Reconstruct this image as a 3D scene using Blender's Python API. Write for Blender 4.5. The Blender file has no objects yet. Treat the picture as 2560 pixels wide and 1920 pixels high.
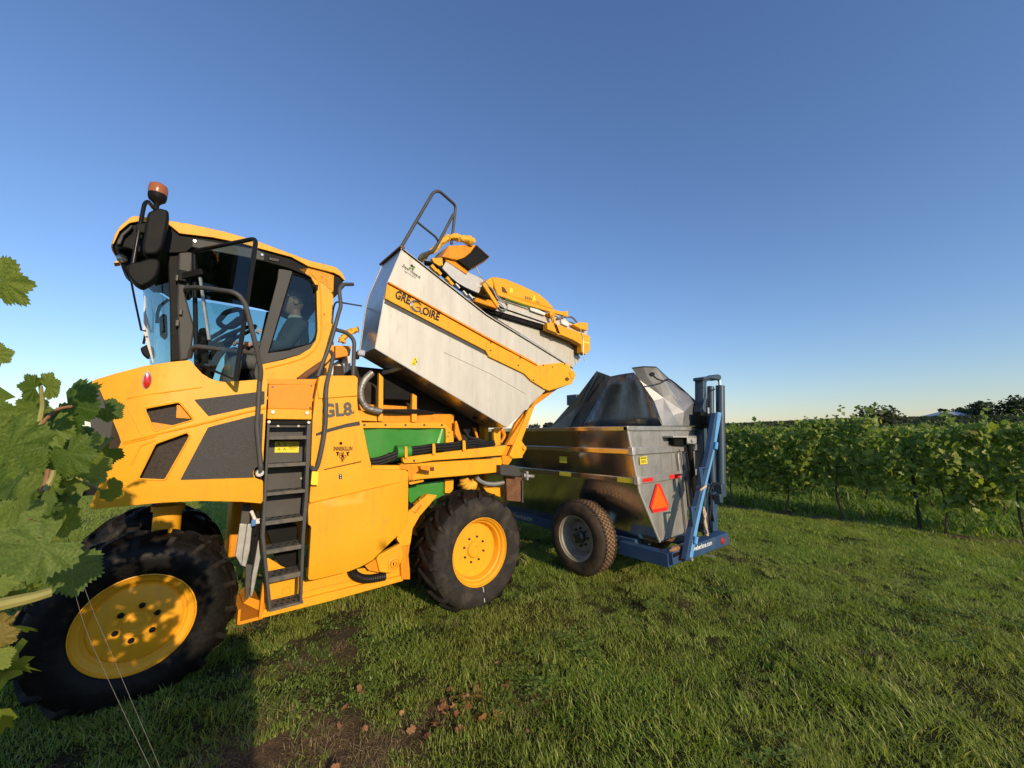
import bpy, bmesh, math, random
import numpy as np
from mathutils import Vector, Matrix
from mathutils.geometry import delaunay_2d_cdt

random.seed(7)
RNG = np.random.default_rng(11)
scene = bpy.context.scene

# ------------------------------------------------------------------ camera
# axes: x towards the rear of the harvester, y away from the photographer, z up
CAM = np.array([-2.45, -3.44, 1.744])
FPX, PITCH, ROLL, HEAD = 970.0, 0.1245, -0.006, math.radians(50)
_d = np.array([math.sin(HEAD), math.cos(HEAD), 0]); _n = np.array([math.cos(HEAD), -math.sin(HEAD), 0])
_M = np.array([_d, -_n, [0, 0, 1]])
_fw = np.array([0, math.cos(PITCH), math.sin(PITCH)]); _up = np.array([0, -math.sin(PITCH), math.cos(PITCH)])
_rt = np.array([1., 0, 0])
FW = _M @ _fw
RT = _M @ (math.cos(ROLL) * _rt + math.sin(ROLL) * _up)
UP = _M @ (-math.sin(ROLL) * _rt + math.cos(ROLL) * _up)
cam_data = bpy.data.cameras.new('camera'); cam = bpy.data.objects.new('camera', cam_data)
scene.collection.objects.link(cam)
cam_data.sensor_width = 36.0; cam_data.lens = 36.0 * FPX / 2560.0
cam_data.clip_start = 0.05; cam_data.clip_end = 3000
mw = Matrix.Identity(4)
for i in range(3):
    mw[i][0] = RT[i]; mw[i][1] = UP[i]; mw[i][2] = -FW[i]; mw[i][3] = CAM[i]
cam.matrix_world = mw
scene.camera = cam
scene.render.resolution_x, scene.render.resolution_y = 1024, 768

# ------------------------------------------------------------------ sky, sun, exposure
SUN_EL = math.radians(19)
SUN_AZ = (-0.103, -0.995)                       # where the sun stands, seen from above
world = bpy.data.worlds.new('World'); scene.world = world; world.use_nodes = True
wn = world.node_tree.nodes; wl = world.node_tree.links
sky = wn.new('ShaderNodeTexSky'); sky.sky_type = 'NISHITA'; sky.sun_disc = False
sky.sun_elevation = SUN_EL; sky.sun_rotation = math.atan2(SUN_AZ[0], SUN_AZ[1])
sky.air_density = 1.3; sky.dust_density = 0.15; sky.ozone_density = 4.2; sky.altitude = 100
wb = wn.new('ShaderNodeMix'); wb.data_type = 'RGBA'; wb.blend_type = 'MULTIPLY'; wb.inputs[0].default_value = 1; wb.inputs['B'].default_value = (.99, 1.0, 1.17, 1)   # the camera's cool white balance
wl.new(sky.outputs[0], wb.inputs['A']); wl.new(wb.outputs['Result'], wn['Background'].inputs[0]); wn['Background'].inputs[1].default_value = 0.150
sun_data = bpy.data.lights.new('sun', 'SUN'); sun_data.energy = 4.3; sun_data.angle = math.radians(0.53)
sun_data.color = (1.0, 0.80, 0.55)
sun = bpy.data.objects.new('sun', sun_data); scene.collection.objects.link(sun)
_l = Vector((-SUN_AZ[0] * math.cos(SUN_EL), -SUN_AZ[1] * math.cos(SUN_EL), -math.sin(SUN_EL)))
sun.rotation_euler = _l.to_track_quat('-Z', 'Y').to_euler()
sun.location = (-5, -20, 12)
scene.view_settings.view_transform = 'Standard'; scene.view_settings.look = 'None'
scene.view_settings.exposure = 0.0; scene.view_settings.gamma = 1.0
scene.render.engine = 'CYCLES'
scene.cycles.max_bounces = 5; scene.cycles.transparent_max_bounces = 10
scene.cycles.diffuse_bounces = 2; scene.cycles.glossy_bounces = 3; scene.cycles.transmission_bounces = 2
scene.cycles.use_light_tree = False; scene.cycles.caustics_reflective = False; scene.cycles.caustics_refractive = False

# ------------------------------------------------------------------ measuring: a point of the picture, put at its real depth
CROPS = {'A': (240, 440, .32544), 'B': (180, 860, .3255), 'C': (0, 1180, .37365), 'D': (600, 920, .39779), 'E': (860, 440, .40999),
         'F': (1260, 880, .36166), 'G': (1780, 960, .35262), 'H': (0, 600, .60258), '1': (1000, 1200, .20494), '2': (1000, 1020, .18083),
         '3': (580, 1260, .20796), '4': (640, 960, .16878), '5': (1640, 900, .13261), '6': (1340, 1180, .23508), '7': (1060, 660, .20498),
         '8': (1300, 880, .217), 'V': (0, 0, 2560 / 2212), 'S': (0, 0, 1)}
def px(k, *pts):
    o = CROPS[k]
    r = [(o[0] + o[2] * a, o[1] + o[2] * b) for a, b in pts]
    return r
def ray(p):
    return FW + (p[0] - 1280) / FPX * RT - (p[1] - 960) / FPX * UP
def at(p, x=None, y=None, z=None):
    r = ray(p)
    for i, c in enumerate((x, y, z)):
        if c is not None:
            if callable(c):
                c0 = c
                yv = 0.1
                for _ in range(6):
                    q = CAM + r * (yv - CAM[i]) / r[i]; yv = c0(q[0], q[2])
                c = yv
            return CAM + r * (c - CAM[i]) / r[i]
def ats(k, pts, **kw):
    return [at(p, **kw) for p in px(k, *pts)]
def atd(p, dist):
    r = ray(p); return CAM + r / np.linalg.norm(r) * dist
def depth_of(P): return float((np.asarray(P) - CAM) @ FW)

# ------------------------------------------------------------------ materials
MATS = {}
def mat(name, col, rough=.5, metal=0., noise=0., nscale=6., bump=0., bscale=40., coat=0., spec=.3, dirt=None, dirt_amt=0., dirt_scale=3., emit=None, stretch=None, rough_var=0., streak=None):
    m = bpy.data.materials.new(name); m.use_nodes = True
    nt = m.node_tree; N = nt.nodes; L = nt.links; b = N['Principled BSDF']
    b.inputs['Roughness'].default_value = rough; b.inputs['Metallic'].default_value = metal
    b.inputs['Specular IOR Level'].default_value = spec
    b.inputs['Coat Weight'].default_value = coat; b.inputs['Coat Roughness'].default_value = .12
    tc = N.new('ShaderNodeTexCoord'); mp = N.new('ShaderNodeMapping'); L.new(tc.outputs['Object'], mp.inputs[0])
    if stretch: mp.inputs['Scale'].default_value = stretch
    colsock = None
    if noise or dirt:
        n1 = N.new('ShaderNodeTexNoise'); n1.inputs['Scale'].default_value = nscale; n1.inputs['Detail'].default_value = 6
        n1.inputs['Roughness'].default_value = .65
        L.new(mp.outputs[0], n1.inputs[0])
        mix = N.new('ShaderNodeMix'); mix.data_type = 'RGBA'
        lo = tuple(c * (1 - noise) for c in col); hi = tuple(min(1, c * (1 + noise)) for c in col)
        mix.inputs['A'].default_value = (*lo, 1); mix.inputs['B'].default_value = (*hi, 1)
        mr = N.new('ShaderNodeMapRange'); mr.inputs[1].default_value = .3; mr.inputs[2].default_value = .7
        L.new(n1.outputs[0], mr.inputs[0]); L.new(mr.outputs[0], mix.inputs[0])
        colsock = mix.outputs['Result']
        if dirt:
            n2 = N.new('ShaderNodeTexNoise'); n2.inputs['Scale'].default_value = dirt_scale; n2.inputs['Detail'].default_value = 8
            n2.inputs['Roughness'].default_value = .7; L.new(mp.outputs[0], n2.inputs[0])
            r2 = N.new('ShaderNodeMapRange'); r2.inputs[1].default_value = .62 - .35 * dirt_amt; r2.inputs[2].default_value = .80 - .25 * dirt_amt
            r2.inputs[4].default_value = min(1, .35 + dirt_amt * .65)
            L.new(n2.outputs[0], r2.inputs[0])
            mx2 = N.new('ShaderNodeMix'); mx2.data_type = 'RGBA'; mx2.inputs['B'].default_value = (*dirt, 1)
            L.new(r2.outputs[0], mx2.inputs[0]); L.new(colsock, mx2.inputs['A']); colsock = mx2.outputs['Result']
            rr = N.new('ShaderNodeMapRange'); rr.inputs[3].default_value = rough; rr.inputs[4].default_value = min(1, rough + .35)
            L.new(r2.outputs[0], rr.inputs[0]); L.new(rr.outputs[0], b.inputs['Roughness'])
        if streak:                                   # runs of juice and dust down the sheet
            ms_ = N.new('ShaderNodeMapping'); ms_.inputs['Scale'].default_value = (16, 16, 1.1); L.new(tc.outputs['Object'], ms_.inputs[0])
            ns_ = N.new('ShaderNodeTexNoise'); ns_.inputs['Scale'].default_value = 1.0; ns_.inputs['Detail'].default_value = 5; L.new(ms_.outputs[0], ns_.inputs[0])
            rs_ = N.new('ShaderNodeMapRange'); rs_.inputs[1].default_value = .54; rs_.inputs[2].default_value = .74; rs_.inputs[4].default_value = streak[0]; L.new(ns_.outputs[0], rs_.inputs[0])
            sx_ = N.new('ShaderNodeMix'); sx_.data_type = 'RGBA'; sx_.inputs['B'].default_value = (*streak[1], 1); L.new(rs_.outputs[0], sx_.inputs[0]); L.new(colsock, sx_.inputs['A']); colsock = sx_.outputs['Result']
        L.new(colsock, b.inputs['Base Color'])
        if rough_var and not dirt:
            rr = N.new('ShaderNodeMapRange'); rr.inputs[3].default_value = max(.05, rough - rough_var); rr.inputs[4].default_value = min(1, rough + rough_var)
            L.new(n1.outputs[0], rr.inputs[0]); L.new(rr.outputs[0], b.inputs['Roughness'])
    else:
        b.inputs['Base Color'].default_value = (*col, 1)
    if bump:
        n3 = N.new('ShaderNodeTexNoise'); n3.inputs['Scale'].default_value = bscale; n3.inputs['Detail'].default_value = 3
        L.new(mp.outputs[0], n3.inputs[0])
        bp = N.new('ShaderNodeBump'); bp.inputs['Strength'].default_value = bump; bp.inputs['Distance'].default_value = .01
        L.new(n3.outputs[0], bp.inputs['Height']); L.new(bp.outputs[0], b.inputs['Normal'])
    if emit:
        b.inputs['Emission Color'].default_value = (*col, 1); b.inputs['Emission Strength'].default_value = emit
    MATS[name] = m
    return m
mat('yellow', (.85, .388, .018), .48, noise=.07, nscale=2.5, dirt=(.46, .22, .045), dirt_amt=.17, dirt_scale=7, bump=.05, bscale=7, streak=(.30, (.50, .24, .05)))
mat('yellow_worn', (.78, .30, .012), .5, noise=.10, nscale=7, dirt=(.25, .10, .03), dirt_amt=.22, dirt_scale=6, bump=.05, bscale=20, streak=(.45, (.30, .12, .035)))
mat('orange', (.78, .28, .014), .5, noise=.07, nscale=10, bump=.15, bscale=70, dirt=(.35, .12, .02), dirt_amt=.05, dirt_scale=12)
mat('steel', (.60, .57, .495), .56, metal=.30, noise=.10, nscale=3.5, bump=.03, bscale=30, stretch=(1.6, 1, .45), dirt=(.36, .32, .26), dirt_amt=.16, dirt_scale=5, streak=(.28, (.42, .38, .30)))
mat('steel_mirror', (.56, .53, .46), .30, metal=.9, noise=.15, nscale=4, bump=.03, bscale=12, rough_var=.1)
mat('steel_plain', (.55, .53, .49), .5, metal=.45, noise=.12, nscale=7, dirt=(.26, .17, .09), dirt_amt=.12, dirt_scale=5)
mat('tub_steel', (.68, .64, .57), .17, metal=.95, noise=.16, nscale=4, bump=.05, bscale=7, stretch=(1, 1.4, .3), rough_var=.09)
mat('tub_rear', (.46, .45, .42), .42, metal=.6, noise=.25, nscale=4, bump=.05, bscale=15, dirt=(.22, .19, .13), dirt_amt=.18, dirt_scale=5, streak=(.5, (.24, .21, .15)))
mat('hood_steel', (.26, .265, .27), .5, metal=.5, noise=.25, nscale=4, bump=.05, bscale=12, dirt=(.12, .10, .07), dirt_amt=.15, dirt_scale=4)
mat('wet_steel', (.20, .20, .20), .33, metal=.85, noise=.35, nscale=4, dirt=(.045, .035, .02), dirt_amt=.5, dirt_scale=2.2, stretch=(1, 1, .5))
mat('galvanised', (.46, .46, .45), .45, metal=.6, noise=.2, nscale=12)
mat('grey_paint', (.075, .073, .07), .5, noise=.15, nscale=8, dirt=(.22, .18, .12), dirt_amt=.10, dirt_scale=9)
mat('grey_cab', (.062, .062, .060), .55, noise=.12, spec=.2)
mat('grey_tread', (.10, .098, .09), .6, noise=.2, nscale=10, dirt=(.26, .19, .11), dirt_amt=.4, dirt_scale=6)
mat('grey_decal', (.075, .072, .068), .75, spec=.1, noise=.35, nscale=160, bump=.2, bscale=300)
mat('black', (.010, .010, .010), .6, spec=.12, noise=.3, nscale=10)
mat('black_gloss', (.010, .010, .011), .3, spec=.25)
mat('hose', (.014, .013, .012), .5, noise=.4, nscale=30, bump=.2, bscale=60)
mat('silver_sleeve', (.26, .25, .23), .45, metal=.5, noise=.4, nscale=25, bump=.6, bscale=50)
mat('dark_bay', (.035, .022, .014), .7, noise=.4, nscale=9)
mat('mesh_screen', (.045, .034, .027), .7, noise=.4, nscale=60)
mat('rubber', (.034, .031, .028), .85, spec=.10, noise=.3, nscale=12, bump=.2, bscale=40, dirt=(.12, .098, .070), dirt_amt=.36, dirt_scale=5)
mat('tread', (.014, .012, .010), .6, spec=.15, noise=.5, nscale=14, bump=.5, bscale=26, dirt=(.07, .048, .026), dirt_amt=.28, dirt_scale=9)
mat('rubber_wet', (.009, .008, .007), .45, spec=.15, noise=.5, nscale=14, bump=.4, bscale=26, dirt=(.035, .024, .014), dirt_amt=.2, dirt_scale=9)
mat('rubber_muddy', (.045, .033, .023), .8, noise=.3, nscale=12, bump=.25, bscale=30, dirt=(.16, .095, .052), dirt_amt=.42, dirt_scale=4)
mat('mud', (.25, .145, .075), .9, noise=.3, nscale=20, bump=.5, bscale=40)
mat('rim_white', (.30, .27, .21), .5, noise=.15, nscale=8, dirt=(.13, .085, .05), dirt_amt=.4, dirt_scale=6)
mat('blue_paint', (.030, .075, .160), .5, noise=.12, nscale=6, dirt=(.16, .12, .08), dirt_amt=.2, dirt_scale=5)
mat('blue_light', (.13, .36, .68), .4, noise=.1, nscale=6, dirt=(.10, .16, .24), dirt_amt=.12, dirt_scale=8)
mat('blue_grey', (.048, .078, .110), .42, metal=.1, noise=.15, nscale=6)
mat('chrome', (.75, .75, .76), .12, metal=1)
mat('bolt', (.12, .11, .10), .4, metal=.7)
mat('bolt_black', (.01, .01, .01), .3)
mat('red_lens', (.55, .012, .012), .15, coat=.6)
mat('red_tape', (.85, .03, .03), .35)
mat('orange_tape', (1.0, .14, .015), .4)
mat('amber', (.34, .105, .025), .25, coat=.5, noise=.1)
mat('clear_lens', (.55, .53, .52), .1, metal=.3, coat=.5)
mat('white_plastic', (.72, .71, .66), .45, noise=.1, nscale=6, dirt=(.35, .28, .18), dirt_amt=.1)
mat('warn_yellow', (.85, .70, .05), .45)
mat('print_black', (.02, .018, .016), .5)
mat('print_brown', (.13, .055, .012), .5)
mat('print_grey', (.10, .095, .08), .5)
mat('print_white', (.75, .77, .78), .5)
mat('print_faded', (.40, .43, .47), .7)
mat('leaf_print', (.10, .22, .03), .5)
mat('green_sheet', (.050, .26, .040), .38, noise=.2, nscale=3, bump=.35, bscale=5, dirt=(.16, .42, .10), dirt_amt=.12, dirt_scale=3)
mat('cloth_yellow', (.78, .42, .04), .65, noise=.2, nscale=9, bump=.5, bscale=18)
mat('green_pale', (.35, .55, .25), .5, noise=.2)
mat('rust', (.16, .075, .035), .75, noise=.4, nscale=12)
mat('skin', (.48, .27, .19), .5, noise=.08)
mat('jacket', (.085, .09, .09), .8, noise=.15, nscale=15, bump=.3, bscale=20)
mat('shirt', (.62, .62, .60), .7)
mat('cap', (.48, .43, .33), .8, noise=.5, nscale=30)
mat('trousers', (.03, .035, .05), .85)
mat('headliner', (.10, .085, .06), .85)
mat('seat_fabric', (.02, .02, .022), .85, noise=.2)
mat('rope', (.55, .42, .28), .8)
mat('blue_rag', (.10, .25, .60), .8)
mat('concrete_roof', (.55, .54, .52), .6, noise=.1)
mat('wall_white', (.60, .59, .56), .7)
mat('post_metal', (.035, .032, .03), .5, metal=.4, noise=.3)
mat('wire', (.13, .125, .12), .6, metal=.3)
mat('bark', (.11, .075, .045), .9, noise=.4, nscale=20, bump=.7, bscale=40)
mat('cane', (.28, .26, .08), .6, noise=.4, nscale=9)
mat('cane_brown', (.25, .12, .06), .6, noise=.3, nscale=9)

def glass(name, tint, refl, k=.45):
    m = bpy.data.materials.new(name); m.use_nodes = True; N = m.node_tree.nodes; L = m.node_tree.links
    N.remove(N['Principled BSDF']); out = N['Material Output']
    t = N.new('ShaderNodeBsdfTransparent'); t.inputs[0].default_value = (*tint, 1)
    g = N.new('ShaderNodeBsdfGlossy'); g.inputs['Roughness'].default_value = .02; g.inputs[0].default_value = (.9, .95, 1, 1)
    f = N.new('ShaderNodeFresnel'); f.inputs[0].default_value = 1.45
    ad = N.new('ShaderNodeMath'); ad.operation = 'MULTIPLY_ADD'; ad.inputs[1].default_value = k; ad.inputs[2].default_value = refl
    L.new(f.outputs[0], ad.inputs[0])
    mx = N.new('ShaderNodeMixShader'); L.new(ad.outputs[0], mx.inputs[0]); L.new(t.outputs[0], mx.inputs[1]); L.new(g.outputs[0], mx.inputs[2])
    L.new(mx.outputs[0], out.inputs[0]); MATS[name] = m; return m
glass('cab_glass', (.60, .76, .74), .015)
glass('door_glass', (.62, .76, .75), .01, .06)
glass('cab_glass_dark', (.64, .74, .74), .02, .25)

# ------------------------------------------------------------------ mesh helpers
COL = scene.collection
def link(o, parent=None):
    COL.objects.link(o)
    if parent is not None: o.parent = parent
    return o
def tag(o, label=None, cat=None, group=None, kind=None):
    if label: o['label'] = label
    if cat: o['category'] = cat
    if group: o['group'] = group
    if kind: o['kind'] = kind
    return o
def thing(name, label, cat, loc=(0, 0, 0), group=None):
    o = bpy.data.objects.new(name, None); o.empty_display_size = .2; o.location = loc; COL.objects.link(o)
    return tag(o, label, cat, group)
def mk(name, geo, m, parent=None, smooth=False, bevel=0., mats=None, fm=None, bseg=2):
    """geo = (verts, faces) in world coordinates -> ONE mesh object; its origin becomes its own centre"""
    v = np.array([tuple(p) for p in geo[0]], float)
    c = (v.min(0) + v.max(0)) / 2
    me = bpy.data.meshes.new(name); me.from_pydata((v - c).tolist(), [], [list(f) for f in geo[1]])
    for mm in (mats or [m]): me.materials.append(MATS[mm])
    if fm is not None:
        me.polygons.foreach_set('material_index', np.array(fm, np.int32))
    me.validate(); me.update()
    bm = bmesh.new(); bm.from_mesh(me); bmesh.ops.recalc_face_normals(bm, faces=bm.faces); bm.to_mesh(me); bm.free()
    if smooth:
        me.shade_smooth(); me.set_sharp_from_angle(angle=math.radians(38))
    o = bpy.data.objects.new(name, me)
    pl = Vector(parent_world(parent)) if parent is not None else Vector((0, 0, 0))
    o.location = Vector(c) - pl
    link(o, parent)
    if bevel:
        b = o.modifiers.new('bevel', 'BEVEL'); b.width = bevel; b.segments = bseg; b.limit_method = 'ANGLE'; b.angle_limit = math.radians(30)
        b.harden_normals = bool(smooth)
        if not smooth:
            me.shade_smooth(); me.set_sharp_from_angle(angle=math.radians(50))
    return o
def parent_world(p):
    v = Vector((0, 0, 0))
    while p is not None:
        v += p.location; p = p.parent
    return v
def join(*gs):
    V = []; F = []
    for g in gs:
        n = len(V); V += [tuple(p) for p in g[0]]; F += [[i + n for i in f] for f in g[1]]
    return V, F
def box(c, s, rot=None):
    c = np.array(c, float); h = np.array(s, float) / 2
    v = np.array([(sx, sy, sz) for sx in (-1, 1) for sy in (-1, 1) for sz in (-1, 1)], float) * h
    if rot is not None: v = v @ np.array(rot).T
    v = v + c
    return v.tolist(), [(0, 1, 3, 2), (4, 6, 7, 5), (0, 4, 5, 1), (2, 3, 7, 6), (0, 2, 6, 4), (1, 5, 7, 3)]
def boxmm(a, b):
    a = np.array(a, float); b = np.array(b, float); return box((a + b) / 2, np.abs(b - a))
def bar(p, q, w, h, up=(0, 0, 1)):
    p = np.array(p, float); q = np.array(q, float); d = q - p; L = np.linalg.norm(d); d /= L
    u = np.array(up, float); s = np.cross(d, u)
    if np.linalg.norm(s) < 1e-4: s = np.cross(d, (1., 0, 0))
    s /= np.linalg.norm(s); u = np.cross(s, d)
    return box((p + q) / 2, (L, w, h), np.stack([d, s, u], 1))
def prism(pts, vec):
    n = len(pts); v = [tuple(p) for p in pts] + [tuple(np.array(p) + vec) for p in pts]
    f = [list(range(n)), list(range(2 * n - 1, n - 1, -1))] + [(i, i + n, (i + 1) % n + n, (i + 1) % n) for i in range(n)]
    return v, f
def tube(path, r, n=10, close=False, cap=True):
    P = [np.array(p, float) for p in path]; m = len(P); V = []; F = []
    rs = r if hasattr(r, '__len__') else [r] * m
    prev = None
    for i, p in enumerate(P):
        t = P[min(i + 1, m - 1)] - P[max(i - 1, 0)]
        t = t / (np.linalg.norm(t) + 1e-12)
        if prev is None:
            a = np.cross(t, (0, 0, 1.)); a = a if np.linalg.norm(a) > .05 else np.cross(t, (1., 0, 0))
        else:
            a = prev - t * (prev @ t)
        a /= np.linalg.norm(a); b = np.cross(t, a); prev = a
        for k in range(n):
            th = 2 * math.pi * k / n
            V.append(p + rs[i] * (math.cos(th) * a + math.sin(th) * b))
    for i in range(m - 1):
        for k in range(n):
            F.append((i * n + k, i * n + (k + 1) % n, (i + 1) * n + (k + 1) % n, (i + 1) * n + k))
    if cap:
        F.append(list(range(n - 1, -1, -1))); F.append([(m - 1) * n + k for k in range(n)])
    return V, F
def smoothpath(pts, r=.05, n=5):
    """round the corners of a polyline"""
    P = [np.array(p, float) for p in pts]; out = [P[0]]
    for i in range(1, len(P) - 1):
        a, b, c = P[i - 1], P[i], P[i + 1]
        la, lc = np.linalg.norm(a - b), np.linalg.norm(c - b)
        k = min(r, la * .48, lc * .48)
        p0 = b + (a - b) / la * k; p1 = b + (c - b) / lc * k
        for j in range(n + 1):
            t = j / n; out.append((1 - t) ** 2 * p0 + 2 * t * (1 - t) * b + t * t * p1)
    out.append(P[-1]); return out
def spline(pts, n=8):
    P = [np.array(p, float) for p in pts]; P = [2 * P[0] - P[1]] + P + [2 * P[-1] - P[-2]]; out = []
    for i in range(1, len(P) - 2):
        for j in range(n):
            t = j / n
            out.append(.5 * ((2 * P[i]) + (-P[i - 1] + P[i + 1]) * t + (2 * P[i - 1] - 5 * P[i] + 4 * P[i + 1] - P[i + 2]) * t ** 2 + (-P[i - 1] + 3 * P[i] - 3 * P[i + 1] + P[i + 2]) * t ** 3))
    out.append(P[-2]); return out
def rnd(pts, r, n=4):
    """round the corners of a closed polygon (2-D)"""
    P = [np.array(p, float) for p in pts]; m = len(P); out = []
    for i in range(m):
        a, b, c = P[i - 1], P[i], P[(i + 1) % m]
        la, lc = np.linalg.norm(a - b), np.linalg.norm(c - b); k = min(r, la * .45, lc * .45)
        p0 = b + (a - b) / la * k; p1 = b + (c - b) / lc * k
        for j in range(n + 1):
            t = j / n; out.append(tuple((1 - t) ** 2 * p0 + 2 * t * (1 - t) * b + t * t * p1))
    return out
def lathe(prof, c, axis='y', n=40, close=False):
    """prof = [(radius, along)], turned about the axis through c"""
    V = []; F = []; m = len(prof)
    for k in range(n):
        th = 2 * math.pi * k / n; cs, sn = math.cos(th), math.sin(th)
        for r, a in prof:
            if axis == 'y': V.append((c[0] + r * cs, c[1] + a, c[2] + r * sn))
            elif axis == 'x': V.append((c[0] + a, c[1] + r * cs, c[2] + r * sn))
            else: V.append((c[0] + r * cs, c[1] + r * sn, c[2] + a))
    for k in range(n):
        k2 = (k + 1) % n
        for i in range(m - 1 + (1 if close else 0)):
            F.append((k * m + i, k * m + (i + 1) % m, k2 * m + (i + 1) % m, k2 * m + i))
    return V, F
def inside(p, poly):
    x, y = p; r = False; n = len(poly); j = n - 1
    for i in range(n):
        xi, yi = poly[i]; xj, yj = poly[j]
        if (yi > y) != (yj > y) and x < (xj - xi) * (y - yi) / (yj - yi + 1e-15) + xi: r = not r
        j = i
    return r
def sheet(outline, Y, t, holes=(), res=None):
    """a panel parallel to the side of the machine: outline in picture points, depth Y (number or function), thickness t, real holes"""
    yf = Y if callable(Y) else (lambda x, z: Y)
    loops = [[at(p, y=yf) for p in outline]] + [[at(p, y=yf) for p in h] for h in holes]
    L2 = [[(q[0], q[2]) for q in l] for l in loops]
    v = []; e = []
    for l in L2:
        n0 = len(v); v += [Vector(p) for p in l]; e += [(n0 + i, n0 + (i + 1) % len(l)) for i in range(len(l))]
    if res:
        xs = [p[0] for p in L2[0]]; zs = [p[1] for p in L2[0]]
        for gx in np.arange(min(xs) + res / 2, max(xs), res):
            for gz in np.arange(min(zs) + res / 2, max(zs), res):
                p = (gx, gz)
                if inside(p, L2[0]) and not any(inside(p, h) for h in L2[1:]):
                    if min(min((gx - q[0]) ** 2 + (gz - q[1]) ** 2 for q in l) for l in L2) > (res * .4) ** 2: v.append(Vector(p))
    r = delaunay_2d_cdt(v, e, [], 0, 1e-6)
    V2 = [tuple(p) for p in r[0]]; T = []
    for f in r[2]:
        c = (sum(V2[i][0] for i in f) / 3, sum(V2[i][1] for i in f) / 3)
        if inside(c, L2[0]) and not any(inside(c, h) for h in L2[1:]): T.append(tuple(f))
    n = len(V2); V = [(p[0], yf(*p), p[1]) for p in V2]; V += [(a, b + t, c) for a, b, c in V]
    ec = {}
    for f in T:
        for i in range(3):
            a, b = f[i], f[(i + 1) % 3]
            if (b, a) in ec: ec.pop((b, a))
            else: ec[(a, b)] = 1
    F = [f for f in T] + [(f[2] + n, f[1] + n, f[0] + n) for f in T] + [(a, b, b + n, a + n) for a, b in ec]
    return V, F
def plate(k, pts, y, t, r=0):
    p = px(k, *pts)
    if r: p = rnd(p, r)
    return prism([at(q, y=y) for q in p], (0, t, 0))
def lettering(name, txt, p0, p1, m, parent, h=None, thick=.0015, bold=0., shear=0., up=(0, 0, 1), lift=None):
    """flat letters from baseline start p0 to baseline end p1 (world points)"""
    cu = bpy.data.curves.new('t', 'FONT'); cu.body = txt; cu.offset = bold; cu.extrude = 0; cu.shear = shear; cu.resolution_u = 3
    ob = bpy.data.objects.new('t', cu); COL.objects.link(ob)
    dg = bpy.context.evaluated_depsgraph_get(); me = bpy.data.meshes.new_from_object(ob.evaluated_get(dg))
    bpy.data.objects.remove(ob); bpy.data.curves.remove(cu)
    v = np.array([w.co[:] for w in me.vertices]); fs = [list(p.vertices) for p in me.polygons]
    bpy.data.meshes.remove(me)
    p0 = np.array(p0, float); p1 = np.array(p1, float); w = v[:, 0].max() - v[:, 0].min(); s = np.linalg.norm(p1 - p0) / w
    r = (p1 - p0) / np.linalg.norm(p1 - p0); u = np.array(up, float); u = u - r * (u @ r); u /= np.linalg.norm(u); nn = np.cross(r, u)
    hs = s if h is None else h / .72
    V = [p0 + r * (a[0] - v[:, 0].min()) * s + u * a[1] * hs + nn * .0025 for a in v]
    nV = len(V); V2 = V + [q - nn * .004 for q in V]
    return mk(name, (V2, fs), m, parent)
def jitter(g, a, seed=1):
    r_ = np.random.default_rng(seed); return [tuple(np.array(p) + r_.normal(0, a, 3)) for p in g[0]], g[1]
def disc(c, r, depth=.01, n=16, axis='y'):
    s = -1
    return lathe([(0.0001, s * depth), (r * .85, s * depth), (r, s * depth * .4), (r, .004)], c, axis, n)
# ================================================================== the harvester
HV = thing('grape_harvester', 'tall yellow grape harvester with glazed cab and raised steel hopper, parked on the grass', 'harvester', (-1.3, 1.2, 0))
def H(name, geo, m, parent=None, **k): return mk(name, geo, m, parent or HV, **k)

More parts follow.
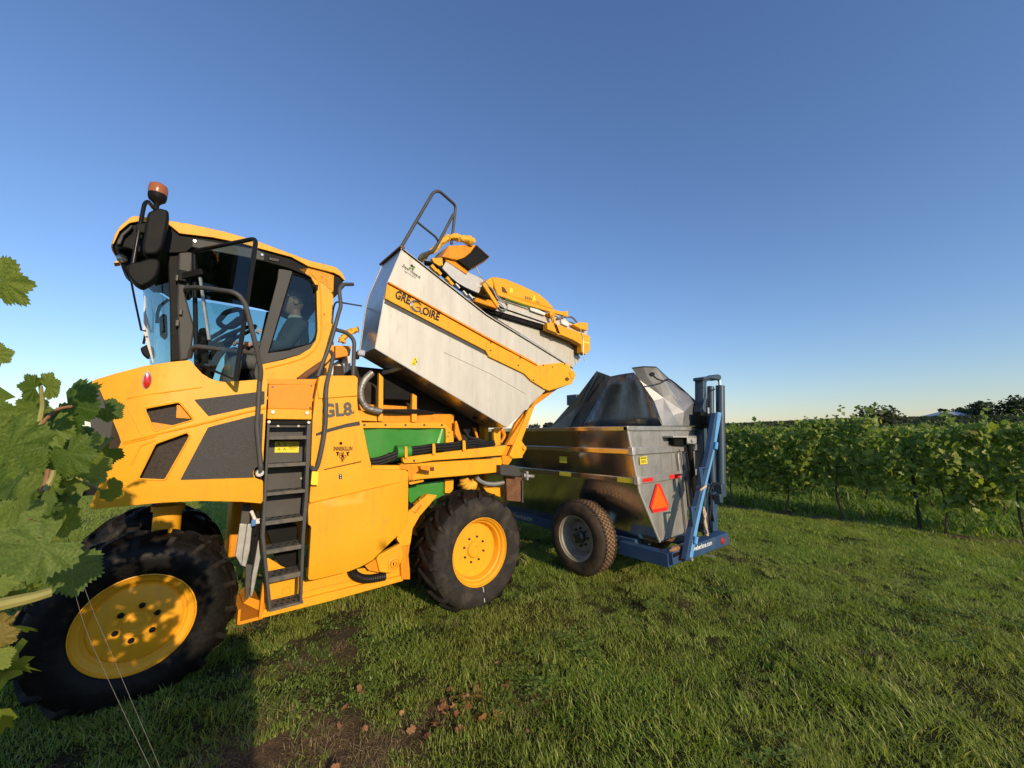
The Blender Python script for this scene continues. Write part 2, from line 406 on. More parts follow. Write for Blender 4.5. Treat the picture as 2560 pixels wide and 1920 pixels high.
# ---- wheels
def ag_tyre(c, R, Rr, width, lugs, m, parent, flat=None, sgn=1, hand=1):
    """c = centre on the outer rim plane; the tyre runs sgn * width inwards along y"""
    w = width; rs = R - .038
    prof = [(Rr - .012, .035), (Rr + .004, .004), (Rr + .03, -.012), (Rr + .10, -.03), (rs - .06, -.022), (rs - .015, .012), (rs, .05),
            (rs + .008, w * .3), (rs + .012, w * .5), (rs + .008, w * .7), (rs, w - .05), (rs - .015, w - .012), (rs - .06, w + .022), (Rr + .10, w + .03), (Rr + .03, w + .012), (Rr + .004, w - .004), (Rr - .012, w - .035)]
    parts = [lathe([(r, sgn * a) for r, a in prof], c, 'y', 64)]
    for s in (0, 1):
        for k in range(lugs):
            th0 = 2 * math.pi * (k + .5 * s) / lugs
            # path over the tread from the middle to the shoulder and down the sidewall
            ys = [w * .52, w * .40, w * .26, w * .13, w * .03, -.012, -.020]; rr = [rs + .006, rs + .004, rs, rs - .004, rs - .012, rs - .045, rs - .085]
            hh = [.034, .036, .038, .038, .034, .018, .002]; dth = [0, .07, .15, .21, .25, .28, .30]; ww = [.030, .030, .032, .036, .042, .042, .040]
            V = []; F = []
            for a, r, h, dt, wd in zip(ys, rr, hh, dth, ww):
                y = a if s == 0 else w - a
                y *= sgn
                for (dr, da) in ((-.02, -wd / R * .62), (h, -wd / R * .42), (h, wd / R * .42), (-.02, wd / R * .62)):
                    th = th0 + hand * dt + da; V.append((c[0] + (r + dr) * math.cos(th), c[1] + y, c[2] + (r + dr) * math.sin(th)))
            for i in range(len(ys) - 1):
                for j in range(3): F.append((i * 4 + j, i * 4 + j + 1, i * 4 + 5 + j, i * 4 + 4 + j))
            F.append((0, 1, 2, 3)); F.append(tuple(len(ys) * 4 - 4 + j for j in (3, 2, 1, 0)))
            parts.append((V, F))
    nc = len(parts[0][1]); V, F = join(*parts); fm = []
    for f in F[:nc]:
        rr_ = sum(math.hypot(V[i][0] - c[0], V[i][2] - c[2]) for i in f) / len(f); fm.append(1 if rr_ > rs - .012 else 0)
    fm += [1] * (len(F) - nc)
    if flat is not None: V = [(a, b, max(z, flat + .0 * a)) for a, b, z in V]
    return mk('tyre', (V, F), m, parent, smooth=True, mats=[m, 'tread'], fm=fm)
def wheel_rear(c, sgn, main):
    w = bpy.data.objects.new('wheel', None); w.location = Vector(c) - HV.location; link(w, HV)
    ag_tyre(c, .60, .335, .42, 19, 'rubber', w, flat=-.03, sgn=sgn, hand=1)
    prof = [(.318, .05), (.326, .012), (.336, -.006), (.342, -.004), (.338, .008), (.318, .016), (.306, .034), (.302, .055), (.287, .062), (.277, .085), (.270, .125), (.262, .132), (.1, .128), (.085, .127), (.083, .112), (.076, .104), (.04, .100), (.034, .106), (.0005, .108)]
    mk('rim', lathe([(r, sgn * a) for r, a in prof], c, 'y', 64), 'yellow', w, smooth=True)
    if main:
        for k in range(8):
            a = 2 * math.pi * (k + .5) / 8 + .1
            q = (c[0] + .128 * math.cos(a), c[1] + .127, c[2] + .128 * math.sin(a))
            mk('bolt', join(disc(q, .013, .008, 8), disc((q[0], q[1] - .006, q[2]), .008, .016, 6)), 'bolt', w)
        mk('valve_stem', tube([(c[0] + .02, c[1] - .005, c[2] - .345), (c[0] + .025, c[1] - .012, c[2] - .36), (c[0] + .03, c[1] - .03, c[2] - .49)], .004, 6), 'white_plastic', w)
    return w
wheel_rear((0, 0, .518), 1, True)
wheel_rear((0, 2.40, .518), -1, False)
def wheel_front(c, sgn, main):
    w = bpy.data.objects.new('wheel', None); w.location = Vector(c) - HV.location; link(w, HV)
    ag_tyre(c, .572, .308, .36, 18, 'rubber_wet', w, flat=-.03, sgn=sgn)
    prof = [(.292, .05), (.300, .012), (.309, -.004), (.315, -.002), (.309, .008), (.296, .012), (.288, .022), (.268, .028), (.258, .045), (.246, .050), (.240, .040), (.232, .034), (.090, .030), (.088, .020), (.080, .020), (.076, .028), (.05, .026), (.045, .030), (.0005, .026)]
    mk('rim', lathe([(r, sgn * a) for r, a in prof], c, 'y', 64), 'yellow', w, smooth=True)
    if main:
        for k in range(6):
            a = 2 * math.pi * k / 6 + .35
            q = (c[0] + .108 * math.cos(a), c[1] + .03, c[2] + .108 * math.sin(a))
            mk('bolt', join(disc(q, .018, .012, 10), disc((q[0], q[1] - .01, q[2]), .011, .012, 8)), 'bolt_black', w)
    return w
wheel_front((-2.60, .318, .482), 1, True)
wheel_front((-2.60, 2.08, .482), -1, False)
H('front_leg', lathe([(.085, 0), (.085, .62), (.10, .62), (.10, .66)], (-2.50, .62, .55), 'z', 20), 'yellow', smooth=True)
H('front_leg', lathe([(.085, 0), (.085, .62), (.10, .62), (.10, .66)], (-2.50, 1.80, .55), 'z', 20), 'yellow', smooth=True)
H('front_axle', boxmm((-2.62, .52, .40), (-2.45, .80, .58)), 'dark_bay', bevel=.01)

# ---- engine cover
def Yh(x, z): return .07 + .16 * max(0, (-2.50 - x) / .42) ** 2 + .03 * ((z - 1.65) / .45) ** 2
hood_out = px('B', (135, 300), (180, 272), (330, 227), (560, 167), (780, 135), (895, 125), (915, 132), (945, 168), (1000, 228), (1055, 262), (1110, 283), (1170, 291), (1300, 283), (1440, 272), (1494, 268), (1504, 285), (1492, 500), (1474, 800), (1468, 925), (1440, 930), (1408, 950), (1394, 990), (1405, 1025), (1435, 1040), (1460, 1045), (1468, 1060), (1466, 1205), (1452, 1224),
              (1300, 1212), (1000, 1205), (700, 1218), (400, 1246), (180, 1270), (150, 1264), (140, 1240), (200, 1100), (290, 920), (368, 775), (376, 752), (360, 700), (285, 520), (212, 350), (190, 328), (150, 330))
win1 = rnd(px('B', (555, 495), (825, 445), (938, 582), (632, 672)), 8)
win2 = rnd(px('B', (640, 765), (885, 678), (908, 705), (715, 1046), (505, 1036)), 7)
hood = H('engine_cover', sheet(hood_out, Yh, .035, [win1, win2], res=.09), 'yellow', smooth=True, bevel=.008)
def Yd(x, z): return Yh(x, z) - .004
H('grey_panel', sheet(rnd(px('B', (938, 428), (1480, 361), (1478, 462), (1048, 554)), 3), Yd, .008, res=.1), 'grey_decal', hood)
H('grey_panel', sheet(rnd(px('B', (1045, 640), (1470, 532), (1452, 940), (1415, 945), (1388, 985), (1398, 1025), (832, 1044)), 3), Yd, .008, res=.1), 'grey_decal', hood)
def ridge(k, pts, r=.007, m='yellow', parent=None, f=Yh, off=0):
    P = [np.array(at(p, y=f)) + (0, off, 0) for p in px(k, *pts)]
    return H('ridge', tube(spline(P, 4), r, 6), m, parent or hood, smooth=True)
ridge('B', [(540, 700), (480, 580), (418, 455), (420, 425), (450, 410), (700, 372), (900, 345), (1000, 332)], .005)
ridge('B', [(392, 752), (560, 712), (800, 655), (1040, 600), (1250, 545), (1488, 490)], .010)
ridge('B', [(398, 768), (560, 730), (650, 705)], .006)
ridge('B', [(455, 930), (525, 790), (560, 770), (640, 742)], .005)
# frame of the windows
for w_ in (win1, win2):
    P = [np.array(at(p, y=Yh)) for p in w_]; H('window_trim', tube(P + [P[0], P[1]], .006, 6), 'yellow', hood, smooth=True)
# what shows behind the openings
H('screen', sheet(win1, lambda x, z: Yh(x, z) + .05, .01), 'mesh_screen')
H('screen', sheet(win2, lambda x, z: Yh(x, z) + .05, .01), 'mesh_screen')
H('screen_bracket', plate('B', [(805, 470), (840, 470), (925, 575), (800, 568)], .115, .004), 'yellow_worn')
H('screen_bracket', plate('B', [(612, 600), (800, 628), (650, 666), (630, 662)], .115, .004), 'yellow_worn')
H('engine_bay', boxmm((-2.82, .24, 1.32), (-1.98, 2.2, 2.0)), 'dark_bay')
H('chassis_front', boxmm((-2.8, .60, 1.27), (-1.95, 1.9, 1.36)), 'dark_bay')
# front grille of the cover
def Yg(x, z): return .34 + .9 * max(0, -2.80 - x)
H('front_grille', sheet(px('B', (135, 335), (185, 330), (208, 352), (285, 520), (362, 705), (374, 755), (360, 785), (285, 925), (205, 1085), (190, 1045), (150, 700), (125, 430)), .27, .03), 'grey_cab', smooth=True)
H('front_fascia', boxmm((-2.93, .36, 1.35), (-2.84, 2.0, 2.05)), 'black')
H('front_corner', plate('B', [(88, 330), (105, 312), (135, 300), (150, 330), (128, 345), (125, 420), (100, 420)], .30, .1), 'yellow', bevel=.01)
H('hood_top', prism([at(p, y=.25) for p in px('B', (180, 280), (330, 236), (560, 178), (780, 147), (890, 137), (930, 175), (1000, 240), (1060, 272), (1100, 300), (300, 330))], (0, 1.9, 0)), 'yellow', bevel=.02)
lt = at(px('B', (577, 280))[0], y=Yh)
lamp = H('side_lamp', ([(lt[0] + .025 * math.cos(a) * s, lt[1] - dy, lt[2] + .060 * math.sin(a) * s) for s, dy in ((1, -.01), (1, .008), (.8, .016), (.3, .02)) for a in np.linspace(0, 2 * math.pi, 20, endpoint=False)],
    [(i * 20 + j, i * 20 + (j + 1) % 20, i * 20 + 20 + (j + 1) % 20, i * 20 + 20 + j) for i in range(3) for j in range(20)] + [list(range(60, 80))]), 'clear_lens', smooth=True)
H('red_lens', ([(lt[0] + .021 * math.cos(a) * s + .001, lt[1] - dy, lt[2] - .002 + .053 * math.sin(a) * s) for s, dy in ((1, .012), (.8, .024), (.3, .027)) for a in np.linspace(0, 2 * math.pi, 16, endpoint=False)],
    [(i * 16 + j, i * 16 + (j + 1) % 16, i * 16 + 16 + (j + 1) % 16, i * 16 + 16 + j) for i in range(2) for j in range(16)] + [list(range(32, 48))]), 'red_lens', lamp, smooth=True)

# ---- platform and orange cover above the ladder
H('platform', join(boxmm((-2.0, .16, 2.015), (-1.30, .75, 2.04)), plate('B', [(1498, 272), (1885, 268), (1865, 312), (1508, 310)], .15, .02)), 'yellow_worn', bevel=.004)
oc = H('orange_cover', plate('4', [(188, 8), (872, 5), (868, 50), (838, 180), (824, 372), (178, 360)], .135, .02, r=1.5), 'orange', bevel=.003)
for p in ((248, 42), (820, 25), (803, 352)): H('screw', disc(at(px('4', p)[0], y=.134), .008, .005, 10), 'bolt', oc)
lb = H('ladder_bracket', plate('4', [(176, 362), (830, 377), (828, 528), (163, 520)], .12, .08), 'yellow', bevel=.006)
for p in ((247, 415), (752, 428)): H('bolt', disc(at(px('4', p)[0], y=.118), .016, .014, 14), 'chrome', lb)

# ---- ladder
lad = bpy.data.objects.new('ladder', None); lad.location = Vector((-1.82, .1, .45)) - HV.location; link(lad, HV)
YL = .06
def LP(k, p, y=YL): return np.array(at(px(k, p)[0], y=y))
def strip(pl, pr, y0, t, name='rail', m='grey_paint', par=None, bev=.004):
    """flat bar between two edges drawn in the picture"""
    pts = [at(p, y=y0) for p in pl] + [at(p, y=y0) for p in reversed(pr)]
    return H(name, prism(pts, (0, t, 0)), m, par, bevel=bev)
L_o = px('4', (172, 540), (115, 1659)) + px('3', (352, 385), (440, 1285)); L_i = px('4', (207, 560), (160, 1659)) + px('3', (396, 385), (480, 1270))
R_i = px('4', (757, 560), (722, 1659)) + px('3', (838, 385), (812, 1195)); R_o = px('4', (822, 545), (775, 1659)) + px('3', (880, 385), (845, 1188))
strip(L_o, L_i, YL, .06, 'ladder_rail', 'grey_paint', lad); strip(R_i, R_o, YL, .06, 'ladder_rail', 'grey_paint', lad)
STEPS = [('4', (205, 768), (752, 766), (752, 820), (203, 822)), ('4', (190, 1186), (742, 1156), (738, 1208), (186, 1240)), ('4', (165, 1606), (722, 1560), (718, 1612), (160, 1656)),
         ('3', (400, 212), (852, 150), (848, 200), (398, 262)), ('3', (410, 556), (842, 487), (840, 540), (408, 605)), ('3', (440, 880), (826, 825), (824, 878), (446, 945)), ('3', (475, 1252), (842, 1178), (840, 1196), (470, 1276))]
for i, (k, a, b, c_, d_) in enumerate(STEPS):
    q = [at(p, y=YL + .004) for p in px(k, a, b, c_, d_)]
    dep = .20
    z = (q[0][2] + q[1][2]) / 2
    x0, x1 = min(q[0][0], q[3][0]) - .01, max(q[1][0], q[2][0]) + .01; zt = z; hb = max(.02, abs(z - (q[2][2] + q[3][2]) / 2))
    tread = join(boxmm((x0, YL + .004, zt - hb), (x1, YL + .02, zt)), boxmm((x0, YL + .02, zt - .012), (x1, YL + dep, zt - .004)))
    st = H('step', tread, 'grey_tread', lad, bevel=.002)
    hv = []
    for r_ in range(2):
        for c in range(4):
            hv.append(lathe([(.0001, .0), (.010, .0), (.010, -.004)], (x0 + .05 + (x1 - x0 - .08) * (c + .5 * r_) / 3.6, YL + .07 + .07 * r_, zt - .0015), 'z', 8))
    for g_ in hv: H('tread_hole', g_, 'black', lad)
H('ladder_back', plate('4', [(190, 560), (790, 560), (700, 1640), (150, 1640)], .255, .012), 'grey_paint', lad)
H('ladder_back', plate('D', [(165, 800), (395, 790), (390, 930), (160, 960)], .255, .012), 'grey_paint', lad)
H('ladder_top_bar', plate('4', [(180, 540), (815, 545), (815, 598), (190, 598)], .08, .03), 'black', lad)
for p in ((190, 562), (778, 570)): H('bolt', disc(at(px('4', p)[0], y=.05), .013, .012, 10), 'chrome', lad)
for p in ((325, 625), (628, 625), (675, 1395)): H('bolt', disc(at(px('4', p)[0], y=.253), .012, .008, 10), 'galvanised', lad)
wl_ = H('warning_label', plate('4', [(282, 855), (640, 850), (632, 1015), (275, 1015)], .250, .003), 'warn_yellow', lad)
def tri_sign(k, c, s, y, par):
    P = [at(p, y=y) for p in px(k, (c[0], c[1] - s), (c[0] + s, c[1] + s * .8), (c[0] - s, c[1] + s * .8))]
    H('warning_print', join(tube(P + [P[0], P[1]], .0022, 4), tube([at(px(k, (c[0], c[1] - s * .3))[0], y=y), at(px(k, (c[0], c[1] + s * .5))[0], y=y)], .0025, 4)), 'print_black', par)
tri_sign('4', (335, 900), 33, .2485, wl_); tri_sign('4', (428, 897), 33, .2485, wl_)
for i in range(4):
    a, b = px('4', (490, 890 + 24 * i), (612 - 30 * (i == 3), 890 + 24 * i)); H('warning_print', tube([at(a, y=.2488), at(b, y=.2488)], .0016, 4), 'print_black', wl_)
for (cx_, cy_) in ((338, 970), (422, 968)):
    a, b, c = px('4', (cx_ - 18, cy_ + 12), (cx_ + 5, cy_ - 22), (cx_ + 16, cy_ + 14)); H('warning_print', tube([at(q, y=.2488) for q in (a, b, c)], .0025, 4), 'print_black', wl_)
tg = H('yellow_tag', plate('4', [(830, 1292), (925, 1300), (918, 1498), (812, 1492)], .05, .004, r=3), 'warn_yellow')

# ---- tall side cover with lettering, lower bulged cover
def Yp(x, z): return .10 + .02 * ((x + 1.3) / .5) ** 2
tall = px('D', (500, 56), (520, 50), (722, 50), (738, 62), (738, 215), (742, 262), (768, 345), (800, 500), (832, 640), (1040, 640), (1058, 655), (1057, 705), (900, 742), (440, 852), (436, 830), (452, 660), (446, 600), (456, 330), (470, 200), (482, 130))
side = H('side_cover', sheet(tall, Yp, .06, res=.12), 'yellow', smooth=True, bevel=.012)
H('side_cover_cap', sheet(px('D', (494, 195), (736, 178), (741, 62), (724, 47), (520, 47), (498, 54), (484, 130)), lambda x, z: Yp(x, z) - .012, .10), 'yellow', side, bevel=.008)
def Yl(x, z): return .055 + .05 * max(0, (x + 1.1) / .3) ** 2 + .05 * max(0, (.85 - z) / .3) ** 2
low = px('D', (432, 862), (440, 853), (900, 743), (1057, 706), (1058, 800), (1056, 960), (1042, 1002), (1000, 1045), (940, 1105), (880, 1162), (835, 1207), (760, 1250), (680, 1281), (600, 1301), (480, 1330), (440, 1335), (428, 1325), (431, 1280), (447, 1005), (444, 995), (430, 985), (428, 900))
lower = H('lower_cover', sheet(low, Yl, .07, res=.10), 'yellow', smooth=True, bevel=.014)
H('cover_edge_seal', tube([at(p, y=.12) for p in px('3', (905, 20), (905, 250), (945, 290), (940, 500), (890, 760))], .016, 6), 'black')
door = H('access_door', sheet(rnd(px('D', (530, 463), (733, 415), (778, 580), (508, 641)), 3), lambda x, z: Yp(x, z) - .005, .012, res=.15), 'yellow', side, bevel=.002)
H('door_gap', tube([at(p, y=lambda x, z: Yp(x, z) - .005) for p in px('D', (530, 638), (762, 588))], .004, 5), 'print_brown', door)
H('lock', disc(at(px('D', (634, 473))[0], y=lambda x, z: Yp(x, z) - .008), .012, .006, 12), 'black', door)
sw = H('socket', plate('D', [(622, 668), (641, 668), (641, 698), (622, 698)], .098, .02), 'black', side)
for yy in (676, 690): H('socket_pin', disc(at(px('D', (632, yy))[0], y=.096), .006, .003, 8), 'print_white', side)
H('grey_stripe', sheet(px('D', (476, 412), (478, 428), (560, 402), (660, 375), (755, 360), (750, 334), (660, 352), (560, 380)), lambda x, z: Yp(x, z) - .002, .004, res=.12), 'grey_decal', side)
def on(k, p, f=Yp, off=-.004): 
    q = np.array(at(px(k, p)[0], y=f)); q[1] += off; return q
lettering('model_lettering', 'GL8', on('4', (985, 492)), on('4', (1425, 452)), 'print_grey', side, bold=.035, h=.112)
lettering('model_lettering', '.6', on('4', (1415, 440)), on('4', (1455, 436)), 'print_brown', side, bold=.02)
lettering('owner_lettering', 'INNISKILLIN', on('4', (1143, 986), off=-.0095), on('4', (1420, 982), off=-.0095), 'print_black', side, bold=.012, h=.036)
# grape emblem under the name
def emb(pts, r=.002):
    H('emblem', tube([on('4', p, off=-.0085) for p in pts], r, 4), 'print_black', side)
def ring(cx, cy, r, n=10, rr=.0018): emb([(cx + r * math.cos(2 * math.pi * i / n), cy + r * math.sin(2 * math.pi * i / n)) for i in range(n + 1)], rr)
for i in range(5): ring(1280 + 34 * math.cos(i * math.pi / 3 + .5), 1055 + 34 * math.sin(i * math.pi / 3 + .5), 19)
for cx_, cy_ in ((1262, 1110), (1296, 1110), (1274, 1128), (1274, 1142)): ring(cx_, cy_, 9)
emb([(1265, 1030), (1295, 1030)]); emb([(1280, 1030), (1280, 1085)], .004); emb([(1265, 1085), (1295, 1085)]); emb([(1262, 1060), (1298, 1060)])
for s in (-1, 1):
    for a, b in (((70, -28), (95, -45)), ((72, -25), (60, -48)), ((70, -25), (78, 5))):
        emb([(1280 + s * a[0], 1055 + a[1]), (1280 + s * (a[0] + b[0]) / 2, 1055 + (a[1] + b[1]) / 2 - 3), (1280 + s * b[0], 1055 + b[1])], .006)

# ---- sill with conveyor trough
sill = H('sill', join(prism([at(p, y=.34) for p in px('3', (325, 1385), (420, 1362), (1200, 1165), (2062, 925), (2050, 860), (1500, 985), (850, 1145), (385, 1270))], (0, .06, 0)),
     prism([at(p, y=.37) for p in px('3', (385, 1272), (850, 1147), (1500, 987), (2050, 862), (2090, 830), (2085, 700), (1400, 800), (1250, 830), (860, 920), (700, 800), (420, 640))], (0, .03, 0))), 'yellow', bevel=.006)
H('sill_end', join(prism([at(p, y=.33) for p in px('3', (320, 1380), (330, 1300), (370, 960), (390, 960), (385, 1268), (340, 1385))], (0, .05, 0)), boxmm((-2.02, .36, .285), (-1.86, 1.0, .31)), boxmm((-2.03, .36, .29), (-2.01, 1.0, .40))), 'yellow_worn', bevel=.004)
ridge('3', [(850, 1060), (1150, 985), (1500, 905), (1900, 800)], .004, 'yellow_worn', sill, f=lambda x, z: .37)
ridge('3', [(610, 1095), (612, 1020), (640, 1005), (690, 1000), (700, 1080)], .003, 'yellow_worn', sill, f=lambda x, z: .37)
ridge('3', [(565, 1280), (570, 1265), (740, 1215), (755, 1225), (750, 1245), (570, 1290)], .003, 'yellow_worn', sill, f=lambda x, z: .34)
H('fluid_tank', plate('3', [(400, 270), (500, 240), (740, 225), (790, 260), (800, 720), (700, 765), (590, 745), (540, 690), (500, 610), (470, 480)], .33, .05, r=6), 'black', bevel=.03, smooth=True)
H('galvanised_guide', plate('3', [(95, 235), (185, 238), (130, 600), (115, 750), (40, 620)], .42, .02), 'galvanised', bevel=.004)
H('galvanised_guide', plate('3', [(190, 238), (245, 238), (215, 560), (165, 760), (112, 740), (140, 560)], .40, .02), 'galvanised', bevel=.004)
H('galvanised_guide', plate('3', [(320, 430), (345, 640), (280, 960), (245, 1110), (215, 1120), (240, 870)], .38, .03), 'galvanised', bevel=.004)
H('guide_post', plate('3', [(130, 10), (225, 10), (210, 240), (100, 240)], .44, .04), 'grey_paint', bevel=.004)
H('guide_post', plate('3', [(165, 720), (245, 735), (190, 1150), (160, 1130)], .40, .02), 'grey_paint')
H('guide_post', plate('3', [(245, 250), (330, 250), (330, 420), (240, 860), (210, 800)], .43, .03), 'black')
H('foot_bracket', plate('3', [(140, 1190), (210, 1120), (330, 1160), (320, 1280), (130, 1190)], .40, .3), 'yellow_worn', bevel=.006)
H('valve', join(box(LP('3', (290, 205), .36), (.05, .05, .04)), tube([LP('3', (230, 80), .36), LP('3', (265, 160), .36), LP('3', (290, 210), .36)], .014, 8)), 'white_plastic', bevel=.005)
H('valve_handle', box(LP('3', (258, 225), .345), (.03, .03, .05)), 'blue_rag', bevel=.006)
H('hose', tube(spline([LP('3', (300, 90), .38), LP('3', (330, 180), .36), LP('3', (290, 300), .37), LP('3', (280, 370), .38)], 6), .012, 8), 'hose', smooth=True)

# ---- corrugated hose and pivot under the lower cover
cp_ = spline([LP('3', p, .33) for p in ((1440, 760), (1455, 830), (1530, 885), (1650, 900), (1840, 868))], 14)
H('corrugated_hose', tube(cp_, [.036 + .004 * (i % 2) for i in range(len(cp_))], 12), 'hose', smooth=False)
pv = H('pivot_bracket', plate('3', [(1735, 655), (1770, 610), (2030, 475), (2050, 540), (2060, 640), (2000, 760), (1940, 828), (1860, 828), (1775, 820)], .27, .05, r=5), 'yellow', bevel=.006)
pc = at(px('3', (1945, 715))[0], y=.265)
H('pivot_pin', lathe([(.058, .01), (.058, -.004), (.048, -.008), (.046, .002), (.036, .002), (.034, -.02), (.024, -.022), (.022, .0), (.001, .0)], pc, 'y', 24), 'yellow', pv, smooth=True)
H('pivot_slot', box((pc[0] - .004, pc[1] - .004, pc[2]), (.008, .012, .03)), 'black', pv)
H('pivot_gusset', plate('3', [(1600, 745), (1735, 655), (1775, 822), (1650, 800)], .30, .03), 'yellow_worn')
H('swing_arm', plate('D', [(985, 1075), (1000, 1020), (1060, 900), (1180, 792), (1240, 800), (1200, 850), (1130, 930), (1085, 1010), (1070, 1110), (1015, 1120)], .30, .07, r=3), 'yellow', bevel=.008)
H('swing_arm_lower', plate('D', [(1015, 1115), (1070, 1105), (1060, 1180), (1068, 1260), (1070, 1330), (1015, 1330), (1010, 1230)], .33, .06), 'yellow_worn', bevel=.006)
cyl = H('ram', tube([LP('D', (1050, 858), .34), LP('D', (1100, 890), .34)], .035, 16), 'black', smooth=True)
H('ram_rod', tube([LP('D', (1030, 845), .345), LP('D', (1075, 872), .345)], .024, 12), 'chrome', cyl, smooth=True)
H('ram_head', join(tube([LP('D', (1085, 905), .33), LP('D', (1125, 855), .33)], .04, 14), box(LP('D', (1130, 840), .33), (.03, .04, .06))), 'yellow_worn', bevel=.004)
H('slotted_plate', plate('D', [(1050, 915), (1090, 935), (1080, 968), (1045, 970)], .31, .01), 'yellow_worn')

# ---- green curtain and its frame
H('curtain', sheet(px('D', (770, 378), (1292, 376), (1292, 495), (1100, 560), (830, 620)), lambda x, z: .50 + .012 * math.sin(x * 9) + .006 * math.sin(x * 23 + z * 7), .006, res=.05), 'green_sheet', smooth=True)
H('curtain', sheet(px('2', (110, 1085), (330, 1035), (624, 1000), (624, 1190), (500, 1260), (350, 1330), (130, 1340)), lambda x, z: .50 + .012 * math.sin(x * 9), .006, res=.05), 'green_sheet', smooth=True)
H('curtain_crease', prism([at(p, y=.486) for p in px('2', (500, 515), (540, 515), (598, 285), (575, 285))], (0, .004, 0)), 'green_pale')
lintel = H('lintel', plate('D', [(765, 342), (1250, 342), (1290, 350), (1340, 400), (1340, 490), (1292, 490), (1292, 378), (770, 378)], .46, .03), 'yellow', bevel=.004)
for xx in (782, 915, 1040, 1158, 1268): H('bolt', disc(at(px('D', (xx, 358))[0], y=.458), .012, .01, 8), 'bolt', lintel)
for p in ((1312, 405), (1305, 430)): H('bolt', disc(at(px('D', p)[0], y=.458), .010, .01, 8), 'bolt', lintel)
H('side_plate', plate('D', [(745, 285), (870, 292), (1090, 290), (1345, 290), (1342, 405), (1290, 350), (1250, 344), (760, 340), (745, 300)], .49, .02), 'yellow_worn', bevel=.003)
H('frame_post', plate('D', [(875, 30), (902, 60), (900, 335), (868, 335)], .44, .05), 'yellow', bevel=.004)
H('frame_post', plate('D', [(1085, 160), (1112, 175), (1112, 340), (1080, 340)], .44, .05), 'yellow', bevel=.004)
H('frame_rail', plate('D', [(740, 228), (900, 232), (1110, 245), (1110, 268), (900, 258), (740, 275)], .60, .05), 'yellow_worn', bevel=.004)
H('frame_rail', plate('D', [(740, 265), (860, 285), (862, 335), (748, 330)], .45, .02), 'yellow', bevel=.004)
H('inner_wall', boxmm((-1.35, .72, 1.0), (.2, .76, 2.45)), 'dark_bay')
H('inner_bin', plate('D', [(905, 60), (1090, 155), (1085, 205), (905, 195)], .52, .1), 'black', bevel=.01)
H('frame_post', plate('2', [(640, 300), (742, 320), (742, 505), (632, 510)], .45, .03), 'yellow', bevel=.003)
H('frame_post', plate('2', [(628, 990), (742, 985), (738, 1120), (700, 1180), (622, 1175)], .45, .03), 'yellow', bevel=.003)
H('frame_post', plate('2', [(1295, 300), (1340, 275), (1392, 275), (1392, 515), (1305, 525)], .36, .05), 'yellow', bevel=.004)
H('brace', plate('2', [(765, 180), (790, 180), (860, 440), (820, 455), (765, 360)], .40, .03), 'yellow_worn', bevel=.004)
H('brace', plate('2', [(1020, 270), (1055, 280), (1095, 440), (1065, 440)], .55, .03), 'yellow_worn', bevel=.004)
H('rear_box', boxmm((.05, .75, 1.35), (.50, 2.0, 2.0)), 'dark_bay')
H('rear_reflect_panel', boxmm((.50, .62, .75), (.56, 2.1, 2.05)), 'yellow', bevel=.01)  # yellow panel added for the trailer's steel side to reflect
H('spring_hose', tube(spline([LP('2', p, .42) for p in ((1390, 285), (1420, 330), (1440, 390), (1420, 450), (1385, 485))], 5), .03, 10), 'orange', smooth=True)

# silver sleeved hose and black hose bundles
H('sleeved_hose', tube(spline([LP('D', p, .40) for p in ((830, 30), (785, 75), (758, 140), (765, 200), (800, 250), (885, 275))], 8), .034, 12), 'silver_sleeve', smooth=True)
for i in range(3): H('hose', tube(spline([LP('D', (885, 268 + 6 * i), .40 + .02 * i), LP('D', (1000, 266 + 6 * i), .42), LP('D', (1150, 270 + 7 * i), .46), LP('D', (1330, 300), .60)], 6), .013, 8), 'hose', smooth=True)
bund = []
for i in range(7):
    a = 2 * math.pi * i / 6; o = np.array((0, .028 * math.cos(a), .030 * math.sin(a))) * (0 if i == 6 else 1)
    H('hose', tube(spline([LP('D', p, .26) + o for p in ((810, 595), (870, 588), (950, 560), (1000, 538))] + [LP('2', p, .25) + o for p in ((150, 590), (300, 575), (450, 550), (640, 535), (870, 510), (1000, 490), (1150, 510), (1290, 495))], 5), .017, 8), 'hose', smooth=True)
for i in range(4): H('hose', tube(spline([LP('2', (1280 - 10 * i, 505), .26), LP('2', (1090, 470 - 12 * i), .30), LP('2', (960 - 8 * i, 400), .36), LP('2', (880 + 25 * i, 300), .42)], 6), .016, 8), 'hose', smooth=True)
H('hose_sleeve', tube([LP('2', p, .25) for p in ((-60, 605), (40, 600), (130, 592))], .062, 12), 'green_sheet', smooth=True)

# ---- rear beams
arm = H('support_arm', plate('2', [(38, 692), (65, 682), (450, 632), (910, 576), (1480, 514), (1452, 590), (1420, 655), (900, 697), (450, 728), (270, 757), (65, 768), (42, 745)], .20, .05), 'yellow', bevel=.006)
for x_, y0_, y1_ in ((85, 530, 690), (470, 490, 640), (888, 447, 590)):
    H('hose_clip', plate('2', [(x_ - 20, y0_ + 10), (x_ - 8, y0_), (x_ + 8, y0_), (x_ + 18, y0_ + 10), (x_ + 24, y1_), (x_ - 18, y1_ + 5)], .175, .012), 'yellow', arm, bevel=.002)
H('bolt', disc(at(px('2', (195, 728))[0], y=.198), .012, .008, 8), 'bolt', arm)
beam = H('rear_beam', plate('2', [(20, 770), (300, 765), (470, 748), (1290, 702), (1300, 690), (1410, 680), (1412, 780), (1390, 800), (1388, 888), (900, 935), (330, 982), (190, 1002), (120, 1015), (120, 900)], .24, .12), 'yellow', bevel=.008)
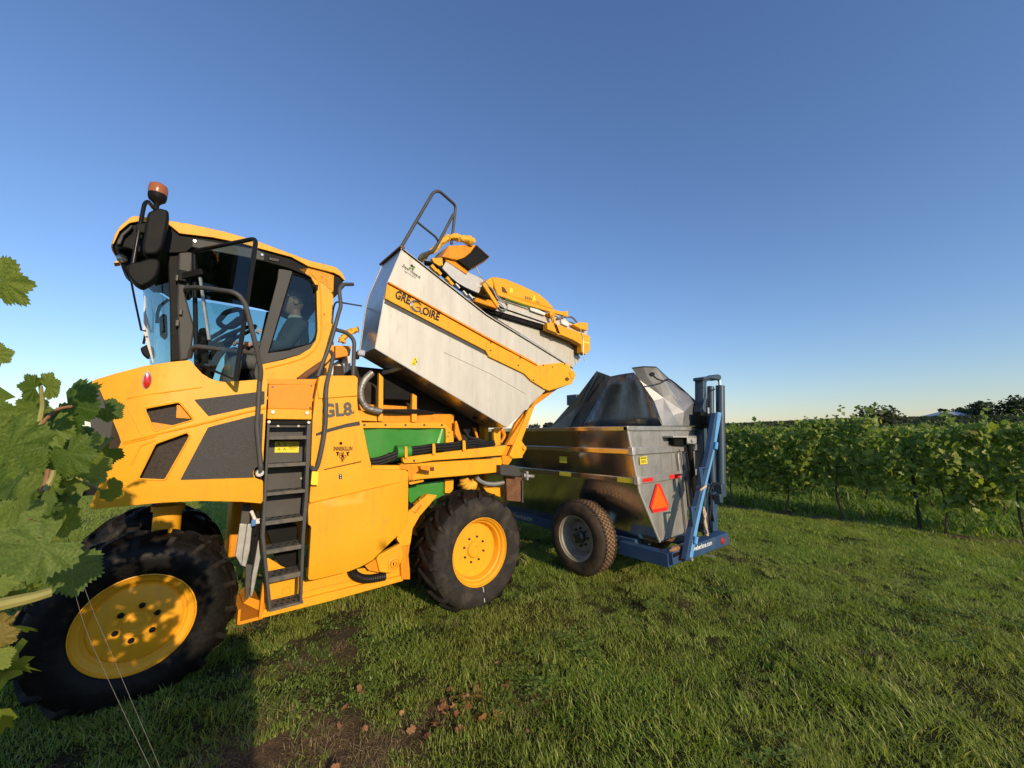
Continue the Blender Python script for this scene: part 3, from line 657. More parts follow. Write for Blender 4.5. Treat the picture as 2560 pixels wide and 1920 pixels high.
H('tow_bracket', join(plate('2', [(0, 780), (280, 795), (285, 850), (180, 930), (200, 1010), (150, 990), (120, 1020), (110, 860), (0, 840)], .16, .02), plate('2', [(280, 805), (475, 810), (475, 875), (405, 870), (290, 850)], .10, .06)), 'yellow_worn', bevel=.003)
H('tow_socket', plate('2', [(415, 822), (470, 815), (470, 868), (418, 868)], .097, .004), 'print_brown')
H('lower_rail', plate('2', [(110, 1020), (330, 985), (330, 1020), (150, 1062), (120, 1050)], .30, .05), 'yellow', bevel=.004)
H('floor_rail', plate('D', [(830, 612), (1005, 612), (1040, 640), (832, 642)], .17, .1), 'yellow', bevel=.004)
# lift post up to the hopper
H('lift_post', plate('2', [(1420, 660), (1600, 210), (1700, 90), (1760, 20), (1720, 160), (1620, 400), (1548, 600), (1520, 660)], .27, .05), 'yellow_worn', bevel=.005)
H('lift_post_plate', plate('2', [(1512, 655), (1625, 395), (1760, 60), (1790, 0), (1855, 0), (1775, 220), (1680, 445), (1742, 540), (1742, 585), (1695, 665), (1700, 690), (1560, 700)], .20, .04), 'yellow', bevel=.006)
H('lift_upper', join(plate('E', [(990, 1640), (1120, 1440), (1170, 1365), (1245, 1312), (1255, 1330), (1170, 1385), (1075, 1640)], .22, .05), plate('E', [(1150, 1375), (1230, 1310), (1400, 1262), (1300, 1300), (1240, 1345), (1165, 1400)], .24, .10)), 'yellow_worn', bevel=.004)
H('pin_boss', disc(at(px('2', (1712, 555))[0], y=.197), .03, .02, 16), 'yellow')
H('base_block', plate('2', [(1415, 660), (1550, 660), (1550, 720), (1500, 790), (1420, 780)], .22, .10), 'yellow_worn', bevel=.006)
H('hitch_bracket', plate('2', [(1390, 790), (1600, 795), (1690, 910), (1650, 950), (1390, 925)], .16, .30), 'grey_cab', bevel=.006)
H('rear_plate', plate('2', [(1470, 950), (1690, 960), (1690, 1300), (1480, 1280)], .28, .06), 'rust', bevel=.004)
H('mudguard_edge', tube([LP('2', (1695, 1000), .25), LP('2', (1695, 1310), .25)], .010, 6), 'grey_paint')
H('coupling', join(tube([LP('2', (1700, 935), .3), LP('2', (1760, 935), .3)], .03, 10), box(LP('2', (1745, 935), .29), (.03, .06, .11)), tube([LP('2', (1755, 940), .28), LP('2', (1845, 945), .28)], .022, 10)), 'galvanised', bevel=.003)
H('yellow_bag', tube(spline([LP('2', p, .42) for p in ((880, 975), (900, 1040), (950, 1080), (1010, 1060), (1030, 985))], 4), [.05, .06, .055, .07, .06, .07, .06, .07, .065, .07, .06, .065, .06, .05, .05, .04, .04][:17], 10), 'cloth_yellow', smooth=True)
for i in range(3): H('hose', tube(spline([LP('2', p, .34 + .03 * i) for p in ((1060 + 12 * i, 960), (1110, 1010 + 8 * i), (1200, 1045 + 10 * i), (1320, 1050 + 6 * i), (1440, 1030))], 6), .016 + .008 * (i == 0), 8), 'galvanised' if i == 0 else 'hose', smooth=True)
H('axle_beam', plate('2', [(1150, 1095), (1420, 1100), (1440, 1190), (1400, 1240), (1200, 1160)], .42, .1), 'yellow', bevel=.006)
H('axle_beam', boxmm((-.10, .42, .45), (.10, 2.0, .60)), 'yellow_worn', bevel=.01)
H('far_side_body', boxmm((-2.0, 1.75, .45), (.3, 2.25, 1.9)), 'yellow_worn', bevel=.02)

# ---- hopper (raised)
YH = .15; WH = .50
hp_side = px('E', (355, 440), (870, 845), (1395, 1165), (1235, 1300), (990, 1532), (190, 1050), (245, 745), (265, 650))
f3 = [np.array(at(p, y=YH)) for p in hp_side]
WF = {0: .50, 1: .48, 2: .48, 3: .48, 4: .42, 5: .42, 6: .50, 7: .50}
back = [p + (0, WF[i], 0) for i, p in enumerate(f3)]
n = len(f3)
hopper = bpy.data.objects.new('hopper', None); hopper.location = Vector(f3[5]) - HV.location; link(hopper, HV)
# near wall, far wall, floor, front; open at the top
def wall(name, pts, t, m='steel', **k):
    P = [np.array(p) for p in pts]; nn = np.cross(P[1] - P[0], P[2] - P[0]); nn /= np.linalg.norm(nn)
    return H(name, prism(P, nn * t), m, hopper, **k)
H('side_wall', prism(f3, (0, .006, 0)), 'steel', hopper, bevel=.003)
H('side_wall', prism(back, (0, .006, 0)), 'steel', hopper)
for a, b in ((7, 0), (6, 7), (5, 6)): wall('front_wall', [f3[a], f3[b], back[b], back[a]], .004, 'steel_mirror')
wall('floor_plate', [f3[4], f3[5], back[5], back[4]], .004, 'steel_mirror')
wall('nose_plate', [f3[3], f3[4], back[4], back[3]], .004); wall('nose_plate', [f3[2], f3[3], back[3], back[2]], .004)
def hp(k, p, off=0): q = np.array(at(px(k, p)[0], y=YH)); q[1] += off; return q
H('rim_rail', tube([hp('E', (350, 437), .01), hp('E', (868, 842), .01), hp('E', (1397, 1166), .01)], .012, 8), 'steel', hopper, smooth=True)
H('rim_seal', tube([hp('E', (352, 446), -.006), hp('E', (868, 851), -.006), hp('E', (1393, 1173), -.006)], .007, 6), 'black', hopper)
H('rim_front', bar(f3[0] + (0, -.01, .01), back[0] + (0, .05, .012), .05, .02), 'rust', hopper)
H('rim_front', tube([back[0], back[7], back[6], back[5]], .012, 6), 'steel_plain', hopper)
band = H('band', plate('E', [(263, 656), (875, 998), (866, 1066), (249, 746)], YH - .022, .021), 'yellow', hopper, bevel=.006)
H('band_lip', prism([hp('E', p, -.045) for p in ((263, 652), (876, 992), (1112, 1118), (1170, 1152), (1165, 1158), (1108, 1128), (874, 1001), (262, 660))], (0, .045, 0)), 'yellow_worn', hopper)
H('grey_stripe', prism([hp('E', p, -.004) for p in ((250, 748), (865, 1068), (880, 1100), (245, 776))], (0, .004, 0)), 'grey_paint', hopper)  # grey strip puts the shade below the band into the colour
bp_ = H('hinge_plate', plate('E', [(875, 1000), (1112, 1124), (1170, 1156), (1200, 1151), (1332, 1137), (1372, 1150), (1396, 1195), (1405, 1232), (1394, 1258), (1375, 1272), (1250, 1310), (1222, 1298), (1145, 1250), (1100, 1205), (885, 1102), (866, 1066)], YH - .03, .028), 'yellow', hopper, bevel=.005)
for p in ((884, 1018), (884, 1066), (1063, 1112), (1053, 1157), (1205, 1157), (1260, 1168), (1334, 1150), (1145, 1247)):
    H('bolt', disc(hp('E', p, -.031), .010, .008, 8), 'bolt', bp_)
H('hole', prism([hp('E', p, -.0325) for p in ((1335, 1235), (1352, 1227), (1365, 1240), (1352, 1253), (1338, 1248))], (0, .004, 0)), 'print_brown', bp_)
H('pad', prism([hp('E', p, -.040) for p in rnd([(1358, 1195), (1385, 1185), (1402, 1220), (1392, 1235), (1376, 1238)], 6)], (0, .012, 0)), 'yellow', bp_, bevel=.003)
H('pleat', tube([hp('E', (610, 1075), -.002), hp('E', (900, 1210), -.002), hp('E', (1110, 1330), -.002)], .003, 4), 'steel', hopper)
# lettering on the band
def hb(p): return hp('E', p, -.026)
ups = np.array(hp('E', (265, 650)) - hp('E', (249, 746)))
sl = np.array(hp('E', (865, 1064)) - hp('E', (249, 746)))
lettering('name_lettering', 'GRE', hb((302, 744)), hb((390, 787)), 'print_black', hopper, up=ups, bold=.028, h=.085)
lettering('name_lettering', 'OIRE', hb((468, 842)), hb((570, 886)), 'print_black', hopper, up=ups, bold=.028, h=.085)
C0 = hb((434, 799)); rr_ = sl / np.linalg.norm(sl); uu_ = ups - rr_ * (ups @ rr_); uu_ /= np.linalg.norm(uu_)
def gl(pts, r, m): H('name_emblem', tube([C0 + rr_ * a * .80 + uu_ * b * .80 + (0, -.003, 0) for a, b in pts], [q * .9 for q in r] if hasattr(r, '__len__') else r * .9, 8), m, hopper, smooth=True)
gl([(.078 * math.cos(a), .062 * math.sin(a)) for a in np.linspace(.75, 5.6, 20)], [.004 + .012 * math.sin(math.pi * i / 19) for i in range(20)], 'chrome')
gl([(.078 * math.cos(a) + .004, .062 * math.sin(a) - .006) for a in np.linspace(2.2, 4.6, 12)], .006, 'print_black')
gl([(.002, -.004), (.045, .004), (.085, -.055)], [.006, .012, .010], 'chrome'); gl([(.05, -.01), (.105, -.06)], .006, 'print_black')
# vineyard sticker: script, leaf mark and small line
lettering('sticker_lettering', 'Sreyer Vineyards', hp('E', (352, 552), -.004), hp('E', (462, 628), -.004), 'print_black', hopper, up=ups, shear=.3, h=.035, bold=.004)
lettering('sticker_lettering', 'Niagara on the Lake, ON', hp('E', (366, 582), -.004), hp('E', (436, 626), -.004), 'print_black', hopper, up=ups, h=.013, bold=.01)
for a, b, r in ((413, 548, .016), (426, 556, .014), (402, 562, .012), (418, 568, .014)): H('sticker_mark', disc(hp('E', (a, b), -.002), r, .001, 7), 'leaf_print' if r < .0145 else 'print_black', hopper)
dl = H('danger_label', prism([hp('E', p, -.004) for p in rnd([(424, 1108), (446, 1112), (438, 1156), (410, 1148)], 4)], (0, .004, 0)), 'warn_yellow', hopper)
P = [hp('E', p, -.0055) for p in ((432, 1112), (444, 1138), (422, 1136), (432, 1112), (444, 1138))]; H('danger_print', tube(P, .003, 4), 'print_black', dl)
H('danger_print', tube([hp('E', (416, 1143), -.0055), hp('E', (435, 1149), -.0055)], .003, 4), 'print_black', dl)
for p in ((800, 1465), (850, 1480)):
    q = np.array(at(px('E', p)[0], y=.40)); H('drain', lathe([(.02, .03), (.03, 0), (.03, -.03), (.001, -.04)], q, 'z', 10), 'black', hopper)
H('floor_joint', tube([np.array(at(px('E', p)[0], y=y_)) for p, y_ in (((240, 1200), .55), ((300, 1185), .40), ((372, 1160), .22))], .022, 8), 'steel_plain', hopper)
H('work_lamp', join(box(LP('E', (103, 1080), .30), (.07, .06, .06)), ), 'clear_lens', bevel=.012)
H('work_lamp_bracket', box(LP('E', (75, 1095), .32), (.05, .04, .07)), 'black', bevel=.006)

# hopper handrail
RG = 'grey_paint'
H('hopper_handrail', join(tube(smoothpath([at(px('E', (338, 452))[0], y=.30), at(px('E', (545, 98))[0], y=.32), at(px('E', (580, 90))[0], y=.34), at(px('E', (682, 180))[0], y=.50), at(px('E', (655, 415))[0], y=.52)], .06), .018, 10),
     tube(smoothpath([at(px('E', (668, 232))[0], y=.50), at(px('E', (572, 415))[0], y=.46), at(px('E', (545, 455))[0], y=.44), at(px('E', (470, 482))[0], y=.36), at(px('E', (456, 512))[0], y=.34)], .07), .018, 10),
     tube(smoothpath([at(px('E', (448, 282))[0], y=.31), at(px('E', (560, 372))[0], y=.42), at(px('E', (576, 400))[0], y=.46)], .03), .013, 10)), RG, hopper, smooth=True)

# ---- conveyor, cleaner and fan hood over the hopper
def cp2(k, p, y): return np.array(at(px(k, p)[0], y=y))
bagp = spline([cp2('E', p, .50) for p in ((470, 512), (505, 480), (545, 455), (585, 415), (620, 385), (660, 372), (700, 380), (740, 388), (782, 400))], 4)
H('yellow_wrap', jitter(tube(bagp, [.028 + .006 * math.sin(i * .9) + .030 * (i / len(bagp)) ** 2 for i in range(len(bagp))], 12), .006, 3), 'cloth_yellow', smooth=True)
fh = H('fan_hood', prism([cp2('E', p, .52) for p in ((598, 492), (640, 424), (720, 420), (806, 422), (770, 470), (735, 498), (690, 512))], (0, .32, 0)), 'yellow_worn', bevel=.008)
H('fan_opening', prism([cp2('E', p, .515) for p in ((692, 512), (735, 498), (772, 468), (806, 422), (885, 494), (856, 520), (800, 560), (770, 572))], (0, .03, 0)), 'black', fh, bevel=.004)
H('fan_lip', tube([cp2('E', p, .51) for p in ((806, 422), (885, 494), (856, 520), (770, 572))], .008, 6), 'rust', fh)
H('fan_neck', prism([cp2('E', p, .56) for p in ((600, 498), (692, 514), (768, 572), (748, 600), (640, 530))], (0, .25, 0)), 'yellow_worn', bevel=.006)
H('fan_side', prism([cp2('E', p, .50) for p in ((535, 500), (600, 497), (605, 545), (560, 550))], (0, .05, 0)), 'yellow', bevel=.006)
cv = H('conveyor_side', prism([cp2('E', p, .52) for p in ((622, 520), (842, 668), (800, 765), (740, 735), (600, 560))], (0, .012, 0)), 'steel_plain', bevel=.002)
H('conveyor_plate', prism([cp2('E', p, .54) for p in ((960, 735), (1230, 838), (1485, 932), (1482, 978), (1250, 915), (900, 812))], (0, .012, 0)), 'steel', bevel=.002)
H('conveyor_far_side', prism([cp2('E', p, 1.05) for p in ((640, 530), (1480, 935), (1480, 978), (860, 760))], (0, .012, 0)), 'steel_plain')
H('conveyor_belt', prism([cp2('E', p, .56) for p in ((800, 750), (900, 800), (1440, 960), (1470, 1000), (1430, 1000), (880, 830))], (0, .45, 0)), 'black')
H('spout_wall', prism([cp2('E', p, .62) for p in ((878, 836), (1000, 862), (1385, 1000), (1412, 1040), (1440, 1112), (1398, 1165))], (0, .008, 0)), 'steel', hopper, bevel=.002)
H('spout_lip', tube([cp2('E', p, .615) for p in ((878, 836), (1000, 862), (1385, 1000), (1440, 1112))], .006, 6), 'steel', hopper)
H('spout_flap', prism([cp2('E', p, .61) for p in ((1424, 1108), (1440, 1102), (1442, 1130), (1426, 1132))], (0, .02, 0)), 'steel_plain', hopper)
fair = H('cleaner_cover', prism([cp2('E', p, .50) for p in ((905, 615), (930, 615), (990, 627), (1090, 668), (1190, 716), (1240, 758), (1280, 800), (1274, 812), (1100, 762), (940, 712), (925, 692))], (0, .42, 0)), 'yellow', bevel=.025, bseg=3)
H('cover_front', prism([cp2('E', p, .52) for p in ((850, 657), (880, 630), (910, 612), (912, 690), (870, 670))], (0, .38, 0)), 'yellow', bevel=.01)
H('cover_slot', prism([cp2('E', p, .495) for p in ((962, 675), (978, 680), (998, 715), (965, 706))], (0, .004, 0)), 'print_brown', fair)
H('cover_label', prism([cp2('E', p, .495) for p in ((1012, 682), (1030, 686), (1030, 714), (1010, 710))], (0, .003, 0)), 'warn_yellow', fair)
H('cover_bar', prism([cp2('E', p, .49) for p in ((925, 698), (1100, 762), (1275, 812), (1368, 836), (1366, 858), (1270, 832), (1100, 782), (940, 728))], (0, .04, 0)), 'yellow', bevel=.004)
H('cover_bar_end', prism([cp2('E', p, .48) for p in ((1338, 826), (1365, 822), (1368, 860), (1340, 852))], (0, .06, 0)), 'yellow', bevel=.004)
lettering('cover_lettering', 'EASY', cp2('E', (1105, 750), .494), cp2('E', (1150, 762), .494), 'print_grey', fair, h=.045)
lettering('cover_lettering', 'clean', cp2('E', (1168, 768), .494), cp2('E', (1196, 776), .494), 'print_grey', fair, h=.022)
for a, b in ((1158, 742), (1164, 752), (1155, 755), (1162, 735)): H('cover_emblem', disc(cp2('E', (a, b), .4975), .018, .001, 8), 'warn_yellow', fair)
H('roller_case', prism([cp2('E', p, .46) for p in ((805, 738), (830, 728), (935, 775), (945, 812), (905, 800), (800, 765))], (0, .16, 0)), 'yellow_worn', bevel=.012)
H('link_arm', prism([cp2('E', p, .44) for p in ((845, 660), (862, 652), (948, 785), (935, 800))], (0, .025, 0)), 'yellow', bevel=.004)
H('link_arm', prism([cp2('E', p, .44) for p in ((1253, 830), (1268, 828), (1322, 970), (1300, 965))], (0, .025, 0)), 'yellow', bevel=.004)
for t_ in (.15, .35, .55, .75, .9):
    a = cp2('E', (1262 + 44 * t_, 840 + 120 * t_), .437); H('arm_slot', box(a, (.012, .004, .05)), 'print_brown')
H('small_bracket', prism([cp2('E', p, .48) for p in ((1235, 838), (1280, 830), (1300, 850), (1260, 860))], (0, .10, 0)), 'yellow_worn', bevel=.004)
H('drive_box', prism([cp2('E', p, .44) for p in ((1240, 898), (1262, 890), (1470, 965), (1500, 975), (1502, 1062), (1474, 1090), (1450, 1075), (1450, 1030), (1400, 1000), (1290, 955), (1242, 935))], (0, .10, 0)), 'yellow', bevel=.008)
H('drive_box_top', prism([cp2('E', p, .46) for p in ((1395, 905), (1450, 890), (1488, 896), (1486, 942), (1440, 930))], (0, .16, 0)), 'yellow', bevel=.006)
H('drive_motor', prism([cp2('E', p, .55) for p in ((1405, 1020), (1450, 1040), (1450, 1085), (1430, 1085), (1420, 1050))], (0, .10, 0)), 'rust', bevel=.01)
lettering('drive_lettering', '66', cp2('E', (1468, 1000), .437), cp2('E', (1494, 1004), .437), 'warn_yellow', HV, h=.05); 
H('drive_label', prism([cp2('E', p, .437) for p in ((1466, 1008), (1496, 1012), (1496, 1022), (1466, 1018))], (0, .003, 0)), 'warn_yellow')
H('white_bracket', prism([cp2('E', p, .50) for p in ((1132, 800), (1180, 812), (1230, 835), (1225, 850), (1140, 820))], (0, .03, 0)), 'white_plastic', bevel=.003)
H('white_bracket', prism([cp2('E', p, .50) for p in ((1325, 876), (1345, 872), (1372, 890), (1368, 918), (1328, 900))], (0, .04, 0)), 'white_plastic', bevel=.004)
H('green_pipe', tube([cp2('E', (985, 750), .49), cp2('E', (1060, 775), .49), (cp2('E', (1135, 802), .49))], .010, 8), 'leaf_print', smooth=True)
H('slide_rail', tube([cp2('E', (950, 800), .53), cp2('E', (1240, 900), .53)], .008, 6), 'black')
H('slide_rail', tube([cp2('E', (970, 735), .53), cp2('E', (1240, 835), .53), cp2('E', (1480, 930), .53)], .006, 6), 'black')
H('grey_cable', tube(spline([cp2('E', p, .47) for p in ((808, 555), (830, 605), (870, 655), (905, 690), (945, 740), (985, 775), (990, 810), (970, 830), (945, 820), (940, 790))], 6), .007, 6), 'galvanised', smooth=True)
for i in range(3): H('grey_cable', tube(spline([cp2('E', p, .46 - .01 * i) for p in ((900 + 5 * i, 690), (940, 745 + 6 * i), (985 + 6 * i, 780), (995, 805), (965, 828 - 5 * i), (935 + 4 * i, 800))], 6), .006, 6), 'galvanised', smooth=True)
for i in range(5): H('hose', tube(spline([cp2('E', p, .40 + .02 * i) for p in ((490, 520 + 5 * i), (540, 530 + 6 * i), (600, 570 + 10 * i), (660, 630 + 8 * i), (720, 672 + 8 * i), (800, 710 + 6 * i), (880, 740 + 3 * i))], 6), .010, 6), 'hose', smooth=True)
for a, b, w_ in ((545, 565, .09), (575, 590, .07), (650, 655, .06), (630, 630, .05)): H('small_bracket', box(cp2('E', (a, b), .42), (w_, .05, .04), Matrix.Rotation(.65, 3, 'Y')), 'yellow', bevel=.004)
for a, b in ((690, 672), (735, 715), (770, 735)): H('white_fitting', box(cp2('E', (a, b), .42), (.07, .04, .02), Matrix.Rotation(.65, 3, 'Y')), 'white_plastic', bevel=.003)
H('cable_end', tube(spline([cp2('E', p, .43) for p in ((1440, 930), (1460, 1000), (1458, 1080), (1468, 1132))], 6), .006, 6), 'galvanised')
H('flex_conduit', tube(spline([cp2('E', p, .50) for p in ((1300, 868), (1340, 860), (1390, 862), (1420, 892))], 6), .016, 8), 'silver_sleeve', smooth=True)
# ================================================================== cab
YC = .46; YF = 1.94; YM = (YC + YF) / 2
cab = bpy.data.objects.new('cab', None); cab.location = Vector((-2.0, YM, 2.0)) - HV.location; link(cab, HV)
def Cb(name, geo, m, **k): return mk(name, geo, m, cab, **k)
def ca(p, y): return np.array(at(px('A', p)[0], y=y))
def cab_plate(name, pts, y, t, m, r=0, bev=.006, holes=()): return Cb(name, plate('A', pts, y, t, r), m, bevel=bev)
def loft(prof, ys, fn):
    V = []; F = []; n = len(prof); m = len(ys)
    for y in ys: V += [fn(p, y) for p in prof]
    for i in range(m - 1):
        for k in range(n): F.append((i * n + k, i * n + (k + 1) % n, (i + 1) * n + (k + 1) % n, (i + 1) * n + k))
    F.append(list(range(n))); F.append([(m - 1) * n + k for k in range(n)][::-1])
    return V, F
ys_ = list(np.linspace(YC - .06, YF + .06, 15))
def bulge(p, y):
    t = (y - YC + .06) / (YF - YC + .12); s = 1 - (2 * t - 1) ** 2
    fx = max(0, min(1, (-2.45 - p[0]) / .4))
    return (p[0] - (.07 * s - .14 * t * t) * fx, y, p[2] + .06 * s + .13 * fx * t)
roof_out = [(122, 522), (150, 440), (185, 385), (268, 314), (300, 306), (390, 316), (560, 343), (700, 365), (860, 398), (1000, 430), (1240, 500), (1440, 575), (1640, 650), (1750, 676), (1840, 700), (1890, 740), (1917, 802)]
roof_in = [(1906, 800), (1872, 765), (1830, 744), (1630, 692), (1500, 622), (1240, 552), (1100, 512), (900, 472), (640, 440), (575, 385), (335, 348), (258, 362), (182, 425), (136, 524)]
rp = [ca(p, YC - .06) for p in roof_out + roof_in]
Cb('roof', loft(rp, ys_, bulge), 'yellow', smooth=True, bevel=.006)
lin = [(150, 530), (185, 432), (258, 368), (335, 354), (575, 390), (640, 447), (900, 480), (1100, 520), (1240, 560), (1500, 630), (1630, 700), (1830, 750), (1880, 790), (1915, 850), (1830, 940), (1800, 900), (1760, 850), (1600, 760), (1480, 712), (1300, 662), (740, 552), (690, 590), (500, 602), (360, 600), (250, 560), (170, 545)]
Cb('roof_lining', loft([ca(p, YC - .03) for p in lin], list(np.linspace(YC - .03, YF + .03, 9)), bulge), 'black', smooth=True, bevel=.006)
# header plate, lamps under the front of the roof
cab_plate('header_plate', [(735, 478), (800, 488), (1240, 562), (1297, 595), (1292, 650), (1240, 640), (740, 545)], YC - .035, .01, 'grey_cab')
for p in ((760, 502), (1275, 607)): Cb('bolt', disc(ca(p, YC - .037), .012, .01, 10), 'chrome')
fas = cab_plate('front_lamp_housing', [(165, 540), (250, 420), (330, 400), (420, 470), (420, 590), (340, 640), (262, 765), (200, 720), (180, 650)], .62, .25, 'black', bev=.03)
for p, r in (((268, 512), .042), ((345, 495), .036), ((198, 630), .030)):
    q = ca(p, .60); Cb('lamp', lathe([(.0001, -.012), (r * .7, -.008), (r, .0), (r * 1.08, .01), (r * 1.05, .03)], q, 'y', 18), 'clear_lens', smooth=True)
cab_plate('front_trim', [(160, 500), (195, 440), (270, 375), (285, 378), (265, 410), (215, 455), (190, 520), (165, 528)], YC - .075, .03, 'grey_cab', bev=.008)
cab_plate('roof_tip', [(135, 668), (178, 640), (178, 662)], 1.5, .1, 'yellow', bev=0)
cab_plate('grab_recess', [(1330, 620), (1415, 635), (1405, 662), (1322, 645)], YC - .038, .01, 'black_gloss')
# windscreen: a curved sheet leaning outwards at the top
V = []; F = []; nu, nv = 24, 8
for i in range(nu):
    y = YC + .02 + (YF - YC - .04) * i / (nu - 1); s = 1 - ((y - YM) / (YM - YC)) ** 2
    for j in range(nv):
        z = 1.98 + (3.16 - 1.98) * j / (nv - 1); V.append((-2.52 - .20 * s - .12 * (z - 2.3) / .8, y, z))
for i in range(nu - 1):
    for j in range(nv - 1): F.append((i * nv + j, i * nv + j + 1, i * nv + nv + j + 1, i * nv + nv + j))
Cb('windscreen', (V, F), 'cab_glass', smooth=True)
# pillars
cab_plate('front_pillar_seal', [(548, 590), (640, 580), (632, 1000), (650, 1415), (572, 1425), (566, 1000)], YC + .01, .05, 'black', bev=.008)
cab_plate('front_pillar', [(636, 570), (752, 588), (735, 760), (692, 930), (722, 1040), (757, 1160), (738, 1300), (715, 1405), (640, 1420), (622, 1000)], YC - .02, .06, 'grey_cab', bev=.012)
for p in ((625, 785), (650, 1045), (625, 1130)): Cb('hinge', box(ca(p, YC - .035), (.022, .025, .05)), 'grey_paint', bevel=.005)
cab_plate('rear_jamb', [(1405, 715), (1440, 718), (1508, 732), (1320, 1362), (1480, 1340), (1668, 1285), (1640, 1325), (1560, 1372), (1420, 1410), (1270, 1445), (1245, 1560), (1205, 1560), (1262, 1300), (1395, 800)], YC - .01, .05, 'grey_cab', r=2)
Cb('quarter_glass', plate('A', [(1510, 745), (1600, 772), (1685, 832), (1692, 1180), (1682, 1240), (1650, 1290), (1325, 1356)], YC + .015, .005, 3), 'cab_glass_dark')
P = [ca(p, YC + .008) for p in rnd([(1510, 745), (1600, 772), (1688, 832), (1695, 1180), (1684, 1240), (1650, 1290), (1322, 1358)], 20)]; Cb('glass_seal', tube(P + [P[0], P[1]], .009, 6), 'black')
Cb('rear_shell', plate('A', [(1558, 716), (1645, 705), (1740, 730), (1828, 765), (1820, 1000), (1828, 1372), (1775, 1430), (1690, 1490), (1550, 1570), (1300, 1582), (1268, 1560), (1278, 1446), (1440, 1412), (1560, 1376), (1645, 1325), (1690, 1260), (1703, 1190), (1694, 850), (1650, 775)], YC - .03, .08, 2), 'yellow', bevel=.02)
Cb('shell_ridge', tube(spline([ca(p, YC - .03) for p in ((1645, 740), (1700, 800), (1725, 900), (1728, 1180), (1715, 1260), (1670, 1340), (1560, 1410), (1300, 1480))], 5), .008, 6), 'yellow', smooth=True)
for p in ((1735, 770), (1755, 1062)): Cb('bolt', disc(ca(p, YC - .031), .010, .008, 10), 'yellow_worn')
Cb('latch', box(ca((1695, 855), YC - .04), (.02, .02, .045)), 'black')
Cb('rear_wall', boxmm((-1.47, YC + .05, 2.0), (-1.43, YF - .02, 2.45)), 'yellow')
Cb('rear_glass', boxmm((-1.455, YC + .08, 2.45), (-1.448, YF - .06, 3.15)), 'cab_glass_dark')
Cb('far_pillar', boxmm((-1.52, YF - .05, 2.0), (-1.40, YF, 3.2)), 'yellow', bevel=.01)
Cb('far_pillar', bar((-2.55, YF - .03, 1.98), (-2.62, YF - .03, 3.2), .05, .07), 'black', bevel=.01)
Cb('far_pillar', bar((-1.92, YF - .03, 1.98), (-1.78, YF - .03, 3.2), .04, .05), 'black', bevel=.01)
Cb('far_glass', boxmm((-2.55, YF - .03, 2.12), (-1.50, YF - .024, 3.2)), 'cab_glass')
Cb('far_sill', boxmm((-2.60, YF - .05, 1.9), (-1.42, YF, 2.13)), 'black')
Cb('headliner', boxmm((-2.62, YC + .03, 3.30), (-1.44, YF - .03, 3.32)), 'headliner')
Cb('cab_floor', boxmm((-2.62, YC - .02, 1.90), (-1.44, YF - .03, 1.95)), 'black')
# open door: a framed pane swung out on the front pillar
dA, dB = ca((752, 600), YC - .03), ca((772, 1440), YC - .03)
dC, dD = ca((1072, 1568), -.08), ca((1232, 478), -.08)
dE = ca((1180, 472), -.03)
P = smoothpath([dA, ca((765, 575), YC - .05), dD, dC], .05)
Cb('door_frame', tube(P + [dB, dA], .016, 8), 'black_gloss', smooth=True)
Cb('door_glass', ([tuple(p) for p in (dA, dB, dC, dD)], [(0, 1, 2, 3)]), 'door_glass')
Cb('door_hinge', join(bar(ca((655, 775), YC - .05), ca((820, 735), YC - .14), .03, .05), box(ca((665, 770), YC - .05), (.05, .04, .09))), 'black', bevel=.006)
Cb('door_hinge', bar(ca((760, 1480), YC - .06), ca((855, 1455), YC - .12), .03, .06), 'black', bevel=.006)
Cb('door_stay', tube([ca((800, 780), YC - .10), ca((870, 1260), .25)], .012, 8), 'galvanised', smooth=True)
# interior
sw_c = ca((1060, 1225), .86); rot = Matrix.Rotation(-.6, 3, 'Y')
Cb('steering_wheel', ([tuple(sw_c + np.array(rot @ Vector((.19 * math.cos(a) + .017 * math.cos(b) * math.cos(a), .19 * math.sin(a) + .017 * math.cos(b) * math.sin(a), .017 * math.sin(b))))) for a in np.linspace(0, 2 * math.pi, 28, endpoint=False) for b in np.linspace(0, 2 * math.pi, 8, endpoint=False)],
    [(i * 8 + j, i * 8 + (j + 1) % 8, ((i + 1) % 28) * 8 + (j + 1) % 8, ((i + 1) % 28) * 8 + j) for i in range(28) for j in range(8)]), 'black_gloss', smooth=True)
Cb('steering_column', join(tube([sw_c, ca((900, 1420), .86), ca((860, 1560), .86)], .035, 8), bar(sw_c + np.array(rot @ Vector((0, .18, 0))), sw_c - np.array(rot @ Vector((0, .18, 0))), .03, .02)), 'black', smooth=True)
P = [ca(p, .70) for p in rnd([(935, 1120), (1000, 1045), (1100, 1020), (1130, 1060), (1110, 1120), (1050, 1160), (975, 1160)], 25)]
Cb('control_grip', tube(P + [P[0], P[1]], .022, 8), 'black_gloss', smooth=True)
Cb('control_lever', tube([ca((800, 1290), .7), ca((960, 1200), .70), ca((1100, 1090), .70)], .018, 8), 'black', smooth=True)
Cb('dashboard', prism([ca(p, .85) for p in ((790, 1165), (850, 1160), (900, 1280), (950, 1290), (960, 1400), (900, 1500), (780, 1500))], (0, .6, 0)), 'black', bevel=.02)
Cb('console', prism([ca(p, 1.1) for p in ((1000, 1340), (1200, 1290), (1250, 1330), (1230, 1560), (1000, 1560))], (0, .25, 0)), 'black', bevel=.02)
Cb('inner_mirror', plate('A', [(485, 1085), (515, 1055), (545, 1065), (550, 1230), (530, 1255), (490, 1225)], 1.5, .05, 4), 'black', bevel=.01)
Cb('inner_mirror_arm', tube([ca(p, 1.5) for p in ((555, 950), (490, 1000), (470, 1060), (470, 1130))], .014, 8), 'black')
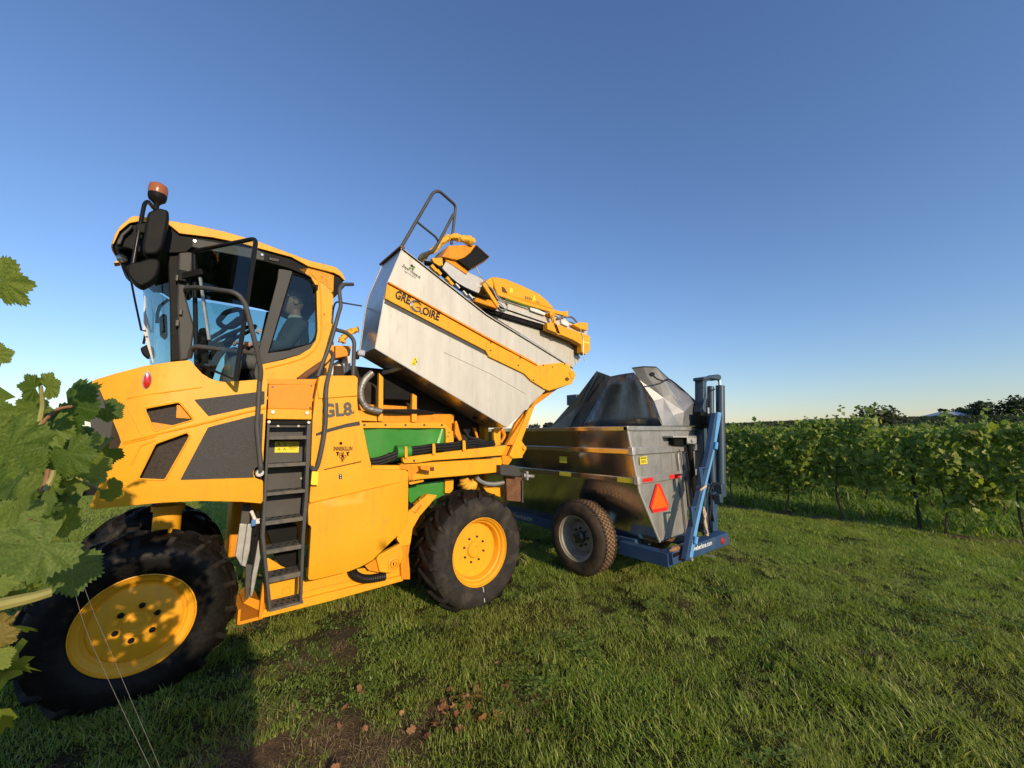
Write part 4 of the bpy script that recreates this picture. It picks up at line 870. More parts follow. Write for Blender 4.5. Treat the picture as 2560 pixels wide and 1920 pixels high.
Cb('roof_strap', tube(spline([ca(p, .9) for p in ((830, 680), (860, 730), (890, 748), (915, 680))], 5), .006, 6), 'black')
Cb('seat_back', prism([ca(p, .64) for p in rnd([(1590, 1080), (1625, 1100), (1640, 1280), (1600, 1430), (1560, 1430), (1575, 1290), (1585, 1200)], 8)], (0, .45, 0)), 'seat_fabric', bevel=.03)
Cb('seat_cushion', boxmm((-2.05, .64, 2.20), (-1.60, 1.09, 2.32)), 'seat_fabric', bevel=.04)
Cb('seat_base', boxmm((-1.95, .71, 1.95), (-1.68, 1.02, 2.20)), 'black', bevel=.02)
Cb('armrest', tube([ca((1240, 1185), 1.0), ca((1265, 1200), 1.0)], .03, 8), 'galvanised')

# mirrors, beacon, wiper
def blob(name, pts, y, t, m, bev, r=14): return Cb(name, prism([ca(p, y) for p in rnd(pts, r)], (0, t, 0)), m, bevel=bev, bseg=4)
blob('mirror', [(395, 275), (480, 240), (562, 262), (556, 340), (515, 545), (470, 598), (380, 602), (352, 560), (372, 430)], .22, .11, 'black', .045, 30)
blob('mirror', [(232, 700), (262, 664), (335, 655), (420, 628), (480, 640), (492, 670), (468, 765), (430, 808), (350, 850), (288, 815), (245, 755)], .22, .12, 'black', .05, 24)
Cb('mirror_bracket', plate('A', [(305, 365), (390, 355), (380, 440), (305, 430)], .27, .05), 'black', bevel=.008)
Cb('mirror_arm', tube(smoothpath([ca((285, 680), .28), ca((325, 450), .28), ca((345, 350), .29), ca((372, 215), .32), ca((400, 190), .34), ca((440, 245), .42)], .05), .013, 10), 'black_gloss', smooth=True)
bc = ca((468, 195), .44)
bec = Cb('beacon', lathe([(.001, -.10), (.016, -.10), (.017, -.03), (.030, -.01), (.050, .008), (.056, .03), (.057, .055)], bc, 'z', 24), 'black', smooth=True)
Cb('beacon_lens', lathe([(.056, .055), (.059, .075), (.058, .105), (.052, .128), (.036, .140), (.001, .144)], bc, 'z', 24), 'amber', smooth=True)
Cb('wiper', join(tube([ca((262, 765), .75), ca((300, 960), .75), ca((348, 1185), .75), ca((385, 1190), .75)], .008, 6)), 'black')
Cb('wiper', join(tube([ca((375, 920), .85), ca((376, 1050), .85), ca((380, 1190), .85), ca((410, 1320), .85), ca((440, 1435), .85)], [.004, .009, .014, .010, .004], 6), tube([ca((380, 1060), .85), ca((420, 1200), .85)], .008, 6)), 'white_plastic')
blob('wide_angle_mirror', [(338, 1320), (400, 1288), (444, 1318), (448, 1388), (390, 1398), (350, 1362)], 1.2, .10, 'black', .03, 14)
Cb('wide_angle_arm', tube([ca((380, 1210), 1.2), ca((365, 1290), 1.2)], .010, 6), 'black')

# ---- handrails round the cab and the ladder
def rail(name, pts, r=.017, m='grey_paint', rad=.09):
    return H(name, tube(smoothpath(pts, rad, 6), r, 12), m, smooth=True)
rail('handrail', [LP('B', (1440, 988), .045), LP('B', (1452, 955), .03), LP('B', (1420, 640), .03), LP('B', (1426, 560), .03), LP('B', (1442, 280), .03), ca((1262, 1560), .02), ca((1268, 1500), .0), ca((1225, 1290), -.07), ca((1148, 985), -.12), ca((1098, 915), -.13), ca((1045, 890), -.12), ca((800, 855), .20), ca((695, 858), .32), ca((690, 880), YC - .02)])
rail('handrail', [ca((718, 1395), YC - .10), ca((735, 1322), .30), ca((775, 1308), .25), ca((1215, 1362), -.08)])
rail('handrail', [LP('4', (825, 1235), .09), LP('4', (845, 1268), .06), LP('4', (890, 1262), .05), LP('4', (918, 1200), .045), LP('4', (975, 960), .04), LP('4', (1030, 640), .04), LP('4', (1040, 200), .04), LP('B', (1948, 420), .04), LP('B', (1955, 310), .05), LP('B', (2008, 92), .12), LP('B', (1990, 60), .2)])
rail('handrail', [LP('B', (1888, 250), .12), LP('B', (1912, 180), .12), ca((1800, 1290), .14), ca((1865, 1050), .16), ca((1882, 1000), .16), ca((1868, 870), .18), ca((1895, 832), .20), ca((1972, 832), .30)])
rail('handrail', [ca((1815, 1130), .42), ca((1822, 1020), .42), ca((1840, 965), .45), ca((2040, 998), .75)], .008)
rail('handrail', [ca((1845, 1180), .20), ca((1930, 1205), .22), ca((1985, 1262), .22), ca((1975, 1535), .22)], .018)
H('rail_foot', disc(at(px('B', (1440, 990))[0], y=.05), .03, .02, 14), 'galvanised')
# tray and white duct behind the cab
H('tray', prism([np.array(at(p, y=.40)) for p in px('A', (1840, 1300), (1965, 1305), (1950, 1380), (1840, 1400))], (0, .25, 0)), 'orange', bevel=.006)
H('white_duct', prism([np.array(at(p, y=.55)) for p in px('A', (1735, 1535), (1835, 1440), (1920, 1380), (1965, 1370), (1960, 1480), (1900, 1535))], (0, .15, 0)), 'white_plastic', bevel=.02)
H('duct_band', tube([np.array(at(p, y=.54)) for p in px('A', (1870, 1410), (1895, 1460), (1895, 1535))], .012, 6), 'grey_paint')
H('pipe_behind_cab', tube([np.array(at(p, y=.42)) for p in px('A', (1560, 1570), (1640, 1510), (1740, 1440))], .03, 10), 'rust', smooth=True)
H('blue_hose', tube([np.array(at(p, y=.45)) for p in px('A', (1610, 1560), (1660, 1500), (1700, 1490))], .02, 8), 'blue_grey', smooth=True)
wrap = spline([np.array(at(p, y=.55)) for p in px('A', (1885, 1280), (1900, 1245), (1930, 1215), (1970, 1190), (2010, 1180))], 4)
H('yellow_wrap', jitter(tube(wrap, [.032 + .005 * math.sin(i * .8) for i in range(len(wrap))], 10), .006, 4), 'cloth_yellow', smooth=True)
H('cab_rear_frame', boxmm((-1.38, .50, 1.4), (-1.30, 1.9, 2.4)), 'dark_bay')
H('engine_deck', boxmm((-1.95, .50, 1.25), (-1.3, 1.95, 1.90)), 'dark_bay')

# ================================================================== driver
def skin_body(name, nodes, edges, m, parent=None, sub=2):
    """one continuous skinned surface: nodes = {key: ((x, y, z), radius)}"""
    ks = list(nodes); me = bpy.data.meshes.new(name)
    org = np.array(nodes[ks[0]][0])
    me.from_pydata([tuple(np.array(nodes[k][0]) - org) for k in ks], [(ks.index(a), ks.index(b)) for a, b in edges], [])
    o = bpy.data.objects.new(name, me); o.location = Vector(org) - (parent_world(parent) if parent else Vector((0, 0, 0))); link(o, parent)
    me.materials.append(MATS[m])
    md = o.modifiers.new('skin', 'SKIN'); md.use_smooth_shade = True
    for i, k in enumerate(ks):
        r = nodes[k][1]; r = r if hasattr(r, '__len__') else (r, r)
        me.skin_vertices[0].data[i].radius = r; me.skin_vertices[0].data[i].use_root = (i == 0)
    s = o.modifiers.new('sub', 'SUBSURF'); s.levels = sub; s.render_levels = sub
    return o
YS = .86
hd = ca((1512, 975), YS)
hip = np.array((-1.76, YS, 2.40))
person = thing('person', 'driver in grey jacket and patterned cap, seated in the harvester cab', 'person', (-1.8, YS, 2.32))
nk = hd + (.03, 0, -.13); ch = hd + (.04, 0, -.33)
nodes = {'hip': (tuple(hip), (.15, .13)), 'waist': (tuple(hip + (.02, 0, .16)), (.16, .13)), 'chest': (tuple(ch), (.19, .13)), 'collar': (tuple(nk + (.01, 0, -.06)), (.09, .08)),
         'shl': (tuple(ch + (.01, -.19, .10)), .075), 'ell': (tuple(ch + (-.12, -.24, -.16)), .055), 'wrl': (tuple(ch + (-.36, -.16, -.18)), .040),
         'shr': (tuple(ch + (.01, .19, .10)), .075), 'elr': (tuple(ch + (-.12, .24, -.16)), .055), 'wrr': (tuple(ch + (-.36, .16, -.18)), .040),
         'knl': (tuple(hip + (-.40, -.11, .0)), .085), 'anl': (tuple(hip + (-.44, -.11, -.42)), .06), 'tol': (tuple(hip + (-.60, -.11, -.49)), .045),
         'knr': (tuple(hip + (-.40, .11, .0)), .085), 'anr': (tuple(hip + (-.44, .11, -.42)), .06), 'tor': (tuple(hip + (-.60, .11, -.49)), .045),
         'hl': (tuple(hip + (-.08, -.11, -.02)), .10), 'hr': (tuple(hip + (-.08, .11, -.02)), .10)}
skin_body('jacket', nodes, [('hip', 'waist'), ('waist', 'chest'), ('chest', 'collar'), ('chest', 'shl'), ('shl', 'ell'), ('ell', 'wrl'), ('chest', 'shr'), ('shr', 'elr'), ('elr', 'wrr'), ('hip', 'hl'), ('hl', 'knl'), ('knl', 'anl'), ('anl', 'tol'), ('hip', 'hr'), ('hr', 'knr'), ('knr', 'anr'), ('anr', 'tor')], 'jacket', person)
# head: one surface shaped from an ellipsoid, with brow, nose, mouth, chin and ears (looking towards -x)
V = []; F = []; nu, nv = 28, 20
for j in range(nv + 1):
    ph = math.pi * j / nv
    for i in range(nu):
        th = 2 * math.pi * i / nu
        x, y, z = math.sin(ph) * math.cos(th), math.sin(ph) * math.sin(th), math.cos(ph)
        X, Y, Z = .098 * x, .076 * y, .122 * z
        if z < -.1: X += -.018 * (-z) * 1.0; Y *= 1 - .25 * (-z)
        front = max(0, -x) ** 3
        ay = abs(y)
        X -= .030 * front * math.exp(-((z + .12) / .16) ** 2 - (y / .22) ** 2)          # nose
        X -= .010 * front * math.exp(-((z - .18) / .10) ** 2)                           # brow
        X += .012 * front * math.exp(-((z - .02) / .09) ** 2 - ((ay - .42) / .16) ** 2)  # eye sockets
        X += .006 * front * math.exp(-((z + .52) / .05) ** 2 - (y / .35) ** 2)           # mouth
        X -= .012 * front * math.exp(-((z + .78) / .14) ** 2 - (y / .4) ** 2)            # chin
        V.append((hd[0] + X, hd[1] + Y, hd[2] + Z))
for j in range(nv):
    for i in range(nu): F.append((j * nu + i, j * nu + (i + 1) % nu, (j + 1) * nu + (i + 1) % nu, (j + 1) * nu + i))
neck = tube([tuple(hd + (.02, 0, -.07)), tuple(nk), tuple(nk + (.01, 0, -.07))], [.05, .052, .06], 14)
ears = [lathe([(.001, -.012), (.018, -.012), (.027, -.004), (.022, .006), (.001, .004)], (hd[0] + .012, hd[1] + s * .078, hd[2] - .008), 'y', 12) for s in (-1, 1)]
mk('head', join((V, F), neck, *ears), 'skin', person, smooth=True)
for s in (-1, 1): mk('eye', lathe([(.001, -.004), (.009, 0), (.001, .004)], (hd[0] - .088, hd[1] + s * .032, hd[2] + .004), 'x', 10), 'print_black', person, smooth=True)
capV = []; capF = []
for j in range(7):
    ph = .5 * math.pi * j / 6
    for i in range(24):
        th = 2 * math.pi * i / 24; capV.append((hd[0] + .004 + .106 * math.sin(ph + .02) * math.cos(th), hd[1] + .083 * math.sin(ph + .02) * math.sin(th), hd[2] + .038 + .092 * math.cos(ph)))
for j in range(6):
    for i in range(24): capF.append((j * 24 + i, j * 24 + (i + 1) % 24, j * 24 + 24 + (i + 1) % 24, j * 24 + 24 + i))
brim = prism([(hd[0] - .07 - .10 * math.cos(a), hd[1] + .072 * math.sin(a), hd[2] + .040 - .012 * math.cos(a)) for a in np.linspace(-math.pi / 2, math.pi / 2, 12)], (0, 0, -.006))
mk('cap', join((capV, capF), brim), 'cap', person, smooth=True)
mk('hair', lathe([(.001, .0), (.080, .0), (.080, -.035), (.07, -.05), (.001, -.05)], (hd[0] + .018, hd[1], hd[2] + .035), 'z', 20), 'print_grey', person, smooth=True)
mk('shirt_collar', lathe([(.058, -.03), (.060, .012), (.064, .014), (.068, -.03)], tuple(nk + (.0, 0, -.02)), 'z', 18), 'shirt', person, smooth=True)
# hands on the controls
for s in (-1, 1):
    w = np.array(nodes['wrl' if s < 0 else 'wrr'][0]); hn = {'w': (tuple(w), .034), 'p': (tuple(w + (-.06, 0, .005)), (.038, .022)), 'k': (tuple(w + (-.10, 0, .005)), (.036, .018))}
    ed = [('w', 'p'), ('p', 'k')]
    for i, (dy, ln) in enumerate(((-.030, .055), (-.010, .066), (.010, .062), (.029, .048))):
        hn['a%d' % i] = (tuple(w + (-.10 - ln * .55, dy, .012)), .009); hn['b%d' % i] = (tuple(w + (-.10 - ln * .75, dy, -.022)), .008); ed += [('k', 'a%d' % i), ('a%d' % i, 'b%d' % i)]
    hn['t0'] = (tuple(w + (-.075, -s * .045, .0)), .011); hn['t1'] = (tuple(w + (-.11, -s * .05, -.015)), .009); ed += [('p', 't0'), ('t0', 't1')]
    skin_body('hand', hn, ed, 'skin', person, 1)
# ================================================================== the grape trailer behind the harvester
TR = thing('grape_trailer', 'stainless steel grape trailer on blue frame with orange warning triangle, behind the harvester', 'trailer', (2.2, 1.0, 0))
def W(name, geo, m, parent=None, **k): return mk(name, geo, m, parent or TR, **k)
def fy(k, p, y): return np.array(at(px(k, p)[0], y=y))
def fx(k, p, x): return np.array(at(px(k, p)[0], x=x))
Y0, Y1 = -.90, 3.3
half = [(1.36, 1.80), (1.43, 1.54), (1.51, 1.21), (1.555, 1.06), (1.93, .46)]
xc = 2.22
prof = half + [(2 * xc - a, b) for a, b in reversed(half)]
# side and floor plates (open top), each a sheet of its own
def long_plate(a, b, t=.012, m='tub_steel', name='side_wall', ny=14):
    a = np.array(a); b = np.array(b); d = b - a; nrm = np.array((-d[1], d[0])) / np.linalg.norm(d) * t
    V = []; F = []
    for i in range(ny + 1):
        y = Y0 + (Y1 - Y0) * i / ny
        for (x, z) in (a, b, b + nrm, a + nrm): V.append((x, y, z))
    for i in range(ny):
        for j in range(4): F.append((i * 4 + j, i * 4 + (j + 1) % 4, i * 4 + 4 + (j + 1) % 4, i * 4 + 4 + j))
    F += [(0, 1, 2, 3), tuple(ny * 4 + j for j in (3, 2, 1, 0))]
    return W(name, (V, F), m)
long_plate(prof[1], prof[0]); long_plate(prof[2], prof[1]); long_plate(prof[4], prof[2])
long_plate(prof[5], prof[4], name='floor_plate')
long_plate(prof[7], prof[5]); long_plate(prof[9], prof[7])
rear = W('rear_wall', prism([(a, Y0, b) for a, b in prof], (0, .012, 0)), 'tub_rear', bevel=.004)
W('front_wall', prism([(a, Y1, b) for a, b in prof], (0, .012, 0)), 'tub_rear')
for (a, b), m in ((prof[0], 'tub_steel'), (prof[9], 'tub_steel')): W('rim', boxmm((a - .02, Y0 - .02, b - .045), (a + .03, Y1, b + .008)), m, bevel=.005)
W('rim', boxmm((1.34, Y0 - .025, 1.757), (3.10, Y0 + .03, 1.81)), 'tub_rear', bevel=.005)
for i in (1, 2):
    a, b = prof[i]; W('rib', boxmm((a - .025, Y0 + .0, b - .05), (a + .005, Y1, b + .015)), 'tub_steel', bevel=.008)
    W('rib', boxmm((a - .025, Y0 - .03, b - .055), (2 * xc - a + .02, Y0 + .002, b + .03)), 'tub_rear', bevel=.006)
    W('rib_end', box((a - .005, Y0 - .012, b - .012), (.06, .06, .10)), 'steel_plain', bevel=.01)
for i in range(4): W('edge_weld', tube([(prof[i][0], Y0 - .004, prof[i][1]), (prof[i + 1][0], Y0 - .004, prof[i + 1][1])], .014, 8), 'steel_plain', smooth=True)
# rear wall fittings
for xs in ((1185, 1220), (1232, 1262)):
    P = [fy('F', p, Y0 - .002) for p in ((xs[0], 700), (xs[1] - 12, 700), (xs[1] + 38, 1240), (xs[0] + 62, 1250))]; W('stiffener', prism(P, (0, -.035, 0)), 'tub_rear', bevel=.006)
W('gate_frame', tube([fy('F', p, Y0 - .004) for p in ((1215, 1085), (1145, 1100), (1143, 1290))], .008, 6), 'tub_rear')
W('ram_bracket', prism([fy('F', p, Y0 - .08) for p in ((1172, 582), (1265, 585), (1265, 650), (1180, 645))], (0, .08, 0)), 'black', bevel=.004)
W('ram_bracket', join(prism([fy('F', p, Y0 - .14) for p in ((1168, 580), (1330, 580), (1332, 592), (1172, 592))], (0, .14, 0)), prism([fy('F', p, Y0 - .14) for p in ((1268, 585), (1332, 582), (1332, 634), (1270, 632))], (0, .02, 0))), 'steel_plain', bevel=.004)
q = fy('F', (1300, 612), Y0 - .145); W('ram_pin', join(disc(q, .022, .02, 12), box(q + (0, -.012, 0), (.06, .02, .03))), 'steel_plain', bevel=.004)
W('tilt_ram', tube([fy('F', p, Y0 - .09) for p in ((1280, 640), (1322, 1070))], .040, 14), 'black', smooth=True)
W('tilt_ram_tube', tube([fy('F', p, Y0 - .12) for p in ((1255, 660), (1275, 790), (1305, 1060))], .012, 8), 'hose', smooth=True)
# deflector sheets standing in the tub
def facet(name, pts, m, t=.006, **k):
    P = [np.array(p) for p in pts]; c = sum(P) / len(P); nn = np.cross(P[1] - P[0], P[2] - P[0]); nn /= np.linalg.norm(nn)
    n_ = len(P); V = [tuple(p) for p in P] + [tuple(c)] + [tuple(p + nn * t) for p in P] + [tuple(c + nn * t)]
    F = []
    for i in range(n_):
        j = (i + 1) % n_; F += [(i, j, n_), (j + n_ + 1, i + n_ + 1, 2 * n_ + 1), (i, i + n_ + 1, j + n_ + 1, j)]
    return W(name, (V, F), m, **k)
pk = fx('8', (885, 220), 2.62); pk2 = fx('8', (1045, 280), 2.66)
bl = fx('8', (318, 905), 2.55); bl2 = fx('8', (560, 890), 2.60); bl3 = fx('8', (690, 890), 2.66)
mid = fx('8', (690, 480), 2.58)
facet('deflector_sheet', [bl, mid, pk, pk2, bl3, bl2], 'wet_steel')
for a, b, w_ in (((905, 245), (560, 890), .012), ((965, 262), (750, 560), .012), ((1030, 290), (690, 880), .012), ((940, 255), (735, 560), .008)):
    W('deflector_fold', tube([fx('8', a, 2.60), fx('8', b, 2.60)], w_, 6), 'wet_steel')
# curved back sheet
cols = [((1045, 280), (690, 895), 2.66), ((1130, 262), (900, 895), 2.74), ((1220, 248), (1150, 885), 2.76), ((1310, 235), (1400, 870), 2.66), ((1400, 330), (1640, 850), 2.40)]
V = []; F = []
for (a, b, x) in cols:
    for j in range(6):
        t = j / 5; p = (a[0] + (b[0] - a[0]) * t, a[1] + (b[1] - a[1]) * t); V.append(tuple(fx('8', p, x)))
for i in range(len(cols) - 1):
    for j in range(5): F.append((i * 6 + j, i * 6 + j + 1, i * 6 + 7 + j, i * 6 + 6 + j))
bs = W('deflector_sheet', (V, F), 'wet_steel', smooth=True); so = bs.modifiers.new('solid', 'SOLIDIFY'); so.thickness = .006
hA = fy('8', (1288, 185), -.50); hB = fy('8', (1420, 168), -.62); hC = fy('8', (1565, 172), -.72); hD = fy('8', (1815, 550), -.84); hE = fy('8', (1655, 528), -.74)
hF = fy('8', (1892, 690), -.90); hG = fy('8', (1870, 850), -.88); hH = fy('8', (1650, 850), -.80); hI = fy('8', (1500, 560), -.60); hJ = fy('8', (1375, 320), -.54)
hK = fy('8', (2038, 578), -.86); hL = fy('8', (2032, 850), -.88); hM = fy('8', (1975, 600), -.90); hN = fy('8', (1905, 850), -.88)
hO = fy('8', (1720, 315), -.72)
facet('hood_sheet', [hA, hB, hC, hE, hJ], 'hood_steel'); facet('hood_sheet', [hJ, hE, hH, hI], 'hood_steel')
facet('hood_sheet', [hE, hF, hG, hH], 'hood_steel'); facet('hood_sheet', [hC, hD, hF, hE], 'hood_steel')
facet('hood_sheet', [hC, hO, hK, hM, hD], 'hood_steel'); facet('hood_sheet', [hD, hM, hF], 'hood_steel')
facet('hood_sheet', [hM, hK, hN, hG, hF], 'hood_steel'); facet('hood_sheet', [hK, hL, hN], 'hood_steel')
W('hood_edge', tube([hA, hB, hC, hO, hK], .008, 6), 'wet_steel', smooth=True)
W('cable', tube(spline([fy('8', p, -.80) for p in ((1500, 255), (1530, 270), (1580, 310), (1660, 335), (1720, 315), (1870, 430), (2030, 580))], 5), .010, 6), 'hose', smooth=True)
W('cable_knot', tube(spline([fy('8', p, -.80) for p in ((1490, 262), (1515, 240), (1545, 250), (1530, 275), (1500, 268), (1540, 240))], 5), .010, 6), 'hose', smooth=True)
W('cable', tube(spline([fy('8', p, -.95) for p in ((2035, 575), (2075, 610), (2100, 690))], 5), .005, 6), 'hose')

# blue frame
W('frame_rail', boxmm((1.86, -.62, .31), (1.98, 4.1, .44)), 'blue_paint', bevel=.006)
W('frame_rail', boxmm((2.50, -1.05, .31), (2.62, 4.1, .44)), 'blue_paint', bevel=.006)
W('tail_rail', boxmm((1.745, -1.10, .255), (1.86, -.46, .405)), 'blue_paint', bevel=.005)
W('tail_cross', boxmm((1.86, -.58, .30), (2.7, -.46, .40)), 'blue_paint', bevel=.005)
rb = [fy('6', p, -1.15) for p in ((1450, 862), (1462, 995), (2060, 772), (2047, 640))]
beam_ = W('rear_beam', prism(rb, (0, .14, 0)), 'blue_paint', bevel=.008)
W('beam_opening', prism([fy('6', p, -1.154) for p in ((1458, 870), (1535, 845), (1530, 880), (1462, 915))], (0, .004, 0)), 'black', beam_)
lettering('beam_lettering', 'weberlane.com', fy('6', (1672, 842), -1.154), fy('6', (1868, 772), -1.154), 'print_white', beam_, bold=.02)
for p, rx in (((1985, 732), .040), ((1540, 905), .034)):
    q = fy('6', p, -1.155); W('tail_lamp', lathe([(.0001, -.014), (rx * .7, -.012), (rx, -.003), (rx, .006)], q, 'y', 18), 'red_lens', beam_, smooth=True); W('tail_lamp_rim', lathe([(rx, .004), (rx * 1.1, -.006), (rx * 1.22, .004)], q, 'y', 18), 'rust', beam_, smooth=True)
W('straw', tube(spline([fy('6', p, -1.12) for p in ((1420, 838), (1500, 812), (1600, 788))], 4), [.01, .02, .03, .035, .03, .03, .03, .02, .01], 7), 'mud')
W('step_bar', bar(fy('6', (1760, 870), -1.05), fy('6', (1905, 905), -1.2), .03, .012), 'galvanised')
W('valve_block', join(box((2.05, -.7, .44), (.12, .1, .08)), box((2.2, -.75, .42), (.10, .08, .06)), tube([(2.1, -.8, .45), (2.3, -.85, .40), (2.5, -.8, .42)], .02, 8)), 'rust', bevel=.008)
W('drawbar', boxmm((2.16, 4.1, .33), (2.28, 5.6, .43)), 'blue_paint', bevel=.006)
lettering('frame_lettering', 'WEBER', (1.852, fx('F', (78, 1200), 1.852)[1], .352), (1.852, fx('F', (200, 1200), 1.852)[1], .352), 'print_faded', TR, bold=.02, h=.055)

# wheels
def road_wheel(c, sgn):
    w = bpy.data.objects.new('wheel', None); w.location = Vector(c) - TR.location; link(w, TR)
    R, Rr, wd = .437, .268, .27
    pr_ = [(Rr - .01, .03), (Rr + .005, .0), (Rr + .04, -.014), (Rr + .10, -.016), (R - .035, .0), (R - .008, .022), (R, .05), (R + .004, wd / 2), (R, wd - .05), (R - .01, wd - .02), (R - .04, wd), (Rr + .08, wd + .014), (Rr, wd)]
    parts = [lathe([(r, sgn * a) for r, a in pr_], c, 'x', 72)]
    for k in range(56):
        for row in range(6):
            th = 2 * math.pi * (k + .5 * (row % 2) + .13 * math.sin(row * 7)) / 56; a0 = .030 + row * (wd - .07) / 5.6
            V = []
            for (dr, da, dt) in ((-.01, 0, -.040), (-.01, .034, -.030), (-.01, .034, .040), (-.01, 0, .030), (.012, .003, -.034), (.012, .031, -.026), (.012, .031, .034), (.012, .003, .026)):
                V.append((c[0] + sgn * (a0 + da), c[1] + (R + dr) * math.cos(th + dt), c[2] + (R + dr) * math.sin(th + dt)))
            parts.append((V, [(4, 5, 6, 7), (0, 1, 5, 4), (1, 2, 6, 5), (2, 3, 7, 6), (3, 0, 4, 7)]))
    mk('tyre', join(*parts), 'rubber_muddy', w, smooth=True)
    mk('mud_cake', lathe([(R + .002, sgn * .06), (R + .009, sgn * .08), (R + .009, sgn * .19), (R + .002, sgn * .21)], c, 'x', 72), 'mud', w)
    pr2 = [(Rr - .02, .06), (Rr - .004, .012), (Rr + .006, -.002), (Rr + .002, .006), (Rr - .02, .014), (Rr - .03, .05), (Rr - .045, .058), (Rr - .055, .12), (.195, .150), (.185, .135), (.17, .128), (.10, .120), (.095, .118), (.0005, .118)]
    mk('rim', lathe([(r, sgn * a) for r, a in pr2], c, 'x', 56), 'rim_white', w, smooth=True)
    mk('hub', lathe([(.072, .12), (.070, .07), (.055, .055), (.040, .05), (.038, .025), (.0005, .02)], (c[0] + .0 * sgn, c[1], c[2]), 'x', 20) if sgn > 0 else lathe([(.07, -.12), (.001, -.05)], c, 'x', 12), 'bolt', w, smooth=True)
    for k in range(8):
        th = 2 * math.pi * k / 8; mk('wheel_nut', lathe([(.016, .12), (.016, .085), (.0005, .082)], (c[0], c[1] + .105 * math.cos(th), c[2] + .105 * math.sin(th)), 'x', 6), 'bolt', w) if sgn > 0 else None
road_wheel((1.36, -.10, .44), 1)
road_wheel((3.08, -.10, .44), -1)
W('axle', boxmm((1.6, -.16, .36), (2.85, -.04, .48)), 'blue_paint', bevel=.01)

# lifting mast at the rear corner
YMst = -1.02
def mq(k, p, y=YMst): return fy(k, p, y)
W('mast_channel', prism([mq('5', p) for p in ((890, 350), (905, 322), (1165, 285), (1165, 330), (970, 400), (955, 440))] + [mq('F', (1415, 1250)), mq('F', (1385, 1250))], (0, .12, 0)), 'blue_grey', bevel=.006)
W('mast_cap', prism([mq('5', p, YMst - .03) for p in ((905, 320), (1150, 285), (1180, 268), (1225, 285), (1238, 325), (1230, 375), (1150, 370), (1050, 350), (910, 385))], (0, .16, 0)), 'blue_grey', bevel=.012)
W('mast_post', prism([mq('F', p, YMst + .10) for p in ((1400, 330), (1440, 330), (1448, 1250), (1405, 1250))], (0, .08, 0)), 'blue_paint', bevel=.006)
W('mast_cylinder', tube([mq('F', (1428, 240), YMst + .06), mq('F', (1428, 420), YMst + .06), mq('F', (1440, 900), YMst + .06)], .048, 16), 'blue_grey', smooth=True)
W('lift_cylinder', tube([mq('F', (1494, 235)), mq('F', (1500, 920))], .062, 20), 'blue_grey', smooth=True)
W('lift_rod', tube([mq('F', (1488, 190)), mq('F', (1492, 240))], .034, 14), 'chrome', smooth=True)
W('lift_foot', join(box(mq('F', (1492, 955)), (.15, .12, .18)), box(mq('F', (1475, 1010)), (.10, .12, .12))), 'blue_grey', bevel=.012)
W('mast_foot', prism([mq('F', p, YMst + .02) for p in ((1445, 980), (1475, 960), (1478, 1255), (1447, 1255))], (0, .10, 0)), 'blue_paint', bevel=.006)
W('mast_carriage', join(box(mq('F', (1375, 470), YMst + .02), (.30, .10, .22)), box(mq('F', (1420, 470), YMst - .06), (.34, .06, .12))), 'black', bevel=.01)
W('mast_brace', bar(mq('F', (1335, 620), YMst + .1), mq('F', (1392, 530), YMst + .1), .04, .05), 'blue_paint'); W('mast_brace', bar(mq('F', (1335, 560), YMst + .1), mq('F', (1392, 520), YMst + .1), .04, .05), 'blue_paint')
W('hydraulic_hose', tube(spline([mq('F', p, YMst - .06) for p in ((1455, 258), (1425, 275), (1408, 320), (1402, 400), (1408, 460), (1412, 700), (1405, 900))], 5), .011, 8), 'hose', smooth=True)
W('hose_fitting', tube([mq('F', (1410, 385), YMst - .07), mq('F', (1411, 425), YMst - .07)], .016, 8), 'galvanised', smooth=True)
W('hydraulic_hose', tube(spline([mq('F', p, YMst - .05) for p in ((1490, 905), (1450, 915), (1425, 960), (1430, 1040), (1420, 1150), (1440, 1240))], 5), .014, 8), 'hose', smooth=True)
for i in range(3): W('rope', tube(spline([mq('F', p, YMst - .10) for p in ((1378, 1070), (1395 - 8 * i, 1120), (1385 + 6 * i, 1180), (1405, 1250), (1400 + 5 * i, 1270))], 5), .010 + .006 * (i == 1), 6), 'rope', smooth=True)
for p in ((1300, 1200), (1350, 1240), (1430, 1050), (1420, 1180)): W('hose_clutter', tube(spline([mq('F', p, YMst + .05), mq('F', (p[0] + 15, p[1] - 60), YMst), mq('F', (p[0] + 30, p[1] + 20), YMst + .05)], 5), .016, 6), 'hose', smooth=True)
# light blue ladder bar with rungs
YLd = -1.24
W('ladder_rail', prism([fy('F', p, YLd) for p in ((1478, 415), (1506, 420), (1468, 640), (1385, 1000), (1345, 1200), (1302, 1445), (1280, 1440), (1325, 1200), (1362, 1030), (1445, 690))], (0, .03, 0)), 'blue_light', bevel=.004)
W('ladder_side', prism([fy('F', p, YLd - .002) for p in ((1462, 420), (1480, 418), (1445, 690), (1362, 1030), (1325, 1200), (1280, 1440), (1258, 1436), (1303, 1200), (1340, 1040), (1420, 690))], (0, .06, 0)), 'blue_paint', bevel=.003)
for (a, b) in (((1352, 798), (1420, 930)), ((1295, 1070), (1345, 1215))):
    (x0_, y0_), (x1_, y1_) = a, b
    W('rung', join(prism([fy('F', p, YLd - .03) for p in ((x0_, y0_), (x1_, y0_ - 4), (x1_, y0_ + 4), (x0_ + 22, y0_ + 9), (x0_ + 34, y1_ - 25), (x0_ + 14, y1_ - 5))], (0, .03, 0))), 'blue_paint', bevel=.004)
